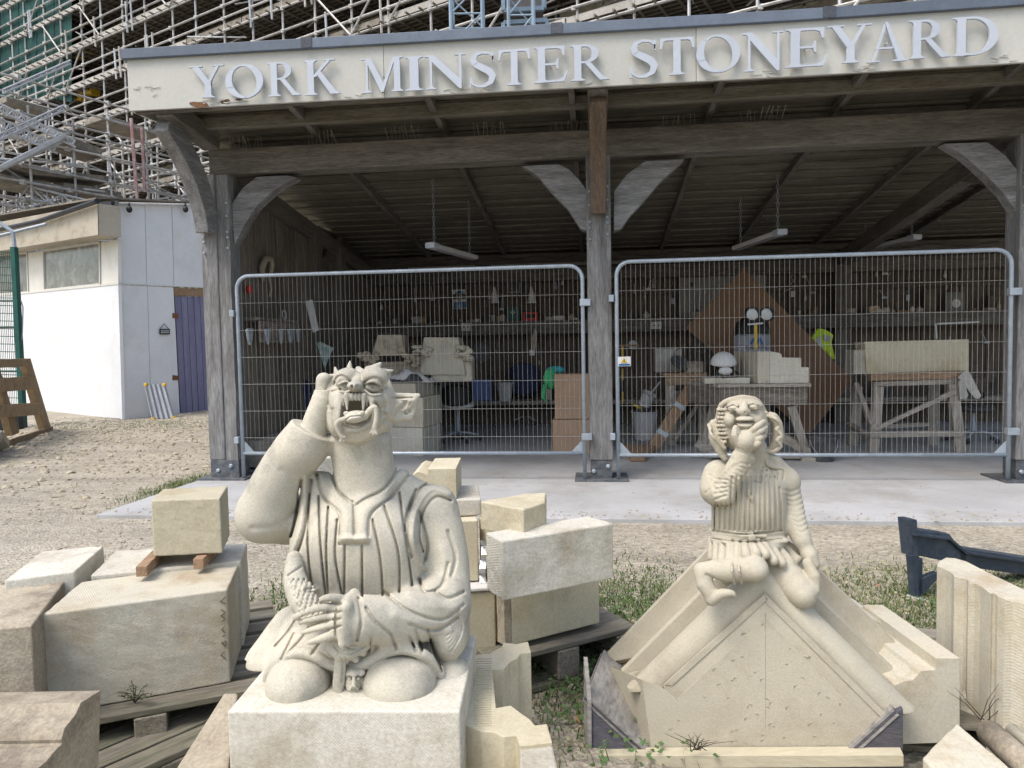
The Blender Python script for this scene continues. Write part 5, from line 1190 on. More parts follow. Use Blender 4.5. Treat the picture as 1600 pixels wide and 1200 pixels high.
# eyes, nose, lips, chin
for x,y in ((1145,637),(1176,635.5)):
    s.ell(A(x,y,D-.105),(m_(9,2),.02,m_(4.6,2)),.006,'sub'); s.ell(A(x,y,D-.083),(m_(7.4,2),.018,m_(3.8,2)),.001)
    s.carve([(x-8,y-3),(x,y-6),(x+8,y-3)],1.4,-.005,1.96,2.1); s.carve([(x-8,y+3),(x,y+5),(x+8,y+3)],1.2,-.003,1.96,2.1)
s.chain([A(1163,631,D-.095),A(1161.5,642,D-.112)],[m_(5,2),m_(8,2)],.008); 
for x in (1155,1168): s.ell(A(x,643,D-.105),(m_(4.2,2),.014,m_(4,2)),.005)
for x in (1158,1165.5): s.ell(A(x,645,D-.132),(m_(2.2,2),.012,m_(2.8,2)),.002,'sub')
s.ell(A(1163.5,655,D-.115),(m_(14,2),.02,m_(5,2)),.004); s.ell(A(1164.5,664.5,D-.113),(m_(12.5,2),.02,m_(4.2,2)),.004)
s.carve([(1151,660),(1164,659),(1178,660)],1.3,.008,1.94,2.06)
s.ell(A(1164,674,D-.10),(m_(14,2),.02,m_(7,2)),.008); s.carve([(1150,664),(1153,674),(1164,680),(1176,674),(1178,662)],1.4,.005,1.94,2.08)
for x0 in (1140,1182): s.ell(A(x0,656,D-.07),(m_(9,2),.025,m_(12,2)),.01)
# curls
for k in range(9):
    for j in range(3):
        x=1123+j*5+(k%2)*2; y=640+k*6.3; s.ell(A(x,y,D-.025-.012*j),(m_(3.6,2),.008,m_(3,2)),.002)
for k in range(7): s.ell(A(1197+(k%2)*2,645+k*6,D-.03),(m_(3,2),.008,m_(3,2)),.002)
# drooping ears
s.chain([A(1115,662,D),A(1118,683,D-.01),A(1126,702,D-.02),A(1133,716,D-.03)],[m_(7,2),m_(11,2),m_(9,2),m_(5,2)],.006,sub=3)
s.chain([A(1108,664,D-.02),A(1113,680,D-.05),A(1122,690,D-.05),A(1132,700,D-.05)],m_(3.5,2),.004,sub=3); s.ell(A(1117,680,D-.045),(m_(4.5,2),.012,m_(10,2)),.004,'sub',R=CRr(-20))
s.chain([A(1197,650,D+.01),A(1208,652,D-.0),A(1216,668,D-.0),A(1214,690,D-.0),A(1204,702,D-.0)],[m_(5,2),m_(8,2),m_(8,2),m_(9,2),m_(6,2)],.006,sub=3)
s.chain([A(1200,650,D-.04),A(1212,655,D-.055),A(1219,665,D-.05),A(1213,671,D-.05),A(1221,681,D-.05),A(1214,688,D-.05),A(1220,697,D-.045),A(1208,706,D-.035),A(1198,704,D-.03)],m_(3.2,2),.003,sub=3)
s.ell(A(1205,680,D-.035),(m_(6,2),.016,m_(17,2)),.004,'sub')
# hand on the chin, four fingers and thumb
s.ell(A(1166,688,D-.125),(m_(15,2),.028,m_(16,2)),.01,R=CRr(12)); s.cone(A(1160,708,D-.11),A(1165,692,D-.12),m_(12,2),m_(13,2),.01)
for a,b,c in (((1172,676),(1184,666),(1193,659)),((1176,682),(1188,674),(1196,668)),((1177,690),(1188,684),(1194,679)),((1175,698),(1184,693),(1190,688))):
    s.chain([A(*a,D-.13),A(*b,D-.145),A(*c,D-.12)],[m_(5.2,2),m_(5,2),m_(4,2)],.003,sub=3)
s.chain([A(1154,694,D-.125),A(1148,680,D-.13),A(1149,668,D-.125)],[m_(6,2),m_(5.2,2),m_(4,2)],.005,sub=3)
s.rough(.0006,70,8)
s.f[0]=s.f[-1]=1; s.f[:,0]=s.f[:,-1]=1; s.f[:,:,0]=s.f[:,:,-1]=1
s.mesh('head',ST_FRESH,FIG); del s
# ---------------------------------------------------------------- stone blocks and pallets
def block(name,label,top,zt,zb,m,bevel=.005,cat='stone block',group=None,jit=.0015,topz_=None,sub=True):
    P=[onz(a,b,zt) for a,b in top]; o=MB().prism(P,(0,0,zb-zt)).build(name,m,bevel=bevel,seg=2)
    tag(o,label,cat,group)
    if sub:
        sb=o.modifiers.new('sub','SUBSURF'); sb.subdivision_type='SIMPLE'; sb.levels=sb.render_levels=4
        t=bpy.data.textures.get('chip') or bpy.data.textures.new('chip','CLOUDS'); t.noise_scale=.05; t.noise_depth=3
        dm=o.modifiers.new('wear','DISPLACE'); dm.texture=t; dm.texture_coords='GLOBAL'; dm.strength=.006; dm.mid_level=.5
    return o,P
def rect(p,a,b,w_,d_):  # corner p, unit a,b
    return [p,p+a*w_,p+a*w_+b*d_,p+b*d_]
def proj_list(P): return [proj(p)[:2] for p in P]
bl=block('stone_block','big pale sawn stone block with greenish chip and pencilled letters, nearest of the left pile',[(66,960),(355,921),(374,878),(127,909)],.458,.15,ST)[0]

block('stone_block','small cube of stone on two timber battens, topmost of the left pile',[(236,782),(344,778),(356,759),(254,764)],.715,.517,ST_YEL)
for a,b in (((221,893),(255,858)),((310,881),(337,855))):
    p=onz(*a,.496); q=onz(*b,.496); o=MB().bar(p+(0,0,.0),q+(0,0,.0),.035,.035).build('timber_batten',W_NEW['y'],bevel=.002); tag(o,'reddish timber batten under the topmost cube, '+('left one with its sawn end forward' if a[0]<300 else 'right one beneath the cube corner'),'batten')
block('stone_block','flat white-edged stone slab beneath the cube and behind the big sawn block',[(142,899),(376,877),(386,848),(180,861)],.472,.16,ST_WHITE)
block('stone_block','grey-topped stone block standing at the back left of the left pile',[(7,907),(116,893),(162,853),(66,861)],.50,.15,ST_WHITE)
block('stone_block','dark brown-topped stone block cut by the left edge of the photo',[(-30,985),(50,977),(101,908),(-20,915)],.47,.12,ST_BROWN)
# pencilled letters on the big block face: R W ^ and V shapes as scratched lines
def strokes(o_name,parent,lines,f,wd,m):
    mb=MB()
    for L in lines:
        for a,b in zip(L[:-1],L[1:]): mb.bar(f(*a),f(*b),wd,.0012)
    return mb.build(o_name,m,parent)
fp=onz(355,921,.458); fq=onz(66,960,.458); nb_=pn(fq,fp)
PENC=mat('pencil_mark',(.16,.14,.11),None,None,speck=.3)
strokes('pencil_letters',bl,[[(352,933),(344,940),(353,944)],[(345,952),(352,957),(345,962),(352,967),(346,972)],[(352,978),(346,984),(352,989)],[(347,995),(352,992)],[(346,1006),(353,1001),(352,1011),(346,1003)],[(351,1018),(345,1024),(353,1030)]],lambda a,b:onp(a,b,fp+nb_*.004,nb_)-np.array(bl.location),.0025,PENC) if False else None
mb=MB()
for L in [[(352,933),(344,940),(353,944)],[(345,952),(352,957),(345,962),(352,967),(346,972)],[(352,978),(346,984),(352,989)],[(347,995),(352,992)],[(346,1006),(353,1001),(352,1011),(346,1003)],[(351,1018),(345,1024),(353,1030)]]:
    for a,b in zip(L[:-1],L[1:]): mb.bar(onp(*a,fp+nb_*.0035,nb_)-np.array(bl.location),onp(*b,fp+nb_*.0035,nb_)-np.array(bl.location),.002,.002,up=nb_)
mb.build('pencil_letters',PENC,bl,world=False)
# pallets
def pallet(label,c,ang,w_=1.0,d_=1.2,z=.14,m=W_PAL,nb=7):
    t=thing('pallet',label,'pallet',(c[0],c[1],0),ang)
    for i in range(nb):
        y=-d_/2+.05+i*(d_-.1)/(nb-1); MB().bb(-w_/2,w_/2,y-.045,y+.045,z-.02,z).build('deck_board',m['x'],t,world=False,bevel=.003)
    for x in (-w_/2+.05,0,w_/2-.05):
        MB().bb(x-.045,x+.045,-d_/2,d_/2,.022,z-.022).build('bearer',m['y'],t,world=False,bevel=.004)
    for y in (-d_/2+.05,0,d_/2-.05): MB().bb(-w_/2,w_/2,y-.045,y+.045,.0,.02).build('bottom_board',m['x'],t,world=False,bevel=.003)
    return t
e=(fp-fq); ang=math.atan2(e[1],e[0])
cB=(fp+fq)/2+np.array([-e[1],e[0],0])/np.linalg.norm(e)*.36
pallet('mossy weathered pallet carrying the left pile of stone blocks',cB[:2]+np.array([.03,.0]),ang,.80,.86,.148)
e2=onz(958,818,.625)-onz(784,846,.625); a2=math.atan2(e2[1],e2[0]); c2=(onz(800,938,.332)+onz(942,908,.332))/2
pallet('grey pallet under the white block stack in the middle',c2[:2]+np.array([-.14,.22]),a2,.62,.62,.15)
pallet('buried dark pallet below the mossy one at lower left',cB[:2]+np.array([.25,-.38]),ang+.5,.7,.3,.07,nb=3)
# middle stack
block('stone_block','long white-topped stone block with brown pitted top edge, upper of the middle stack',[(784,846),(958,818),(918,806),(759,832)],.625,.437,ST_WHITE)
P2=[onz(770,960,.437),onz(805,962,.437)]
a_=onz(806,938,.434); b_=onz(942,908,.434); dd=(b_-a_)/np.linalg.norm(b_-a_); pp=np.array([-dd[1],dd[0],0])
p_=onz(800,1008,.172); 
tp=rect(np.array([p_[0],p_[1],0]),dd,pp,.385,.20); o=MB().prism([q+(0,0,.432) for q in tp],(0,0,-.262)).build('stone_block',ST_YEL,bevel=.005); tag(o,'plain buff stone block beneath the long white-topped block','stone block')
MB_w=MB().prism([q+(0,0,.434) for q in rect(tp[0]-pp*.0-dd*.03,dd,pp,.03,.05)],(0,0,-.26)).build('stone_block',ST_BROWN,bevel=.003); tag(MB_w,'thin brown stone slip standing against the left end of the buff block','stone block')
# yellowish moulded pieces behind
block('stone_block','small yellow stone with a hollow-cut corner, raised behind the long white block',[(750,783),(818,796),(852,785),(853,770),(820,771)],.70,.60,ST_YEL)
block('stone_block','yellow stone block under the hollow-cut piece, half hidden by the white block',[(748,808),(790,824),(840,810),(800,796)],.595,.16,ST_YEL)
# stack right behind the big grotesque
st=at(680,735,2.7); 
def sb(name,label,px0,px1,py,d,zt,zb,dep,m,ang=20,**k):
    a=at(px0,py,d); b=at(px1,py,d); a[2]=b[2]=0; a2_=a; dr=(b-a)/np.linalg.norm(b-a); L_=np.linalg.norm(b-a); dr=rotz(math.radians(ang))@dr; bk_=np.array([-dr[1],dr[0],0])
    P=[a,a+dr*L_,a+dr*L_+bk_*dep,a+bk_*dep]; o=MB().prism([q+(0,0,zt) for q in P],(0,0,zb-zt)).build(name,m,bevel=.005); tag(o,label,'stone block'); return o
sb('stone_block','buff block forming the middle of the stack behind the grotesque',668,748,880,2.55,.60,.375,.3,ST_YEL,6)
sb('stone_block','buff block at the foot of the stack behind the grotesque',660,775,970,2.5,.352,.10,.32,ST_YEL,8)
sb('foam_sheet','thin white packing foam between the blocks behind the grotesque',664,770,940,2.49,.370,.355,.31,PAPER,8); bpy.context.view_layer.update()
sb('stone_block','pale grey slab edge below the yellow moulded stone behind the grotesque',672,752,800,2.6,.665,.603,.28,ST_WHITE,5)
# roll-moulded yellow stone on that stack
a=at(642,760,2.62); z0=.668
pr_=[(0,0),(0,.09),(.012,.118),(.04,.128),(.062,.118),(.07,.10),(.072,.128),(.085,.145),(.12,.15),(.20,.15),(.20,0)]
dr=hdir(90-0); bk_=hdir(0); base=at(642,770,2.62); base[2]=z0
dv=rotz(math.radians(-25))@bk_
poly=[base+dr*x+np.array([0,0,z]) for x,z in [(0,0),(0,.07),(.008,.092),(.028,.104),(.05,.098),(.062,.088),(.064,.112),(.17,.112),(.17,0)]]
o=MB().prism(poly,rotz(math.radians(0))@(bk_*.26)).build('moulded_stone',ST_YEL,bevel=.002,angle=40); tag(o,'bright yellow stone with a rolled edge on top of the stack behind the grotesque','moulded stone')
o=block('stone_block','small white stone glimpsed between the raised arm and neck of the grotesque',[(497,716),(523,714),(528,700),(503,702)],.80,.15,ST_WHITE,sub=False)[0]
# silver foil
fo=MB(); r=np.random.default_rng(2); ps=[at(750+2*math.sin(k),845+k*11,2.56)+_f*.02*(k%2) for k in range(9)]
for k in range(8): fo.add([ps[k],ps[k]+_r*.022+_f*.015*r.random(),ps[k+1]+_r*.024,ps[k+1]],[(0,1,2,3)])
for k in range(8): fo.add([ps[k]+_f*.01,ps[k]+_r*.022+_f*.02,ps[k+1]+_r*.024+_f*.012,ps[k+1]+_f*.012],[(3,2,1,0)])
o=fo.build('foil_wrap',mat('foil',(.6,.62,.65),None,None,metal=.6,rough=.3,speck=.3)); tag(o,'strip of crumpled silver foil between the middle stacks','foil')
# template-cut moulded stone in front of the middle
TP=[(737,1023),(765,1021),(775,1015),(784,1010),(787,1004),(806,1006),(825,1002),(829.6,1019),(813,1021),(809,1028),(797,1034),(786,1046),(769,1046),(775,1106),(786,1104),(798,1102),(811,1112),(827,1123),(836,1133),(854.6,1131),(863,1160),(812,1165),(807,1149),(786,1151),(773,1144),(752,1142),(737,1137),(700,1120),(700,1030)]
TP2=[(x,y) for x,y in TP]
o,_=block('moulded_stone','ridged moulded stone with a square notch between the grotesque and the gable stone',TP2,.30,.03,ST_YEL,bevel=.002,cat='moulded stone',sub=False)
sc=MB()
for k in range(30):
    y0=1030+k*3.6
    a=onz(740,y0,.3012); b=onz(768,y0-1,.3012)
    if y0<1136: sc.bar(a,b,.0016,.002)
sc2=MB(); loc=np.array(o.location)
sc.v=[tuple(np.array(v)-loc) for v in sc.v]; sc.build('chisel_ridges',ST_YEL,o,world=False,kind='stuff')
o=block('stone_offcut','small white squared offcut at the front corner of the ridged moulded stone',[(812,1166),(863,1161),(880,1240),(812,1240)],.29,.03,ST_WHITE,sub=False)[0]
# stained beam stone leaning at lower left of the plinth
q=[onz(275,1200,.22),onz(350,1082,.30),onz(372,1082,.30),onz(352,1240,.22)]
o=MB().prism([q[0],q[1],q[2],q[3]],(0,0,-.2)).build('stone_block',ST_BROWN,bevel=.006); tag(o,'rough brown stone slab leaning into the left side of the grotesque plinth','stone block')
# cornice stone, lower left corner
cp=at(125,1099,1.62); cn=_r
pts=[(157,1079),(126,1098),(120,1112),(116,1119),(113,1122),(112,1124),(110,1127),(106,1131),(101,1138),(98,1147),(96,1156),(97,1161),(95,1165),(90,1168),(80,1180),(72,1190),(60,1200),(48,1222),(152,1260)]
poly=[onp(a,b,cp,cn) for a,b in pts]
o=MB().prism(poly,-_r*.75).build('moulded_stone',ST_BROWN,angle=32); tag(o,'stained brown cornice stone with a roll moulding in the lower left corner','moulded stone')
# tall fluted stone at right
T=[(1464,884),(1467,877),(1478,871),(1492,872),(1510,877),(1545,895),(1600,921),(1660,946),(1660,960),(1600,943),(1582,940),(1570,936),(1559,931),(1556,928),(1552,926),(1548,927),(1540,921),(1532,915),(1523,911),(1513,908),(1511,905),(1506,903),(1498,902),(1491,900),(1487,895),(1478,890)]
o,_=block('moulded_stone','tall fluted buff stone standing upright at the right edge',T,.50,.10,ST,bevel=.0015,cat='moulded stone',sub=False)
# stepped stone behind the gable stone
sp0=at(1450,1100,2.02); 
pts=[(1385,1164),(1500,1160),(1500,1028),(1462,1028),(1461,1046),(1437,1048),(1434,1054),(1426,1062),(1412,1064),(1409,1066),(1398,1070),(1395,1082),(1400,1095),(1398,1110),(1385,1120)]
o=MB().prism([onp(a,b,sp0,_f) for a,b in pts],_f*.42).build('moulded_stone',ST,bevel=.002); tag(o,'stepped buff stone with cut profile just behind the right end of the gable stone','moulded stone')
o=MB().prism([onp(a,b,sp0+_f*.36,_f) for a,b in [(1312,928),(1350,962),(1350,990),(1312,990)]],_f*.1).build('stone_block',ST_YEL,bevel=.002); tag(o,'pale stone edge peeping above the right slope of the gable stone','stone block')
o=MB().prism([onp(a,b,sp0+_f*.30,_f) for a,b in [(1352,962),(1391,978),(1391,1020),(1352,1020)]],_f*.25).build('stone_block',ST_WHITE,bevel=.002); tag(o,'small grey notched stone between the gable slope and the stepped buff stone','stone block')
# carved letters scratched on the stepped stone
mb=MB(); lc=np.array(o.location)
# tilted square block and roll mouldings, lower right corner
z_=.30
o,_=block('stone_block','square brown-stained stone set cornerwise in the lower right corner',[(1441,1183),(1495,1129),(1600,1218),(1545,1290)],.27,.06,ST,sub=True)
t=thing('moulded_stone','roll-moulded stone running off the lower right corner beside the cornerwise block','moulded stone',tuple(onz(1570,1180,0)))
for a,b,c,d,rr in ((1546,1144,1620,1212,17),(1580,1139,1680,1225,8),(1604,1150,1700,1230,8)):
    p,q=onz(a,b,.27),onz(c,d,.27); MB().tube([p,q],m_(rr,1.95),16).build('roll',ST_BROWN if rr>10 else ST,t,smooth=True)
MB().prism([onz(1540,1160,.2),onz(1572,1128,.27),onz(1700,1200,.27),onz(1620,1260,.2)],(0,0,-.15)).build('bed',ST,t,bevel=.004)
# broken rock between
o=MB().ball(at(1525,1105,2.15),(.06,.05,.07),9,6).build('rubble_stone',ST_GREY,angle=10); tag(o,'rough grey lump of rubble between the stepped stone and the tall fluted stone','stone')
dm=o.modifiers.new('n','DISPLACE'); tx=bpy.data.textures.new('rub','CLOUDS'); tx.noise_scale=.04; dm.texture=tx; dm.strength=.04; dm.texture_coords='GLOBAL'
pallet('grey pallet below the gable stone and the stepped stone',(1.22,2.5),-.1,.9,.75,.10)
# blue-black steel trestle and beam on the right
t=thing('steel_beam_stand','blue-black steel beam with a bolted foot frame on the gravel at right','steel stand',tuple(onz(1437,935)))
b0=onz(1437,932); dirx=hdir(72); dn_=pn(b0,b0+dirx); SPt=lambda a,b,o=0.:onp(a,b,b0+dn_*o,dn_)
MB().prism([SPt(1421,812),SPt(1433,812),SPt(1437,870),SPt(1427,870)],-dn_*.07).build('end_plate',STEEL,t,bevel=.003)
MB().prism([SPt(1432,826),SPt(1484,834),SPt(1494,848),SPt(1510,861),SPt(1510,884),SPt(1434,868)],-dn_*.06).build('gusset',STEEL,t,bevel=.004)
MB().prism([SPt(1500,856),SPt(1850,909),SPt(1850,935),SPt(1500,884)],-dn_*.09).build('beam',STEEL,t,bevel=.004)
MB().prism([SPt(1430,834,.02),SPt(1486,840,.02),SPt(1512,862,.02),SPt(1850,913,.02),SPt(1850,917,.02),SPt(1510,866,.02),SPt(1484,844,.02),SPt(1430,838,.02)],-dn_*.03).build('flange',STEEL,t,bevel=.002)
for q in ([(1423,868),(1434,868),(1436,935),(1428,932)],[(1434,912),(1437,905),(1466,894),(1466,904),(1444,928),(1436,934)],[(1434,872),(1442,872),(1442,928),(1434,934)]): MB().prism([SPt(*k) for k in q],-dn_*.03).build('leg',STEEL,t,bevel=.003)
MB().bar(SPt(1428,934),SPt(1444,936),.08,.01).build('foot_plate',ALU,t)
# twigs and a sprig
def sprig(name,label,base,n,h,seed,m):
    r=np.random.default_rng(seed); mb=MB()
    for k in range(n):
        p=np.array(base)+np.array([r.normal()*.012,0,0]); q=p+np.array([r.normal()*h*.6,-.01,h*(.4+.6*r.random())]); mid=(p+q)/2+np.array([r.normal()*.01,0,.006]); mb.tube([p,mid,q],[.0013,.001,.0005],4)
    o=mb.build(name,m); tag(o,label,'twig'); return o
TW=mat('dark_twig',(.06,.05,.035),None,None)
sprig('twig','dark dry grass wisp lying against the foot of the gable face',gf_(1090,1172,-.06),14,.06,3,TW)
sprig('twig','thin bare twig in front of the tall fluted stone',at(1538,1125,2.0),6,.12,5,TW)
b_=onz(212,1094,.152); wd=thing('weed_plant','small grey-green weed growing at the foot of the big sawn block','weed',tuple(b_-nb_*-.02))
r=np.random.default_rng(8); stm=MB(); lf=MB()
for k in range(12):
    q=b_+nb_*.03+np.array([r.normal()*.03,r.normal()*.006,.02+.06*r.random()]); stm.tube([b_+nb_*.02,(b_+q)/2+(0,0,.01),q],.0011,4)
    for j in range(6):
        c=b_+(q-b_)*(.35+.65*r.random())+nb_*.01; L_=.009; R=rotz(r.random()*6.3)@rotx(r.normal()*.8); lf.add([c,c+R@np.array([L_*.5,L_*.4,.002]),c+R@np.array([L_,0,0]),c+R@np.array([L_*.5,-L_*.4,.002])],[(0,1,2,3)])
stm.build('stem',TW,wd); lf.build('leaves',mat('grey_leaf',(.13,.16,.09),None,None),wd,kind='stuff')
# dead leaves
r=np.random.default_rng(14); LF=mat('dead_leaf',(.30,.17,.10),(.22,.12,.07),None)
for i,(px,py,lb) in enumerate(((903,1125,'brown dead leaf on the weeds left of the plywood cradle'),(960,968,'brown dead leaf in the grass behind the gable stone'),(1372,916,'dry leaf on the mossy gravel near the steel leg'))):
    c=onz(px,py,.02); a=r.random()*6; v=[c+rotz(a)@np.array(q) for q in [(-.02,0,.004),(0,.012,.012),(.024,0,.002),(0,-.012,.010)]]; o=MB().prism(v,(0,0,.001)).build('dead_leaf',LF); tag(o,lb,'leaf')
# ---------------------------------------------------------------- things kept in the workshop
def B(x0,y0,x1,y1,Y,dep):     # box whose front (at row Y of the shed) spans the given extent
    a=ony(x0,y0,Y); b=ony(x1,y1,Y); return (a[0],b[0],Y,Y+dep,b[2],a[2])
def bx(name,label,cat,px,Y,dep,m,floor=None,bevel=.006,group=None,yaw=0):
    x0,x1,ya,yb,z0,z1=B(*px,Y,dep); z0=z0 if floor is None else floor
    c=np.array([(x0+x1)/2,(ya+yb)/2,z0]); mb=MB().box((c[0],c[1],(z0+z1)/2),(x1-x0,dep,z1-z0),rotz(math.radians(yaw)))
    o=mb.build(name,m,bevel=bevel); tag(o,label,cat,group); return o
def loc0(px,py,z=.02): return onz(px,py,z)
# stone blocks behind the grotesque
bx('stone_block','lower white stone block of the stack inside the shed left of the stool',"stone block",(560,668,672,716),7.85,.5,ST_WHITE,floor=.02,yaw=-12)
bx('stone_block','middle stone block with a mossy right side inside the shed left of the stool',"stone block",(560,622,672,667),7.86,.5,ST,floor=float(ony(600,667,7.86)[2]),yaw=-12)
tb=bx('stone_block','topmost grey stone slab of the shed stack, draped with white sheet',"stone block",(556,600,660,621),7.9,.5,ST_GREY,floor=float(ony(600,621,7.9)[2]),yaw=-12)
z_=float(ony(600,600,7.9)[2])+.004
dr=MB(); n=14
ht=lambda i,j:.02+.13*math.exp(-((i-7)/4)**2-((j-3)/3)**2)+.02*math.sin(i*1.7+j)
c0=ony(636,598,8.1); V_=[(c0[0]-.35+i*.05,8.0+j*.05,z_+ht(i,j)*(1 if 0<i<13 and 0<j<8 else .1)) for j in range(9) for i in range(14)]
dr.add(V_,[(j*14+i,j*14+i+1,(j+1)*14+i+1,(j+1)*14+i) for j in range(8) for i in range(13)]); o=dr.build('dust_sheet',PAPER,smooth=True); tag(o,'white dust sheet heaped on the grey slab in the shed','sheet')
ck=MB(); V_=[(c0[0]-.26+i*.04,7.93+j*.04,z_+.012+(.10*math.exp(-((i-9)/2.2)**2)+.04*math.exp(-((i-3)/2)**2)+.012*math.sin(i*2+j*2))*math.sin(math.pi*(j+.2)/5.4)) for j in range(6) for i in range(13)]
ck.add(V_,[(j*13+i,j*13+i+1,(j+1)*13+i+1,(j+1)*13+i) for j in range(5) for i in range(12)]); o=ck.build('grey_cloth',DUST,smooth=True); tag(o,'crumpled dark grey cloth lying on the edge of the white dust sheet','cloth')
# carved capitals
def capital(label,pts,px0,px1,py0,py1,Y,m,stand):
    t=thing('carved_capital',label,'carved stone',tuple(ony((px0+px1)/2,py1,Y)))
    P=[ony(a,b,Y) for a,b in pts]; MB().prism(P,(0,.28,0)).build('bell',m,t,bevel=.01)
    r=np.random.default_rng(int(px0)); mb=MB()
    for k in range(46):
        sd=r.random()<.5; px=(px0+r.random()*26 if sd else px1-r.random()*26); py=py0+r.random()*(py1-py0); c=ony(px,py,Y-.01-.03*r.random()); R=rotz(r.random()*6)@rotx(r.random()*3); mb.ball(c,(.055,.03,.022),7,5,R)
    mb.build('carved_leaves',m,t,kind='stuff',smooth=True)
    a=ony(px0+6,py0+14,Y); b=ony(px1-6,py1,Y); MB().bb(a[0],b[0],Y+.02,Y+.26,b[2],a[2]).build('abacus',m,t,bevel=.01)
    x0=ony(px0+14,0,Y)[0]; x1=ony(px1-14,0,Y)[0]; z1=ony(600,py1,Y)[2]
    if stand: MB().bb(x0,x1,Y+.03,Y+.27,z_,z1-.003).build('neck',m,t,bevel=.01)
    return t
capital('browner carved leafy capital standing upside down just above the grotesque head',[(590,523),(627,523),(634,556),(580,556)],563,655,552,572,8.25,ST_BROWN,True)
capital('greyer carved leafy capital beside the brown one, left of the stool',[(662,527),(716,527),(728,586),(654,586)],646,738,542,562,8.3,ST_GREY,True)
# typing stool
def star(base,r,name,parent,m,n=5,a0=.3):
    for k in range(n):
        a=a0+2*math.pi*k/n; e=base+np.array([r*math.cos(a),r*math.sin(a),.07])
        lg=MB().tube([base+(0,0,.12),(base+e)/2+(0,0,.075),e+(0,0,.01)],[.02,.017,.014],6).build(name,m,parent)
        MB().ball(e-(0,0,.04),(.028,.018,.032),8,5).build('castor',BLACK,lg)
def chair(name,label,p,seatz,bw,bh,bz,mseat,mback,ang,arms=False,sw=.22):
    t=thing(name,label,'chair',tuple(p)); star(p,.27,'base_leg',t,GALV if not arms else ALU)
    MB().tube([p+(0,0,.1),p+(0,0,seatz-.05)],[.028,.02],10).build('gas_column',GALV if not arms else BLACK,t)
    MB().lathe(p+(0,0,seatz-.06),[(sw*.8,0),(sw,.02),(sw,.05),(sw*.85,.075)],20).build('seat',mseat,t,smooth=False,angle=40)
    bd=rotz(ang)@np.array([0,-1,0]); rt=np.array([-bd[1],bd[0],0])
    q=p+bd*(sw+.03); MB().tube([p+(0,0,seatz-.03)+bd*.1,q+(0,0,seatz-.02),q+(0,0,seatz+bz)],.018,6).build('back_bar',GALV,t)
    rg=[]
    for k in range(13):
        u=-1+2*k/12; w_=bh*(1-.45*abs(u)**3)
        c=q+rt*u*bw-bd*.10*u*u+np.array([0,0,seatz+bz+.1]); rg.append([c+(0,0,-w_/2),c+(0,0,w_/2),c+bd*.04+(0,0,w_/2-.02),c+bd*.04+(0,0,-w_/2+.02)])
    MB().loft(rg).build('backrest',mback,t,angle=50)
    if arms:
        for s_ in (-1,1):
            a=p+rt*s_*.25; MB().tube([a+(0,0,seatz),a+(0,0,seatz+.2)],.015,6).build('arm_post',BLACK,t); MB().bar(a+(0,0,seatz+.2)-bd*.1,a+(0,0,seatz+.2)+bd*.12,.05,.03).build('armrest',BLACK,t)
    return t
p=loc0(716,690); chair('typing_stool','dusty round-seated typing stool on castors seen from behind near the white stone stack',p,.50,.20,.27,.02,PAPER,BLACK,.15)
p=loc0(822,662); chair('office_chair','navy office chair with armrests and chrome star base before the back ledge',p,.5,.24,.50,.12,BLACK,BLUE,0,True,.23)
p=loc0(1520,690); chair('typing_stool','low grey stool on castors behind the sloping-braced bench at right',p,.42,.1,.1,.02,DUST,DUST,2.6)
# crate, buckets
def bucket(name,label,c,r0,r1,h,m,handle=True,fill=None):
    t=thing(name,label,'bucket',tuple(c)); MB().lathe(c,[(r0,0),(r1,h),(r1+.012,h),(r1+.012,h+.012),(r1-.006,h+.012),(r1-.01,h-.02),(r0-.01,.02)],24).build('shell',m,t,angle=40)
    if handle:
        MB().tube([c+np.array([r1*math.cos(a),-r1*.55*abs(math.sin(a))-.02,h-.02-.16*math.sin(a)]) for a in np.linspace(0,math.pi,9)],.004,5).build('handle',GALV,t)
    if fill: MB().ball(c+(0,0,h),(r1*.95,r1*.9,.06),12,6).build('lining_bag',fill,t,smooth=True)
    return t
def fl(px,Y): return np.array([float(ony(px,600,Y)[0]),Y,.42])
bx('plastic_crate','open blue plastic box on the low ledge between the two office chairs','crate',(737,593,767,624),10.75,.25,CRATE,floor=.425)
bucket('white_bucket','small white bucket with rag on the low ledge left of the navy chair',fl(789,10.72),.09,.12,.27,PAPER)
# cardboard boxes
def carton(label,px,Y,dep,yaw=0,floor=.02,flap=False):
    x0,x1,ya,yb,z0,z1=B(*px,Y,dep); z0=floor; t=thing('cardboard_box',label,'box',((x0+x1)/2,Y,z0))
    R=rotz(math.radians(yaw)); c=np.array([(x0+x1)/2,Y+dep/2,(z0+z1)/2]); MB().box(c,(x1-x0,dep,z1-z0),R).build('carton',CARD,t,bevel=.003)
    MB().bb(x0-.003,x1+.003,Y-.004,Y-.0005,(z0+z1)/2-.004,(z0+z1)/2+.004).build('fold_seam',CARD,t)
    return t
carton('large lower cardboard box beside the middle post inside the shed',(863,656,940,710),8.0,.4)
carton('cardboard box sagging on top of the larger one left of the middle post',(866,585,938,655),8.02,.38,0,float(ony(900,655,8.0)[2])+.002)
gb_=thing('green_bag','bright green and turquoise jacket slung behind the cardboard boxes','clothing',tuple(ony(860,620,8.3)))
MB().ball(ony(860,592,8.35),(.09,.08,.13),9,7).build('jacket',GREENB,gb_,smooth=True); MB().ball(ony(868,578,8.45),(.12,.08,.05),9,6).build('sleeve',mat('turquoise',(.04,.35,.38),None,None),gb_,smooth=True)
MB().tube([ony(852,600,8.3),ony(849,620,8.28),ony(853,628,8.28)],[.03,.025,.015],6).build('strap',GREENB,gb_,smooth=True)
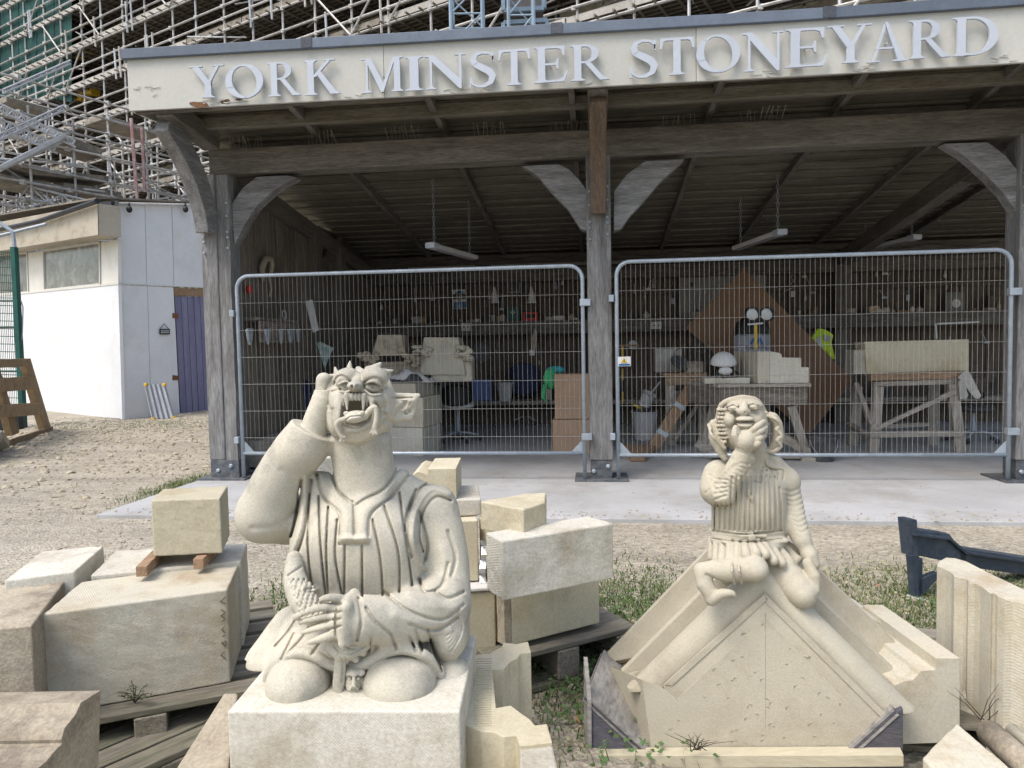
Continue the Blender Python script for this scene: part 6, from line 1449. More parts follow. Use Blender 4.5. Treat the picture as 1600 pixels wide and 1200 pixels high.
# back wall signs
def plaque(name,label,cat,px,Y,m,parts=(),th=.01):
    P=[ony(a,b,Y) for a,b in px]; o=MB().prism(P,(0,th,0)).build(name,m); tag(o,label,cat); L=np.array(o.location)
    for nm,q,mm in parts:
        k=MB().prism([ony(a,b,Y-.004)-L for a,b in q],(0,.003,0)); k.build(nm,mm,o,world=False)
    return o
circ=lambda cx,cy,r_:[(cx+r_*math.cos(a),cy+r_*math.sin(a)) for a in np.linspace(0,2*math.pi,20,endpoint=False)]
YW=YB-.05
o=plaque('safety_sign','white sign with round blue head symbol and blue text strip on the back wall','sign',[(706,453),(727,452),(729,482),(708,483)],YW,PAPER,[('symbol_disc',circ(717.5,461,7),SIGNB),('text_strip',[(709,472.5),(728,471.5),(728.6,481),(709.4,482)],SIGNB),('head_symbol',circ(717.5,461,3.2),PAPER)])
L=np.array(o.location); tl=MB()
for k in range(5):
    for r_ in range(2): a=ony(711+k*3.3,475+r_*3.2,YW-.008)-L; tl.bar(a,a+(.022,0,0),.004,.006)
tl.build('sign_lettering',PAPER,o,world=False)
plaque('notice','white printed notice on the back wall below the tie beam','notice',[(793,435),(813,434),(813.5,461),(793.5,461.5)],YW,mat('grey_notice',(.30,.30,.29),None,None),[('text_block',[(795,440),(811,439.5),(811,455),(795,455.5)],DUST)])
for px,lb in ((773,'left'),(831,'right')):
    o=MB().lathe(ony(px,474,YW-.08),[(.075,0),(.05,.12),(.02,.24),(.003,.26)],10).build('paper_cone',PAPER,angle=30); tag(o,f'white paper cone, {lb} one of two standing on the shelf by the first-aid box','paper cone')
fa=bx('first_aid_box','dark green first-aid box with white cross on the back shelf','first-aid box',(792,480,812,502),YB-.2,.1,GREEN,bevel=.003); L=np.array(fa.location)
for w_,h_ in ((3.4,1.1),(1.1,3.4)): MB().prism([ony(801.5+a*w_,488+b*h_,YB-.205)-L for a,b in ((-1,-1),(1,-1),(1,1),(-1,1))],(0,.003,0)).build('white_cross',PAPER,fa,world=False)
rb=bx('red_box','bright red-orange box with black band on the shelf under the right paper cone','box',(816,488,840,503),YB-.22,.14,RED,bevel=.004); L=np.array(rb.location)
MB().prism([ony(a,b,YB-.225)-L for a,b in ((820,491),(836,490.5),(836,496),(820,496.5))],(0,.003,0)).build('label_band',SIGNK,rb,world=False)
# bottles, cups and tins along the shelf
r=np.random.default_rng(77); k=0
lookc=[('pale_cup',PAPER),('dusty_tin',DUST),('brown_jar',ST_BROWN),('grey_pot',ST_GREY)]
for px,h,kd,lb in ((560,.07,0,'small white pot on the shelf above the left capital'),(575,.1,1,'dark tin on the shelf above the brown capital'),(593,.06,3,'grey pot beside the dark tin above the brown capital'),(720,.06,3,'grey pot on the shelf below the blue-headed sign'),(745,.05,0,'low white tub right of the blue-headed sign'),(783,.11,0,'tall white carton left of the first-aid box'),(861,.06,0,'first white mug right of the red box'),(869,.07,0,'second white mug right of the red box'),(877,.07,0,'third white mug right of the red box'),(893,.1,2,'brown jar near the middle post on the shelf'),(903,.12,1,'dark bottle next to the middle post on the shelf'),(1010,.1,3,'grey jar on the shelf between sign and white board'),(1216,.09,0,'round white pot on the shelf right of the brown hardboard'),(1350,.1,1,'dark tin on the right shelf above the hi-vis jacket'),(1372,.06,0,'white dish of tools on the right part of the shelf'),(1425,.09,0,'white mug on the right part of the shelf'),(1436,.08,3,'grey mug beside the white mug on the right shelf'),(985,.14,1,'dark bottle behind the fence beside the middle post'),(640,.08,1,'dark pot on the shelf above the grey capital'),(1560,.12,2,'brown jar at the far right end of the shelf'),(1395,.05,3,'low grey dish among tools on the right shelf')):
    nm,mm=lookc[kd]; c=ony(px,500,YB-.22); c[2]=1.641; rr=.03+.012*((px*7)%3)
    if kd==0 and h<.08: 
        o=MB().lathe(c,[(rr*.8,0),(rr,h),(rr-.005,h),(rr*.7,.01)],12).tube([c+np.array([rr+.02*math.sin(a),0,h/2+.025*math.cos(a)]) for a in np.linspace(0,math.pi,6)],.004,5).build(nm,mm,angle=40)
    else: o=MB().lathe(c,[(rr,0),(rr*1.02,h*.65),(rr*.7,h*.78),(rr*.45,h*.85),(rr*.5,h),(rr*.3,h)],12).build(nm,mm,angle=40)
    tag(o,lb,'pot')
# hammer and chisels hung on the back wall
for i,(px,py,L_,lb) in enumerate(((596,478,.3,'mallet hanging head-down above the shelf over the brown capital'),(759,482,.35,'thin chisel leaning on the wall left of the white paper cone'),(900,470,.4,'brush hanging near the middle post'),(1000,440,.3,'saw handle hung high between the post and white board'))):
    a=ony(px,py,YW-.03); t=thing('hand_tool',lb,'tool',tuple(a)); MB().tube([a,a+np.array([.06,0,L_*.8])],.009,6).build('handle',W_NEW['z'],t); MB().lathe(a-(0,0,.06),[(.02,0),(.026,.03),(.018,.08)],8).build('head',PAPER if i==0 else DUST,t)
# sockets
for px0,py0,px1,py1,lb in ((720,505,735,517,'white double socket on the shelf edge left of the cones'),(1017,503,1034,514,'white double socket on the shelf edge behind the warning sign')):
    o=bx('wall_socket',lb,'socket',(px0,py0,px1,py1),YB-.37,.03,PAPER,bevel=.004); L=np.array(o.location)
    for q in (.3,.7): MB().lathe(ony(px0+(px1-px0)*q,(py0+py1)/2,YB-.372)-L,[(.012,0),(.012,.004)],8,(0,-1,0)).build('socket_face',DUST,o,world=False)
# round lamp and float under shelf
o=MB().ball(ony(989,539,YB-.45),(.07,.03,.07),14,8).build('round_lamp',PAPER,smooth=True); tag(o,'round white inspection lamp under the shelf just right of the middle post','lamp')
# yellow-handled broom
t=thing('broom','broom with yellow and black striped handle behind the warning sign','broom',tuple(ony(973,640,9.6)))
for k in range(5): MB().tube([ony(973,540+k*18,9.6),ony(973,558+k*18,9.6)],.014,6).build('handle_band',YEL if k%2==0 else BLACK,t)
MB().bar(ony(961,540,9.6),ony(998,540,9.6),.03,.03).build('head',W_NEW['x'],t)
plaque('warning_sign','small white plate with yellow warning triangle on the fence beside the middle post','sign',[(965,557.5),(985.5,557),(985.5,572),(965.5,572.5)],YF-.15,PAPER,[('triangle',[(975,558.8),(980,567),(970.5,567.2)],YEL),('triangle_mark',[(974.6,561.5),(975.8,561.5),(975.8,565.8),(974.6,565.8)],SIGNK),('text_strip',[(967,568.6),(984,568.2),(984,571),(967,571.4)],SIGNB)],.003)
# white board and tilted brown hardboard
plaque('white_board','dull white board fixed to the back wall behind the tilted brown hardboard','board',[(1061,422),(1197,413),(1197,500),(1061,501)],YW-.02,mat('dull_board',(.30,.295,.28),(.26,.25,.24),None,scale=2))
Yh=9.3
P=[ony(1162,419,Yh+.35),ony(1333,594,Yh),ony(1278,668,Yh-.28),ony(1071,512,Yh+.15)]
n_=np.cross(P[1]-P[0],P[3]-P[0]); n_/=np.linalg.norm(n_); P[2]=P[1]+P[3]-P[0]
P=[onp(a,b,P[0],n_) for a,b in ((1162,419),(1333,594),(1264,680),(1071,512))]
o=MB().prism(P,(0,.02,0)).build('hardboard_sheet',HARD); tag(o,'large brown hardboard sheet tilted on its corner behind the workbench','board')
# workbenches (stone bankers)
def leg(p,q,t,w_=.085,m=None,nm='leg'): return MB().bar(p,q,w_,w_*.75,up=(0,1,0)).build(nm,(m or W_BENCH)['z'],t,bevel=.004)
t=thing('workbench','heavy timber bench carrying the stepped stone block and white helmet','workbench',tuple(onz(1190,715,.02)))
Yb=7.5; D=.75
def PB(px,py,o=0.): return ony(px,py,Yb+o)
z1=float(PB(1180,600)[2]); xl,xr=float(PB(1122,600)[0]),float(PB(1268,600)[0])
MB().prism([(xl-.0,Yb,z1-.035),(xr,Yb,z1-.035),(xr+.0,Yb+D,z1-.035),(xl-.22,Yb+D,z1-.035)],(0,0,.035)).build('bench_top',W_BENCH['x'],t,bevel=.004)
MB().bb(xl+.03,xr-.03,Yb+.03,Yb+.08,z1-.22,z1-.037).build('front_rail',W_LWALL['x'],t,bevel=.004)
MB().prism([(xl-.01,Yb+.09,z1-.22),(xl-.22,Yb+D-.05,z1-.22),(xl-.22,Yb+D-.05,z1-.037),(xl-.01,Yb+.09,z1-.037)],(.04,0,0)).build('side_rail',W_LWALL['y'],t)
for a,b,o in (((1236,634),(1262,715),.1),((1130,632),(1106,700),.12),((1195,634),(1210,690),.6),((1117,625),(1097,672),.62)): 
    p=PB(*a,o); q=PB(*b,o); q[2]=.02; leg(p,q,t)
MB().bar(PB(1268,708,.05),PB(1210,676,.3),.06,.09).build('brace',W_BENCH['x'],t); MB().bar(PB(1088,692,.1),PB(1135,715,.1),.05,.08).build('brace',W_BENCH['x'],t)
MB().bar((xl-.1,Yb+.0,.08),(xr+.12,Yb-.02,.07),.06,.06).build('floor_rail',W_BENCH['x'],t); MB().bb(xr-.12,xr+.02,Yb-.1,Yb+.03,.02,.06).build('foot_block',W_BENCH['x'],t)
MB().bar(PB(1244,632,.1),PB(1222,634-10,.5),.04,.06).build('brace',W_BENCH['x'],t)
ss=thing('stepped_stone','pale stone block with stepped right end on the middle workbench','stone block',tuple(PB(1210,600)))
pts=[(1205,598),(1264,598),(1264,574),(1252,573.5),(1252,559),(1233,558),(1233,564-8),(1220,556),(1219,551),(1203,549)]
z0=z1+.002
P=[PB(a,b,.04) for a,b in [(1203,599),(1264,599),(1264,574),(1252,573.5),(1252,559),(1222,558.5),(1221,553),(1216,551),(1203,549)]]
for q in P[:2]: q[2]=z0
MB().prism(P,(-.12,.6,0)).build('block',ST_WHITE,ss,bevel=.004)
MB().prism([P[0]+(-.004,0,.0),P[8]+(-.004,0,0),P[8]+(-.124,.6,0),P[0]+(-.124,.6,0)],(-.12,0,0)).build('sawn_end',ST_GREY,ss,bevel=.003)
# pad of stone and face-shield helmet
o=MB().prism([(xl-.12,Yb+.12,z1+.002),(xl+.33,Yb+.05,z1+.002),(xl+.3,Yb+.45,z1+.002),(xl-.1,Yb+.5,z1+.002)],(0,0,.06)).build('stone_slab',ST_WHITE,bevel=.005); tag(o,'thin pale stone slab under the white helmet on the middle workbench','stone slab')
hc=PB(1131,572,.3); t=thing('respirator_helmet','white powered respirator helmet with dark visor opening on the stone slab','helmet',tuple(hc))
sh=[]; 
for a in np.linspace(-.2,math.pi*.78,12):
    sh.append([hc+np.array([.13*math.cos(b)*1.0,.02-.13*math.cos(a)*math.sin(b)*1.0,.13*math.sin(a)*math.sin(b)+.02]) for b in np.linspace(0,math.pi,12)])
mb=MB(); mb.loft(sh,closed=False,cap=False); o=mb.build('shell',PAPER,t,smooth=True); so_=o.modifiers.new('t','SOLIDIFY'); so_.thickness=.008
MB().ball(hc+(0,.0,-.01),(.085,.07,.075),12,8).build('head_liner',BLACK,t,smooth=True); MB().ball(hc+(0,-.09,-.05),(.075,.04,.045),12,8).build('chin_piece',PAPER,t,smooth=True)
MB().tube([hc+(.1,0,-.05),hc+(.16,-.1,-.1),hc+(.05,-.18,-.12),hc+(-.05,-.2,-.12)],.012,6).build('hose',BLACK,t,smooth=True)
# left side stand bench with clutter
t=thing('small_bench','rough timber stand with lighter top behind the leaning timber','bench',tuple(onz(1070,700,.02)))
Yc=8.6; xa,xb=float(ony(1040,590,Yc)[0]),float(ony(1105,590,Yc)[0]); zc=float(ony(1070,583,Yc)[2])
MB().bb(xa-.03,xb,Yc,Yc+.5,zc-.04,zc).build('bench_top',W_NEW['x'],t,bevel=.003); MB().bb(xa-.0,xb,Yc+.02,Yc+.06,zc-.14,zc-.042).build('front_rail',W_PALN['x'],t)
for x in (xa+.06,xb-.05): MB().bb(x-.05,x+.05,Yc+.04,Yc+.1,.02,zc-.05).build('leg',W_BENCH['z'],t)
MB().bar((xa+.1,Yc-.02,.1),(xb,Yc-.02,zc-.2),.08,.04).build('brace',W_BENCH['z'],t)
bx('storage_box','lidded grey plastic storage box on the back of the timber stand','box',(1024,545,1066,582),8.9,.3,mat('cloudy_plastic',(.34,.33,.31),(.28,.26,.24),None),floor=zc+.002)
bx('stone_offcut','small buff stone offcut on the front of the timber stand','stone',(1073,565,1099,577),8.62,.15,ST_BROWN,floor=zc+.002)
o=MB().lathe(ony(1060,572,8.7),[(.05,0),(.1,.05),(.13,.06)],12,(.3,-.6,.7)).build('dust_mask',DUST,angle=40); tag(o,'grey dust mask lying on the timber stand between box and offcut','mask')
mb=MB(); r=np.random.default_rng(6)
for k in range(5): 
    c=ony(1085+r.normal()*8,560,8.8); mb.tube([c+np.array([.12*math.cos(a)+.02*k,.05,.07*math.sin(a)+.03*k]) for a in np.linspace(0,5,12)],.006,5)
o=mb.build('cable_coil',DUST); tag(o,'tangle of grey cable heaped at the back of the timber stand','cable')
# leaning timber with offcut taped on
t=thing('leaning_timber','brown squared timber leaning diagonally between the white bucket and workbench','timber',tuple(onz(1025,690,.02)))
a=ony(1020,690,8.2); a[2]=.05; b=ony(1083,600,8.35); MB().bar(a,b,.13,.07,up=(0,1,0)).build('beam',W_NEW['z'],t,bevel=.003)
for k in (.2,.62): c=a+(b-a)*k; MB().bar(c,c+(b-a)*.06,.134,.074,up=(0,1,0)).build('tape_band',GALV,t)
# white bucket, with small one on top
bc=loc0(1007,686); bucket('white_bucket','dirty white bucket with black liner right of the middle post',bc,.13,.165,.35,PAPER,True,DUST)
b2=bc+np.array([.0,.02,.44]); t=thing('small_white_tub','small white tub tipped in the top of the dirty white bucket','tub',tuple(b2)); MB().lathe(b2,[(.075,0),(.09,.16),(.098,.16),(.098,.175),(.085,.17),(.07,.02)],16,(.35,-.3,.8)).build('shell',PAPER,t,angle=40); MB().tube([b2+(.05,-.02,.1),b2+(.2,-.05,.3)],.012,6).build('tool_handle',ALU,t)
o=MB().bar(bc+(-.13,0,.45),bc+(-.03,-.03,.40),.09,.03).build('yellow_tool',YEL,bevel=.005); tag(o,'yellow tool lying on the rim of the dirty white bucket','tool')
bx('plastic_tub','cloudy square plastic tub on the floor under the timber stand','tub',(1054,657,1086,690),8.9,.28,mat('cloudy_plastic',(.34,.33,.31)),floor=.022)
wf=MB().prism([onz(975,703,.02),onz(1026,706,.02),onz(1008,722,.02),onz(985,722,.02)],(0,0,.075)).build('wood_offcut',W_NEW['x'],bevel=.012,seg=3); tag(wf,'rounded slab of brown wood on the concrete beside the middle post','timber')
# vacuum with twin work lights in front
vp=ony(1181,560,8.6); vp[2]=z1
t=thing('vacuum_cleaner','grey drum vacuum with blue zigzag emblem standing behind the stepped stone','vacuum cleaner',(vp[0],vp[1],.02))
rr=float(ony(1210,540,8.6)[0]-ony(1152,540,8.6)[0])/2; vz0,vz1=.02,float(ony(1180,524,8.6)[2])
MB().lathe((vp[0],vp[1]+rr,vz0),[(rr*.95,0),(rr,.1),(rr,vz1-vz0),(rr*.9,vz1-vz0+.02)],24).build('drum',mat('vacuum_grey',(.33,.35,.40),(.28,.30,.34),None),t,angle=40)
MB().lathe((vp[0],vp[1]+rr,vz1+.02),[(rr*.98,0),(rr*1.02,.05),(rr*.85,.14),(rr*.5,.2)],20).build('motor_head',BLACK,t,angle=40)
def arc_plate(pts,name,m,o=.006):
    P=[]; 
    for a,b in pts:
        q=ony(a,b,8.6); dx=np.clip((q[0]-vp[0])/rr,-.99,.99); P.append(np.array([q[0],vp[1]+rr-(rr+o)*math.sqrt(1-dx*dx),q[2]]))
    return MB().prism(P,(0,.004,0)).build(name,m,t)
arc_plate([(1171,526),(1194,525),(1194,546),(1171,547)],'emblem_plate',mat('emblem_grey',(.36,.39,.45),None,None))
for q in ([(1171.5,538),(1177,527.5),(1180,527.5),(1175,538)],[(1177,527.5),(1180,527.5),(1184,538),(1181,538)],[(1181,538),(1184,538),(1188,527.5),(1185.5,527.5)],[(1185.5,527.5),(1188,527.5),(1193.5,538),(1190.5,538)]): arc_plate(q,'zigzag_emblem',SIGNB,.012)
cu=bpy.data.curves.new('word','FONT'); cu.body='MAXVAC'; cu.size=.066; cu.extrude=.001; cu.align_x='CENTER'
tt=bpy.data.objects.new('tmp',cu); COL.objects.link(tt); bpy.context.view_layer.update(); me=bpy.data.meshes.new_from_object(tt.evaluated_get(bpy.context.evaluated_depsgraph_get())); bpy.data.objects.remove(tt)
q=ony(1182.5,545,8.6); wo=bpy.data.objects.new('lettering',me); COL.objects.link(wo); wo.parent=t; wo.location=Vector((q[0],q[1]-.02,q[2]))-t.location; wo.rotation_euler=(math.pi/2,0,0); me.materials.clear(); me.materials.append(SIGNK)
wl=thing('twin_work_lights','pair of round black work lights on a yellow-black pole above the stepped stone','work light',tuple(ony(1181,545,8.3)))
MB().tube([ony(1181,546,8.3),ony(1181,506,8.3)],.016,8).build('yellow_pole',YEL,wl); MB().bar(ony(1168,507,8.3),ony(1192,505,8.3),.03,.02).build('cross_bar',PAPER,wl)
for px in (1177,1199):
    c=ony(px,491,8.25); ld=MB().lathe(c,[(.05,.1),(.085,.03),(.088,-.0),(.07,-.002)],18,(0.15,1,.1)).build('lamp_housing',BLACK,wl,angle=40); MB().ball(c-(0.01,.004,0),(.068,.012,.068),14,6).build('lens',ALU,ld,smooth=True)
MB().ball(ony(1172,490,8.4),(.07,.08,.08),10,7).build('bracket',BLACK,wl,smooth=True)
# black bucket
bucket('black_bucket','dusty black bucket on the floor between the two right-hand benches',loc0(1286,720),.1,.135,.24,DUST)
# hi-vis jacket
t=thing('hi_vis_jacket','yellow hi-vis jacket hanging behind the corner of the hardboard','jacket',tuple(ony(1285,560,9.9)))
P=[(1268,527),(1278,513),(1288,514),(1296,518),(1303,523),(1300,536),(1304,553),(1306,562),(1296,560),(1290,548),(1280,548),(1270,540),(1263,537)]
mb=MB().prism([ony(a,b,9.9) for a,b in P],(0,.08,0)); o=mb.build('cloth',HIVIS,t,bevel=.02,seg=3)
MB().prism([ony(a,b,9.89) for a,b in [(1274,530),(1282,524),(1286,546),(1280,546)]],(0,.01,0)).build('reflective_strip',REFL,t); MB().prism([ony(a,b,9.89) for a,b in [(1286,522),(1299,526),(1297,534),(1287,532)]],(0,.01,0)).build('reflective_strip',REFL,t)
# right bench with long stone on it
t=thing('workbench','timber trestle bench with a diagonal brace carrying the long notched stone at right','workbench',tuple(onz(1435,705,.02)))
Yb=8.0
def PC(px,py,o=0.): return ony(px,py,Yb+o)
MB().prism([PC(1361,584),PC(1506,579),PC(1498,592),PC(1362,595)],(0,.1,0)).build('bench_top',W_NEW['x'],t,bevel=.003)
MB().prism([PC(1365,597),PC(1500,592),PC(1500,600),PC(1365,604)],(0,.06,0)).build('front_rail',W_BENCH['x'],t,bevel=.003)
MB().prism([PC(1350,586,.15),PC(1500,580,.15),PC(1500,584,.75),PC(1345,588,.75)],(0,0,.02)).build('bench_board',W_BENCH['x'],t)
for a,b,o in (((1372,604),(1364,706),.02),((1488,600),(1500,707),.02),((1458,600),(1456,692),.6),((1340,604),(1332,690),.6)):
    p=PC(*a,o); q=PC(*b,o); q[2]=.02; leg(p,q,t,.1)
MB().prism([PC(1362,671,-.03),PC(1500,604,-.03),PC(1498,614,-.03),PC(1372,672,-.03)],(0,.04,0)).build('diagonal_brace',W_BENCH['x'],t,bevel=.003)
MB().prism([PC(1360,674,-.04),PC(1503,673,-.04),PC(1508,677,-.04),PC(1503,682,-.04),PC(1360,684,-.04)],(0,.045,0)).build('foot_rail',W_BENCH['x'],t,bevel=.003)
MB().bar(PC(1337,600,.3),PC(1362,664,0),.045,.06,up=(0,1,0)).build('brace',W_BENCH['z'],t); MB().bar(PC(1326,664,.6),PC(1362,684,0),.045,.07,up=(0,1,0)).build('brace',W_BENCH['y'],t); MB().bar(PC(1370,667,.6),PC(1456,662,.6),.045,.07,up=(0,1,0)).build('brace',W_BENCH['x'],t)
zz=float(PC(1430,584,.1)[2])
t=thing('notched_stone','long buff stone slab with a stepped left end on the right trestle bench','stone block',tuple(PC(1430,580)))
P=[PC(1355,578,.1),PC(1514,575,.1),PC(1514,530,.1),PC(1351,534,.1)]; P[0][2]=zz+.003; P[1][2]=zz+.003
MB().prism(P,(0,.3,0)).build('slab',ST_YEL,t,bevel=.005); P=[PC(1334,577,.12),PC(1353,577,.12),PC(1352,546,.12),PC(1334,547,.12)]; P[0][2]=P[1][2]=zz+.003; MB().prism(P,(0,.28,0)).build('notch',ST_GREY,t,bevel=.004)
for pts,lb in (([(1497,590),(1510,578),(1516,582),(1534,618),(1531,624),(1524,623)],'long pale work glove hanging from the right end of the trestle bench'),([(1498,596),(1504,592),(1508,600),(1514,618),(1510,625),(1500,624)],'shorter pale work glove hanging beside the longer one')):
    o=MB().prism([PC(a,b,-.05-.02*(len(lb)%2)) for a,b in pts],(0,.03,0)).build('work_glove',mat('pale_glove',(.50,.48,.44),None,None),bevel=.012,seg=3); tag(o,lb,'glove')
# frame and rose panel
t=thing('rose_panel','pale square panel with carved rosette on the right shelf','panel',tuple(ony(1494,490,YB-.2))); Q=lambda a,b,o=0.:ony(a,b,YB-.2+o)
MB().prism([Q(1478,457),(Q(1507,456)),Q(1508,488),Q(1479,489)],(0,.03,0)).build('panel',mat('pale_panel',(.22,.21,.19),None,None),t); MB().lathe(Q(1494,474,-.002),[(.06,0),(.06,.004),(.045,.005)],16,(0,-1,0)).build('rosette_ring',PAPER,t)
for k in range(6): a=k*math.pi/3; MB().ball(Q(1494,474,-.01)+np.array([.03*math.cos(a),0,.03*math.sin(a)]),(.014,.005,.014),7,5).build('petal',PAPER,t,smooth=True)
o=MB().bar(ony(1462,506,9.9),ony(1530,503,9.9),.02,.02).bar(ony(1462,505,9.9),ony(1463,530,9.9),.02,.02,up=(0,1,0)).build('angle_iron',ALU); tag(o,'thin white metal angle standing behind the long notched stone','frame')
bx('cardboard_box','brown carton on the shelf at the far right','box',(1547,462,1567,488),YB-.2,.1,mat('dim_card',(.13,.11,.08),None,None)); bx('plank_panel','dark ply panel leaning on the right shelf left of the rosette','panel',(1444,452,1464,488),YB-.15,.03,mat('dim_card',(.13,.11,.08)))
o=MB().bar(ony(1358,488,YB-.25),ony(1384,486,YB-.25),.02,.012).bar(ony(1357,484,YB-.25),ony(1370,478,YB-.25),.02,.012).build('tool_bundle',PAPER); tag(o,'pale flat tools lying crossed on the right shelf','tools')
# left wall: paper strip, feathered sheet, gloves, hose ring, coat, horn, red thing
t=MB().prism([ony(477,471,7.9),ony(488,468,7.9),ony(498,516,7.9),ony(489,520,7.9)],(0,.006,0)).build('paper_strip',PAPER); tag(t,'long white paper strip hanging aslant inside the left bay','paper')
t=MB().prism([ony(495,537,7.8),ony(499,533,7.8),ony(521,544,7.8),ony(507,575,7.8)],(0,.01,0)).build('template_sheet',mat('greenish_sheet',(.16,.26,.25),(.36,.40,.38),None,scale=16)); tag(t,'small greenish-white kite-shaped template hanging in the left bay','template')
t=thing('blue_coat','dark blue coat hanging on the left wall behind the raised elbow','coat',(XL+.2,8.2,1.0)); MB().prism([ony(a,b,8.3) for a,b in [(448,580),(455,573),(466,574),(474,590),(482,605),(480,660),(440,668),(442,620)]],(0,.12,0)).build('cloth',BLUE,t,bevel=.04,seg=3); MB().prism([ony(a,b,8.25) for a,b in [(466,580),(478,600),(476,640),(468,650)]],(0,.06,0)).build('sleeve',BLUE,t,bevel=.02)
o=MB().tube([ony(480,631,8.3)+np.array([.15*math.cos(a),.05*math.sin(a),.125*math.sin(a)]) for a in np.linspace(0,2*math.pi,25)],.009,6).build('wire_hoop',GALV); tag(o,'pale steel hoop hanging against the blue coat','hoop')
LW=lambda a,b,o=.265:onp(a,b,np.array([XL+o,0,0]),np.array([1.,0,0]))
for k,(px,w_) in enumerate(((388,9),(416,8),(437,5),(452,8),(464,5))):
    o=MB().prism([LW(px-w_*.6,514),LW(px+w_*.5,513),LW(px+w_*.35,530),LW(px,540-k),LW(px-w_*.3,532)],(.03,0,0)).build('work_glove',mat('grey_glove',(.34,.37,.40),(.24,.27,.30),None,scale=20),bevel=.01); tag(o,['white-edged crumpled glove at the near end of the left wall shelf','wider grey glove second along the left wall shelf','narrow grey glove in the middle of the left wall shelf','bluish patterned glove fourth along the left wall shelf','last small glove at the far end of the left wall shelf'][k],'glove')
t=thing('leather_horn','pale curved horn-shaped bundle of straps hung high on the left wall','bundle',tuple(ony(418,420,7.3)))
MB().tube([*[LW(a,b,.06) for a,b in ((411,440),(409,420),(414,405),(422,404),(425,415),(422,432))]],[.02,.035,.04,.035,.03,.02],8).build('bundle',mat('pale_strap',(.40,.35,.25),None,None),t,smooth=True); MB().tube([*[LW(a,b,.06) for a,b in ((420,432),(424,452),(421,464))]],.014,6).build('strap_end',mat('pale_strap',(.40,.35,.25)),t,smooth=True)
o=MB().ball(LW(389,452,.08),(.035,.03,.045),9,6).build('ear_defenders',RED,smooth=True); tag(o,'small red ear defender hanging on the left wall by the corner post','ear defender')
o=MB().tube([LW(444,492,.1)+np.array([0,.05*math.cos(a),.05*math.sin(a)]) for a in np.linspace(0,6.3,17)],.008,6).build('metal_ring',ALU); tag(o,'bright metal ring hanging above the left wall shelf','ring')
# grey visor over stool and lengths of ply
o=MB().ball(ony(751,552,10.2),(.16,.1,.17),12,8).build('grey_hood',mat('hood',(.12,.12,.125),None,None),smooth=True); tag(o,'grey padded hood hanging from the back shelf behind the stool','hood')
o=MB().prism([ony(a,b,YB-.4) for a,b in [(832,524),(836,512),(839,520),(838,540),(834,556),(829,550)]],(0,.02,0)).build('feather_brush',ST_GREY); tag(o,'grey pointed brush hanging below the red box','brush')
o=MB().prism([ony(a,b,YB-.45) for a,b in [(827,547),(835.5,547),(835.5,555.5),(827.5,555.5)]],(0,.006,0)).build('paper_tag',PAPER); tag(o,'small white tag hanging above the navy chair','tag')
# clutter below the ledge and on the lower shelf
for px0,py0,px1,py1,m_x,lb in ((585,590,600,630,DUST,'a')[:6],):
    pass
mb=MB(); r=np.random.default_rng(55)
dimm=[DUST,ST_BROWN,W_WALL['x'],ST_GREY]
for k in range(26):
    px=r.uniform(500,1550); 
    if abs(px-800)<40 or 1100<px<1250: continue
    x=float(ony(px,600,YB-.3)[0]); w_,h=.08+.2*r.random(),.08+.22*r.random(); y=YB-.3+.05*r.random(); z=.421
    o=MB().box((x,y,z+h/2),(w_,.14,h),rotz(r.normal()*.3),taper=.8+.25*r.random()).build('stored_box',dimm[k%4],bevel=.008); tag(o,'dusty dark box or stone among those lined along the low ledge at the back','box','dusty boxes and offcuts along the low back ledge')
r=np.random.default_rng(66)
for k in range(70):
    px=r.uniform(500,1560)
    if 900<px<965: continue
    z=r.uniform(1.75,2.3) if k%3 else r.uniform(.75,1.35); x=float(ony(px,600,YB-.08)[0]); a=np.array([x,YB-.06,z]); L_=.1+.2*r.random(); mb=MB(); c=r.integers(4)
    if c==0: mb.tube([a,a+np.array([.02*r.normal(),0,L_])],.008,5); mb.lathe(a-(0,0,.05),[(.015,0),(.024,.03),(.014,.07)],7)
    elif c==1: mb.tube([a+np.array([.05*math.cos(q),0,.06*math.sin(q)]) for q in np.linspace(0,6.2,11)],.006,4)
    elif c==2: mb.bar(a,a+np.array([.05*r.normal(),0,L_]),.03,.008); mb.box(a,(.07,.02,.03))
    else: mb.tube([a+np.array([.05*q*r.normal()*.3,0,-.05*q]) for q in range(6)],.004,4); mb.box(a-(0,0,.3),(.05,.02,.09))
    o=mb.build('hanging_tool',[DUST,GALV,W_BENCH['z'],PAPER,ST_GREY][int(r.integers(5))]); tag(o,'small dusty hand tool among those hung along the back wall','tool','hand tools hung along the back wall')
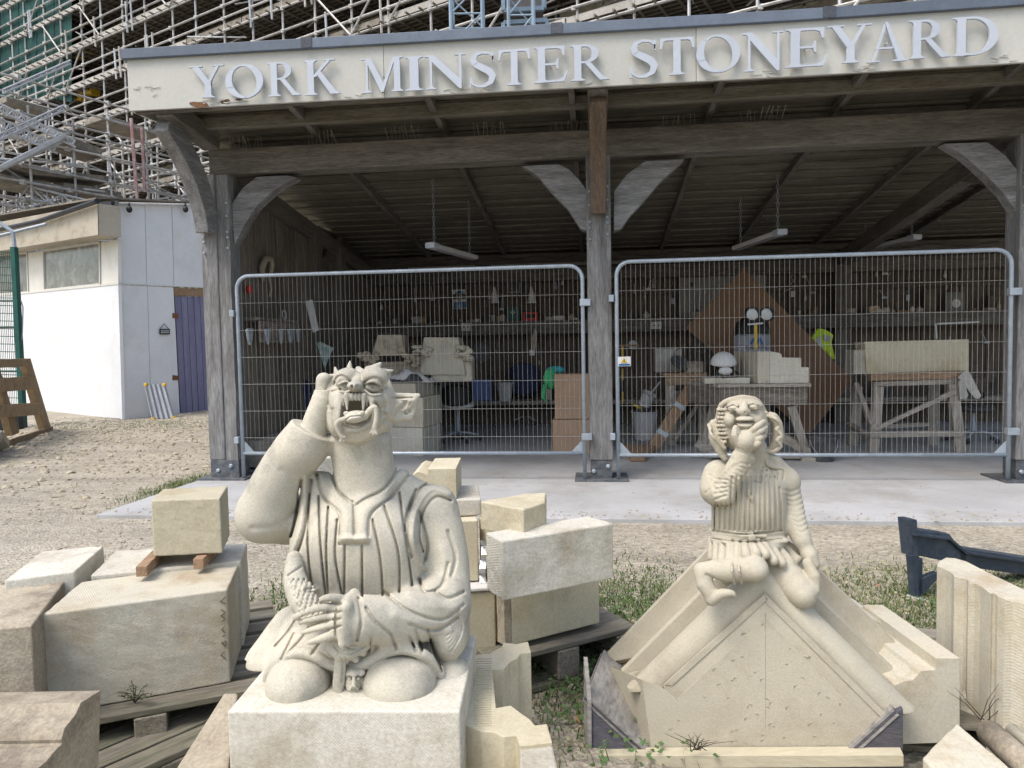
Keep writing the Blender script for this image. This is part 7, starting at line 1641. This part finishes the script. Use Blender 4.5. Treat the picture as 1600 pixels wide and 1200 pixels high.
for k in range(34):
    px=r.uniform(500,1560)
    if 900<px<965: continue
    x=float(ony(px,600,YB-.25)[0]); h=.03+.09*r.random(); o=MB().box((x,YB-.2,1.642+h/2),(.04+.12*r.random(),.1,h),rotz(r.normal()*.4)).build('shelf_clutter',[DUST,ST_BROWN,ST_GREY,CARD,PAPER,W_NEW['x']][int(r.integers(6))],bevel=.004); tag(o,'small dusty box or offcut among those crowding the long back shelf','box','small things crowding the back shelf')
# wiring along the wall and hanging cables
for i,(pa_,pb_,lb) in enumerate((((520,410),(905,398),'grey cable clipped along the back wall head in the left bay'),((965,396),(1560,378),'grey cable clipped along the back wall head in the right bay'))):
    a=ony(*pa_,YB-.2); b=ony(*pb_,YB-.2); o=MB().tube([a+(b-a)*t-np.array([0,0,.05*math.sin(t*math.pi*6)**2]) for t in np.linspace(0,1,40)],.008,5).build('cable',DUST); tag(o,lb,'cable')
# strip lights on chains
def strip(label,a,b,zc):
    t=thing('strip_light',label,'strip light',tuple((np.array(a)+b)/2)); a=np.array(a,float); b=np.array(b,float); d=(b-a)/np.linalg.norm(b-a)
    MB().bar(a,b,.10,.05).build('body',PAPER,t,bevel=.01); MB().bar(a-d*.015,a+d*.12,.115,.065).build('end_cap',LETTER,t,bevel=.01); MB().bar(a+d*.1-(0,0,.03),b-d*.05-(0,0,.03),.07,.012).build('diffuser',mat('dull_diffuser',(.30,.30,.31),None,None),t)
    for p in (a+d*.1,b-d*.15):
        n=int((zc-p[2])/.05); mb=MB()
        for k in range(n):
            c=p+(0,0,.03+.05*k); w_=np.array([.011,0,0]) if k%2 else np.array([0,.011,0]); mb.tube([c-w_,c+w_*.0-(0,0,.008),c+w_,c+w_+(0,0,.04),c+(0,0,.05),c-w_+(0,0,.04),c-w_],.0035,4,cap=False)
        mb.build('chain',GALV,t)
    return t
a=ony(672,383,7.6); strip('strip light with tangled chains hanging over the grotesque',a,(a[0]+.30,8.75,a[2]),3.1)
a=ony(1222,362,7.9); strip('strip light hanging over the middle workbench',a,(a[0]-.25,9.1,a[2]),3.05)
a=ony(1433,370,9.2); strip('farthest strip light, small, hanging near the right post',a,(a[0]-.25,10.4,a[2]),2.9)
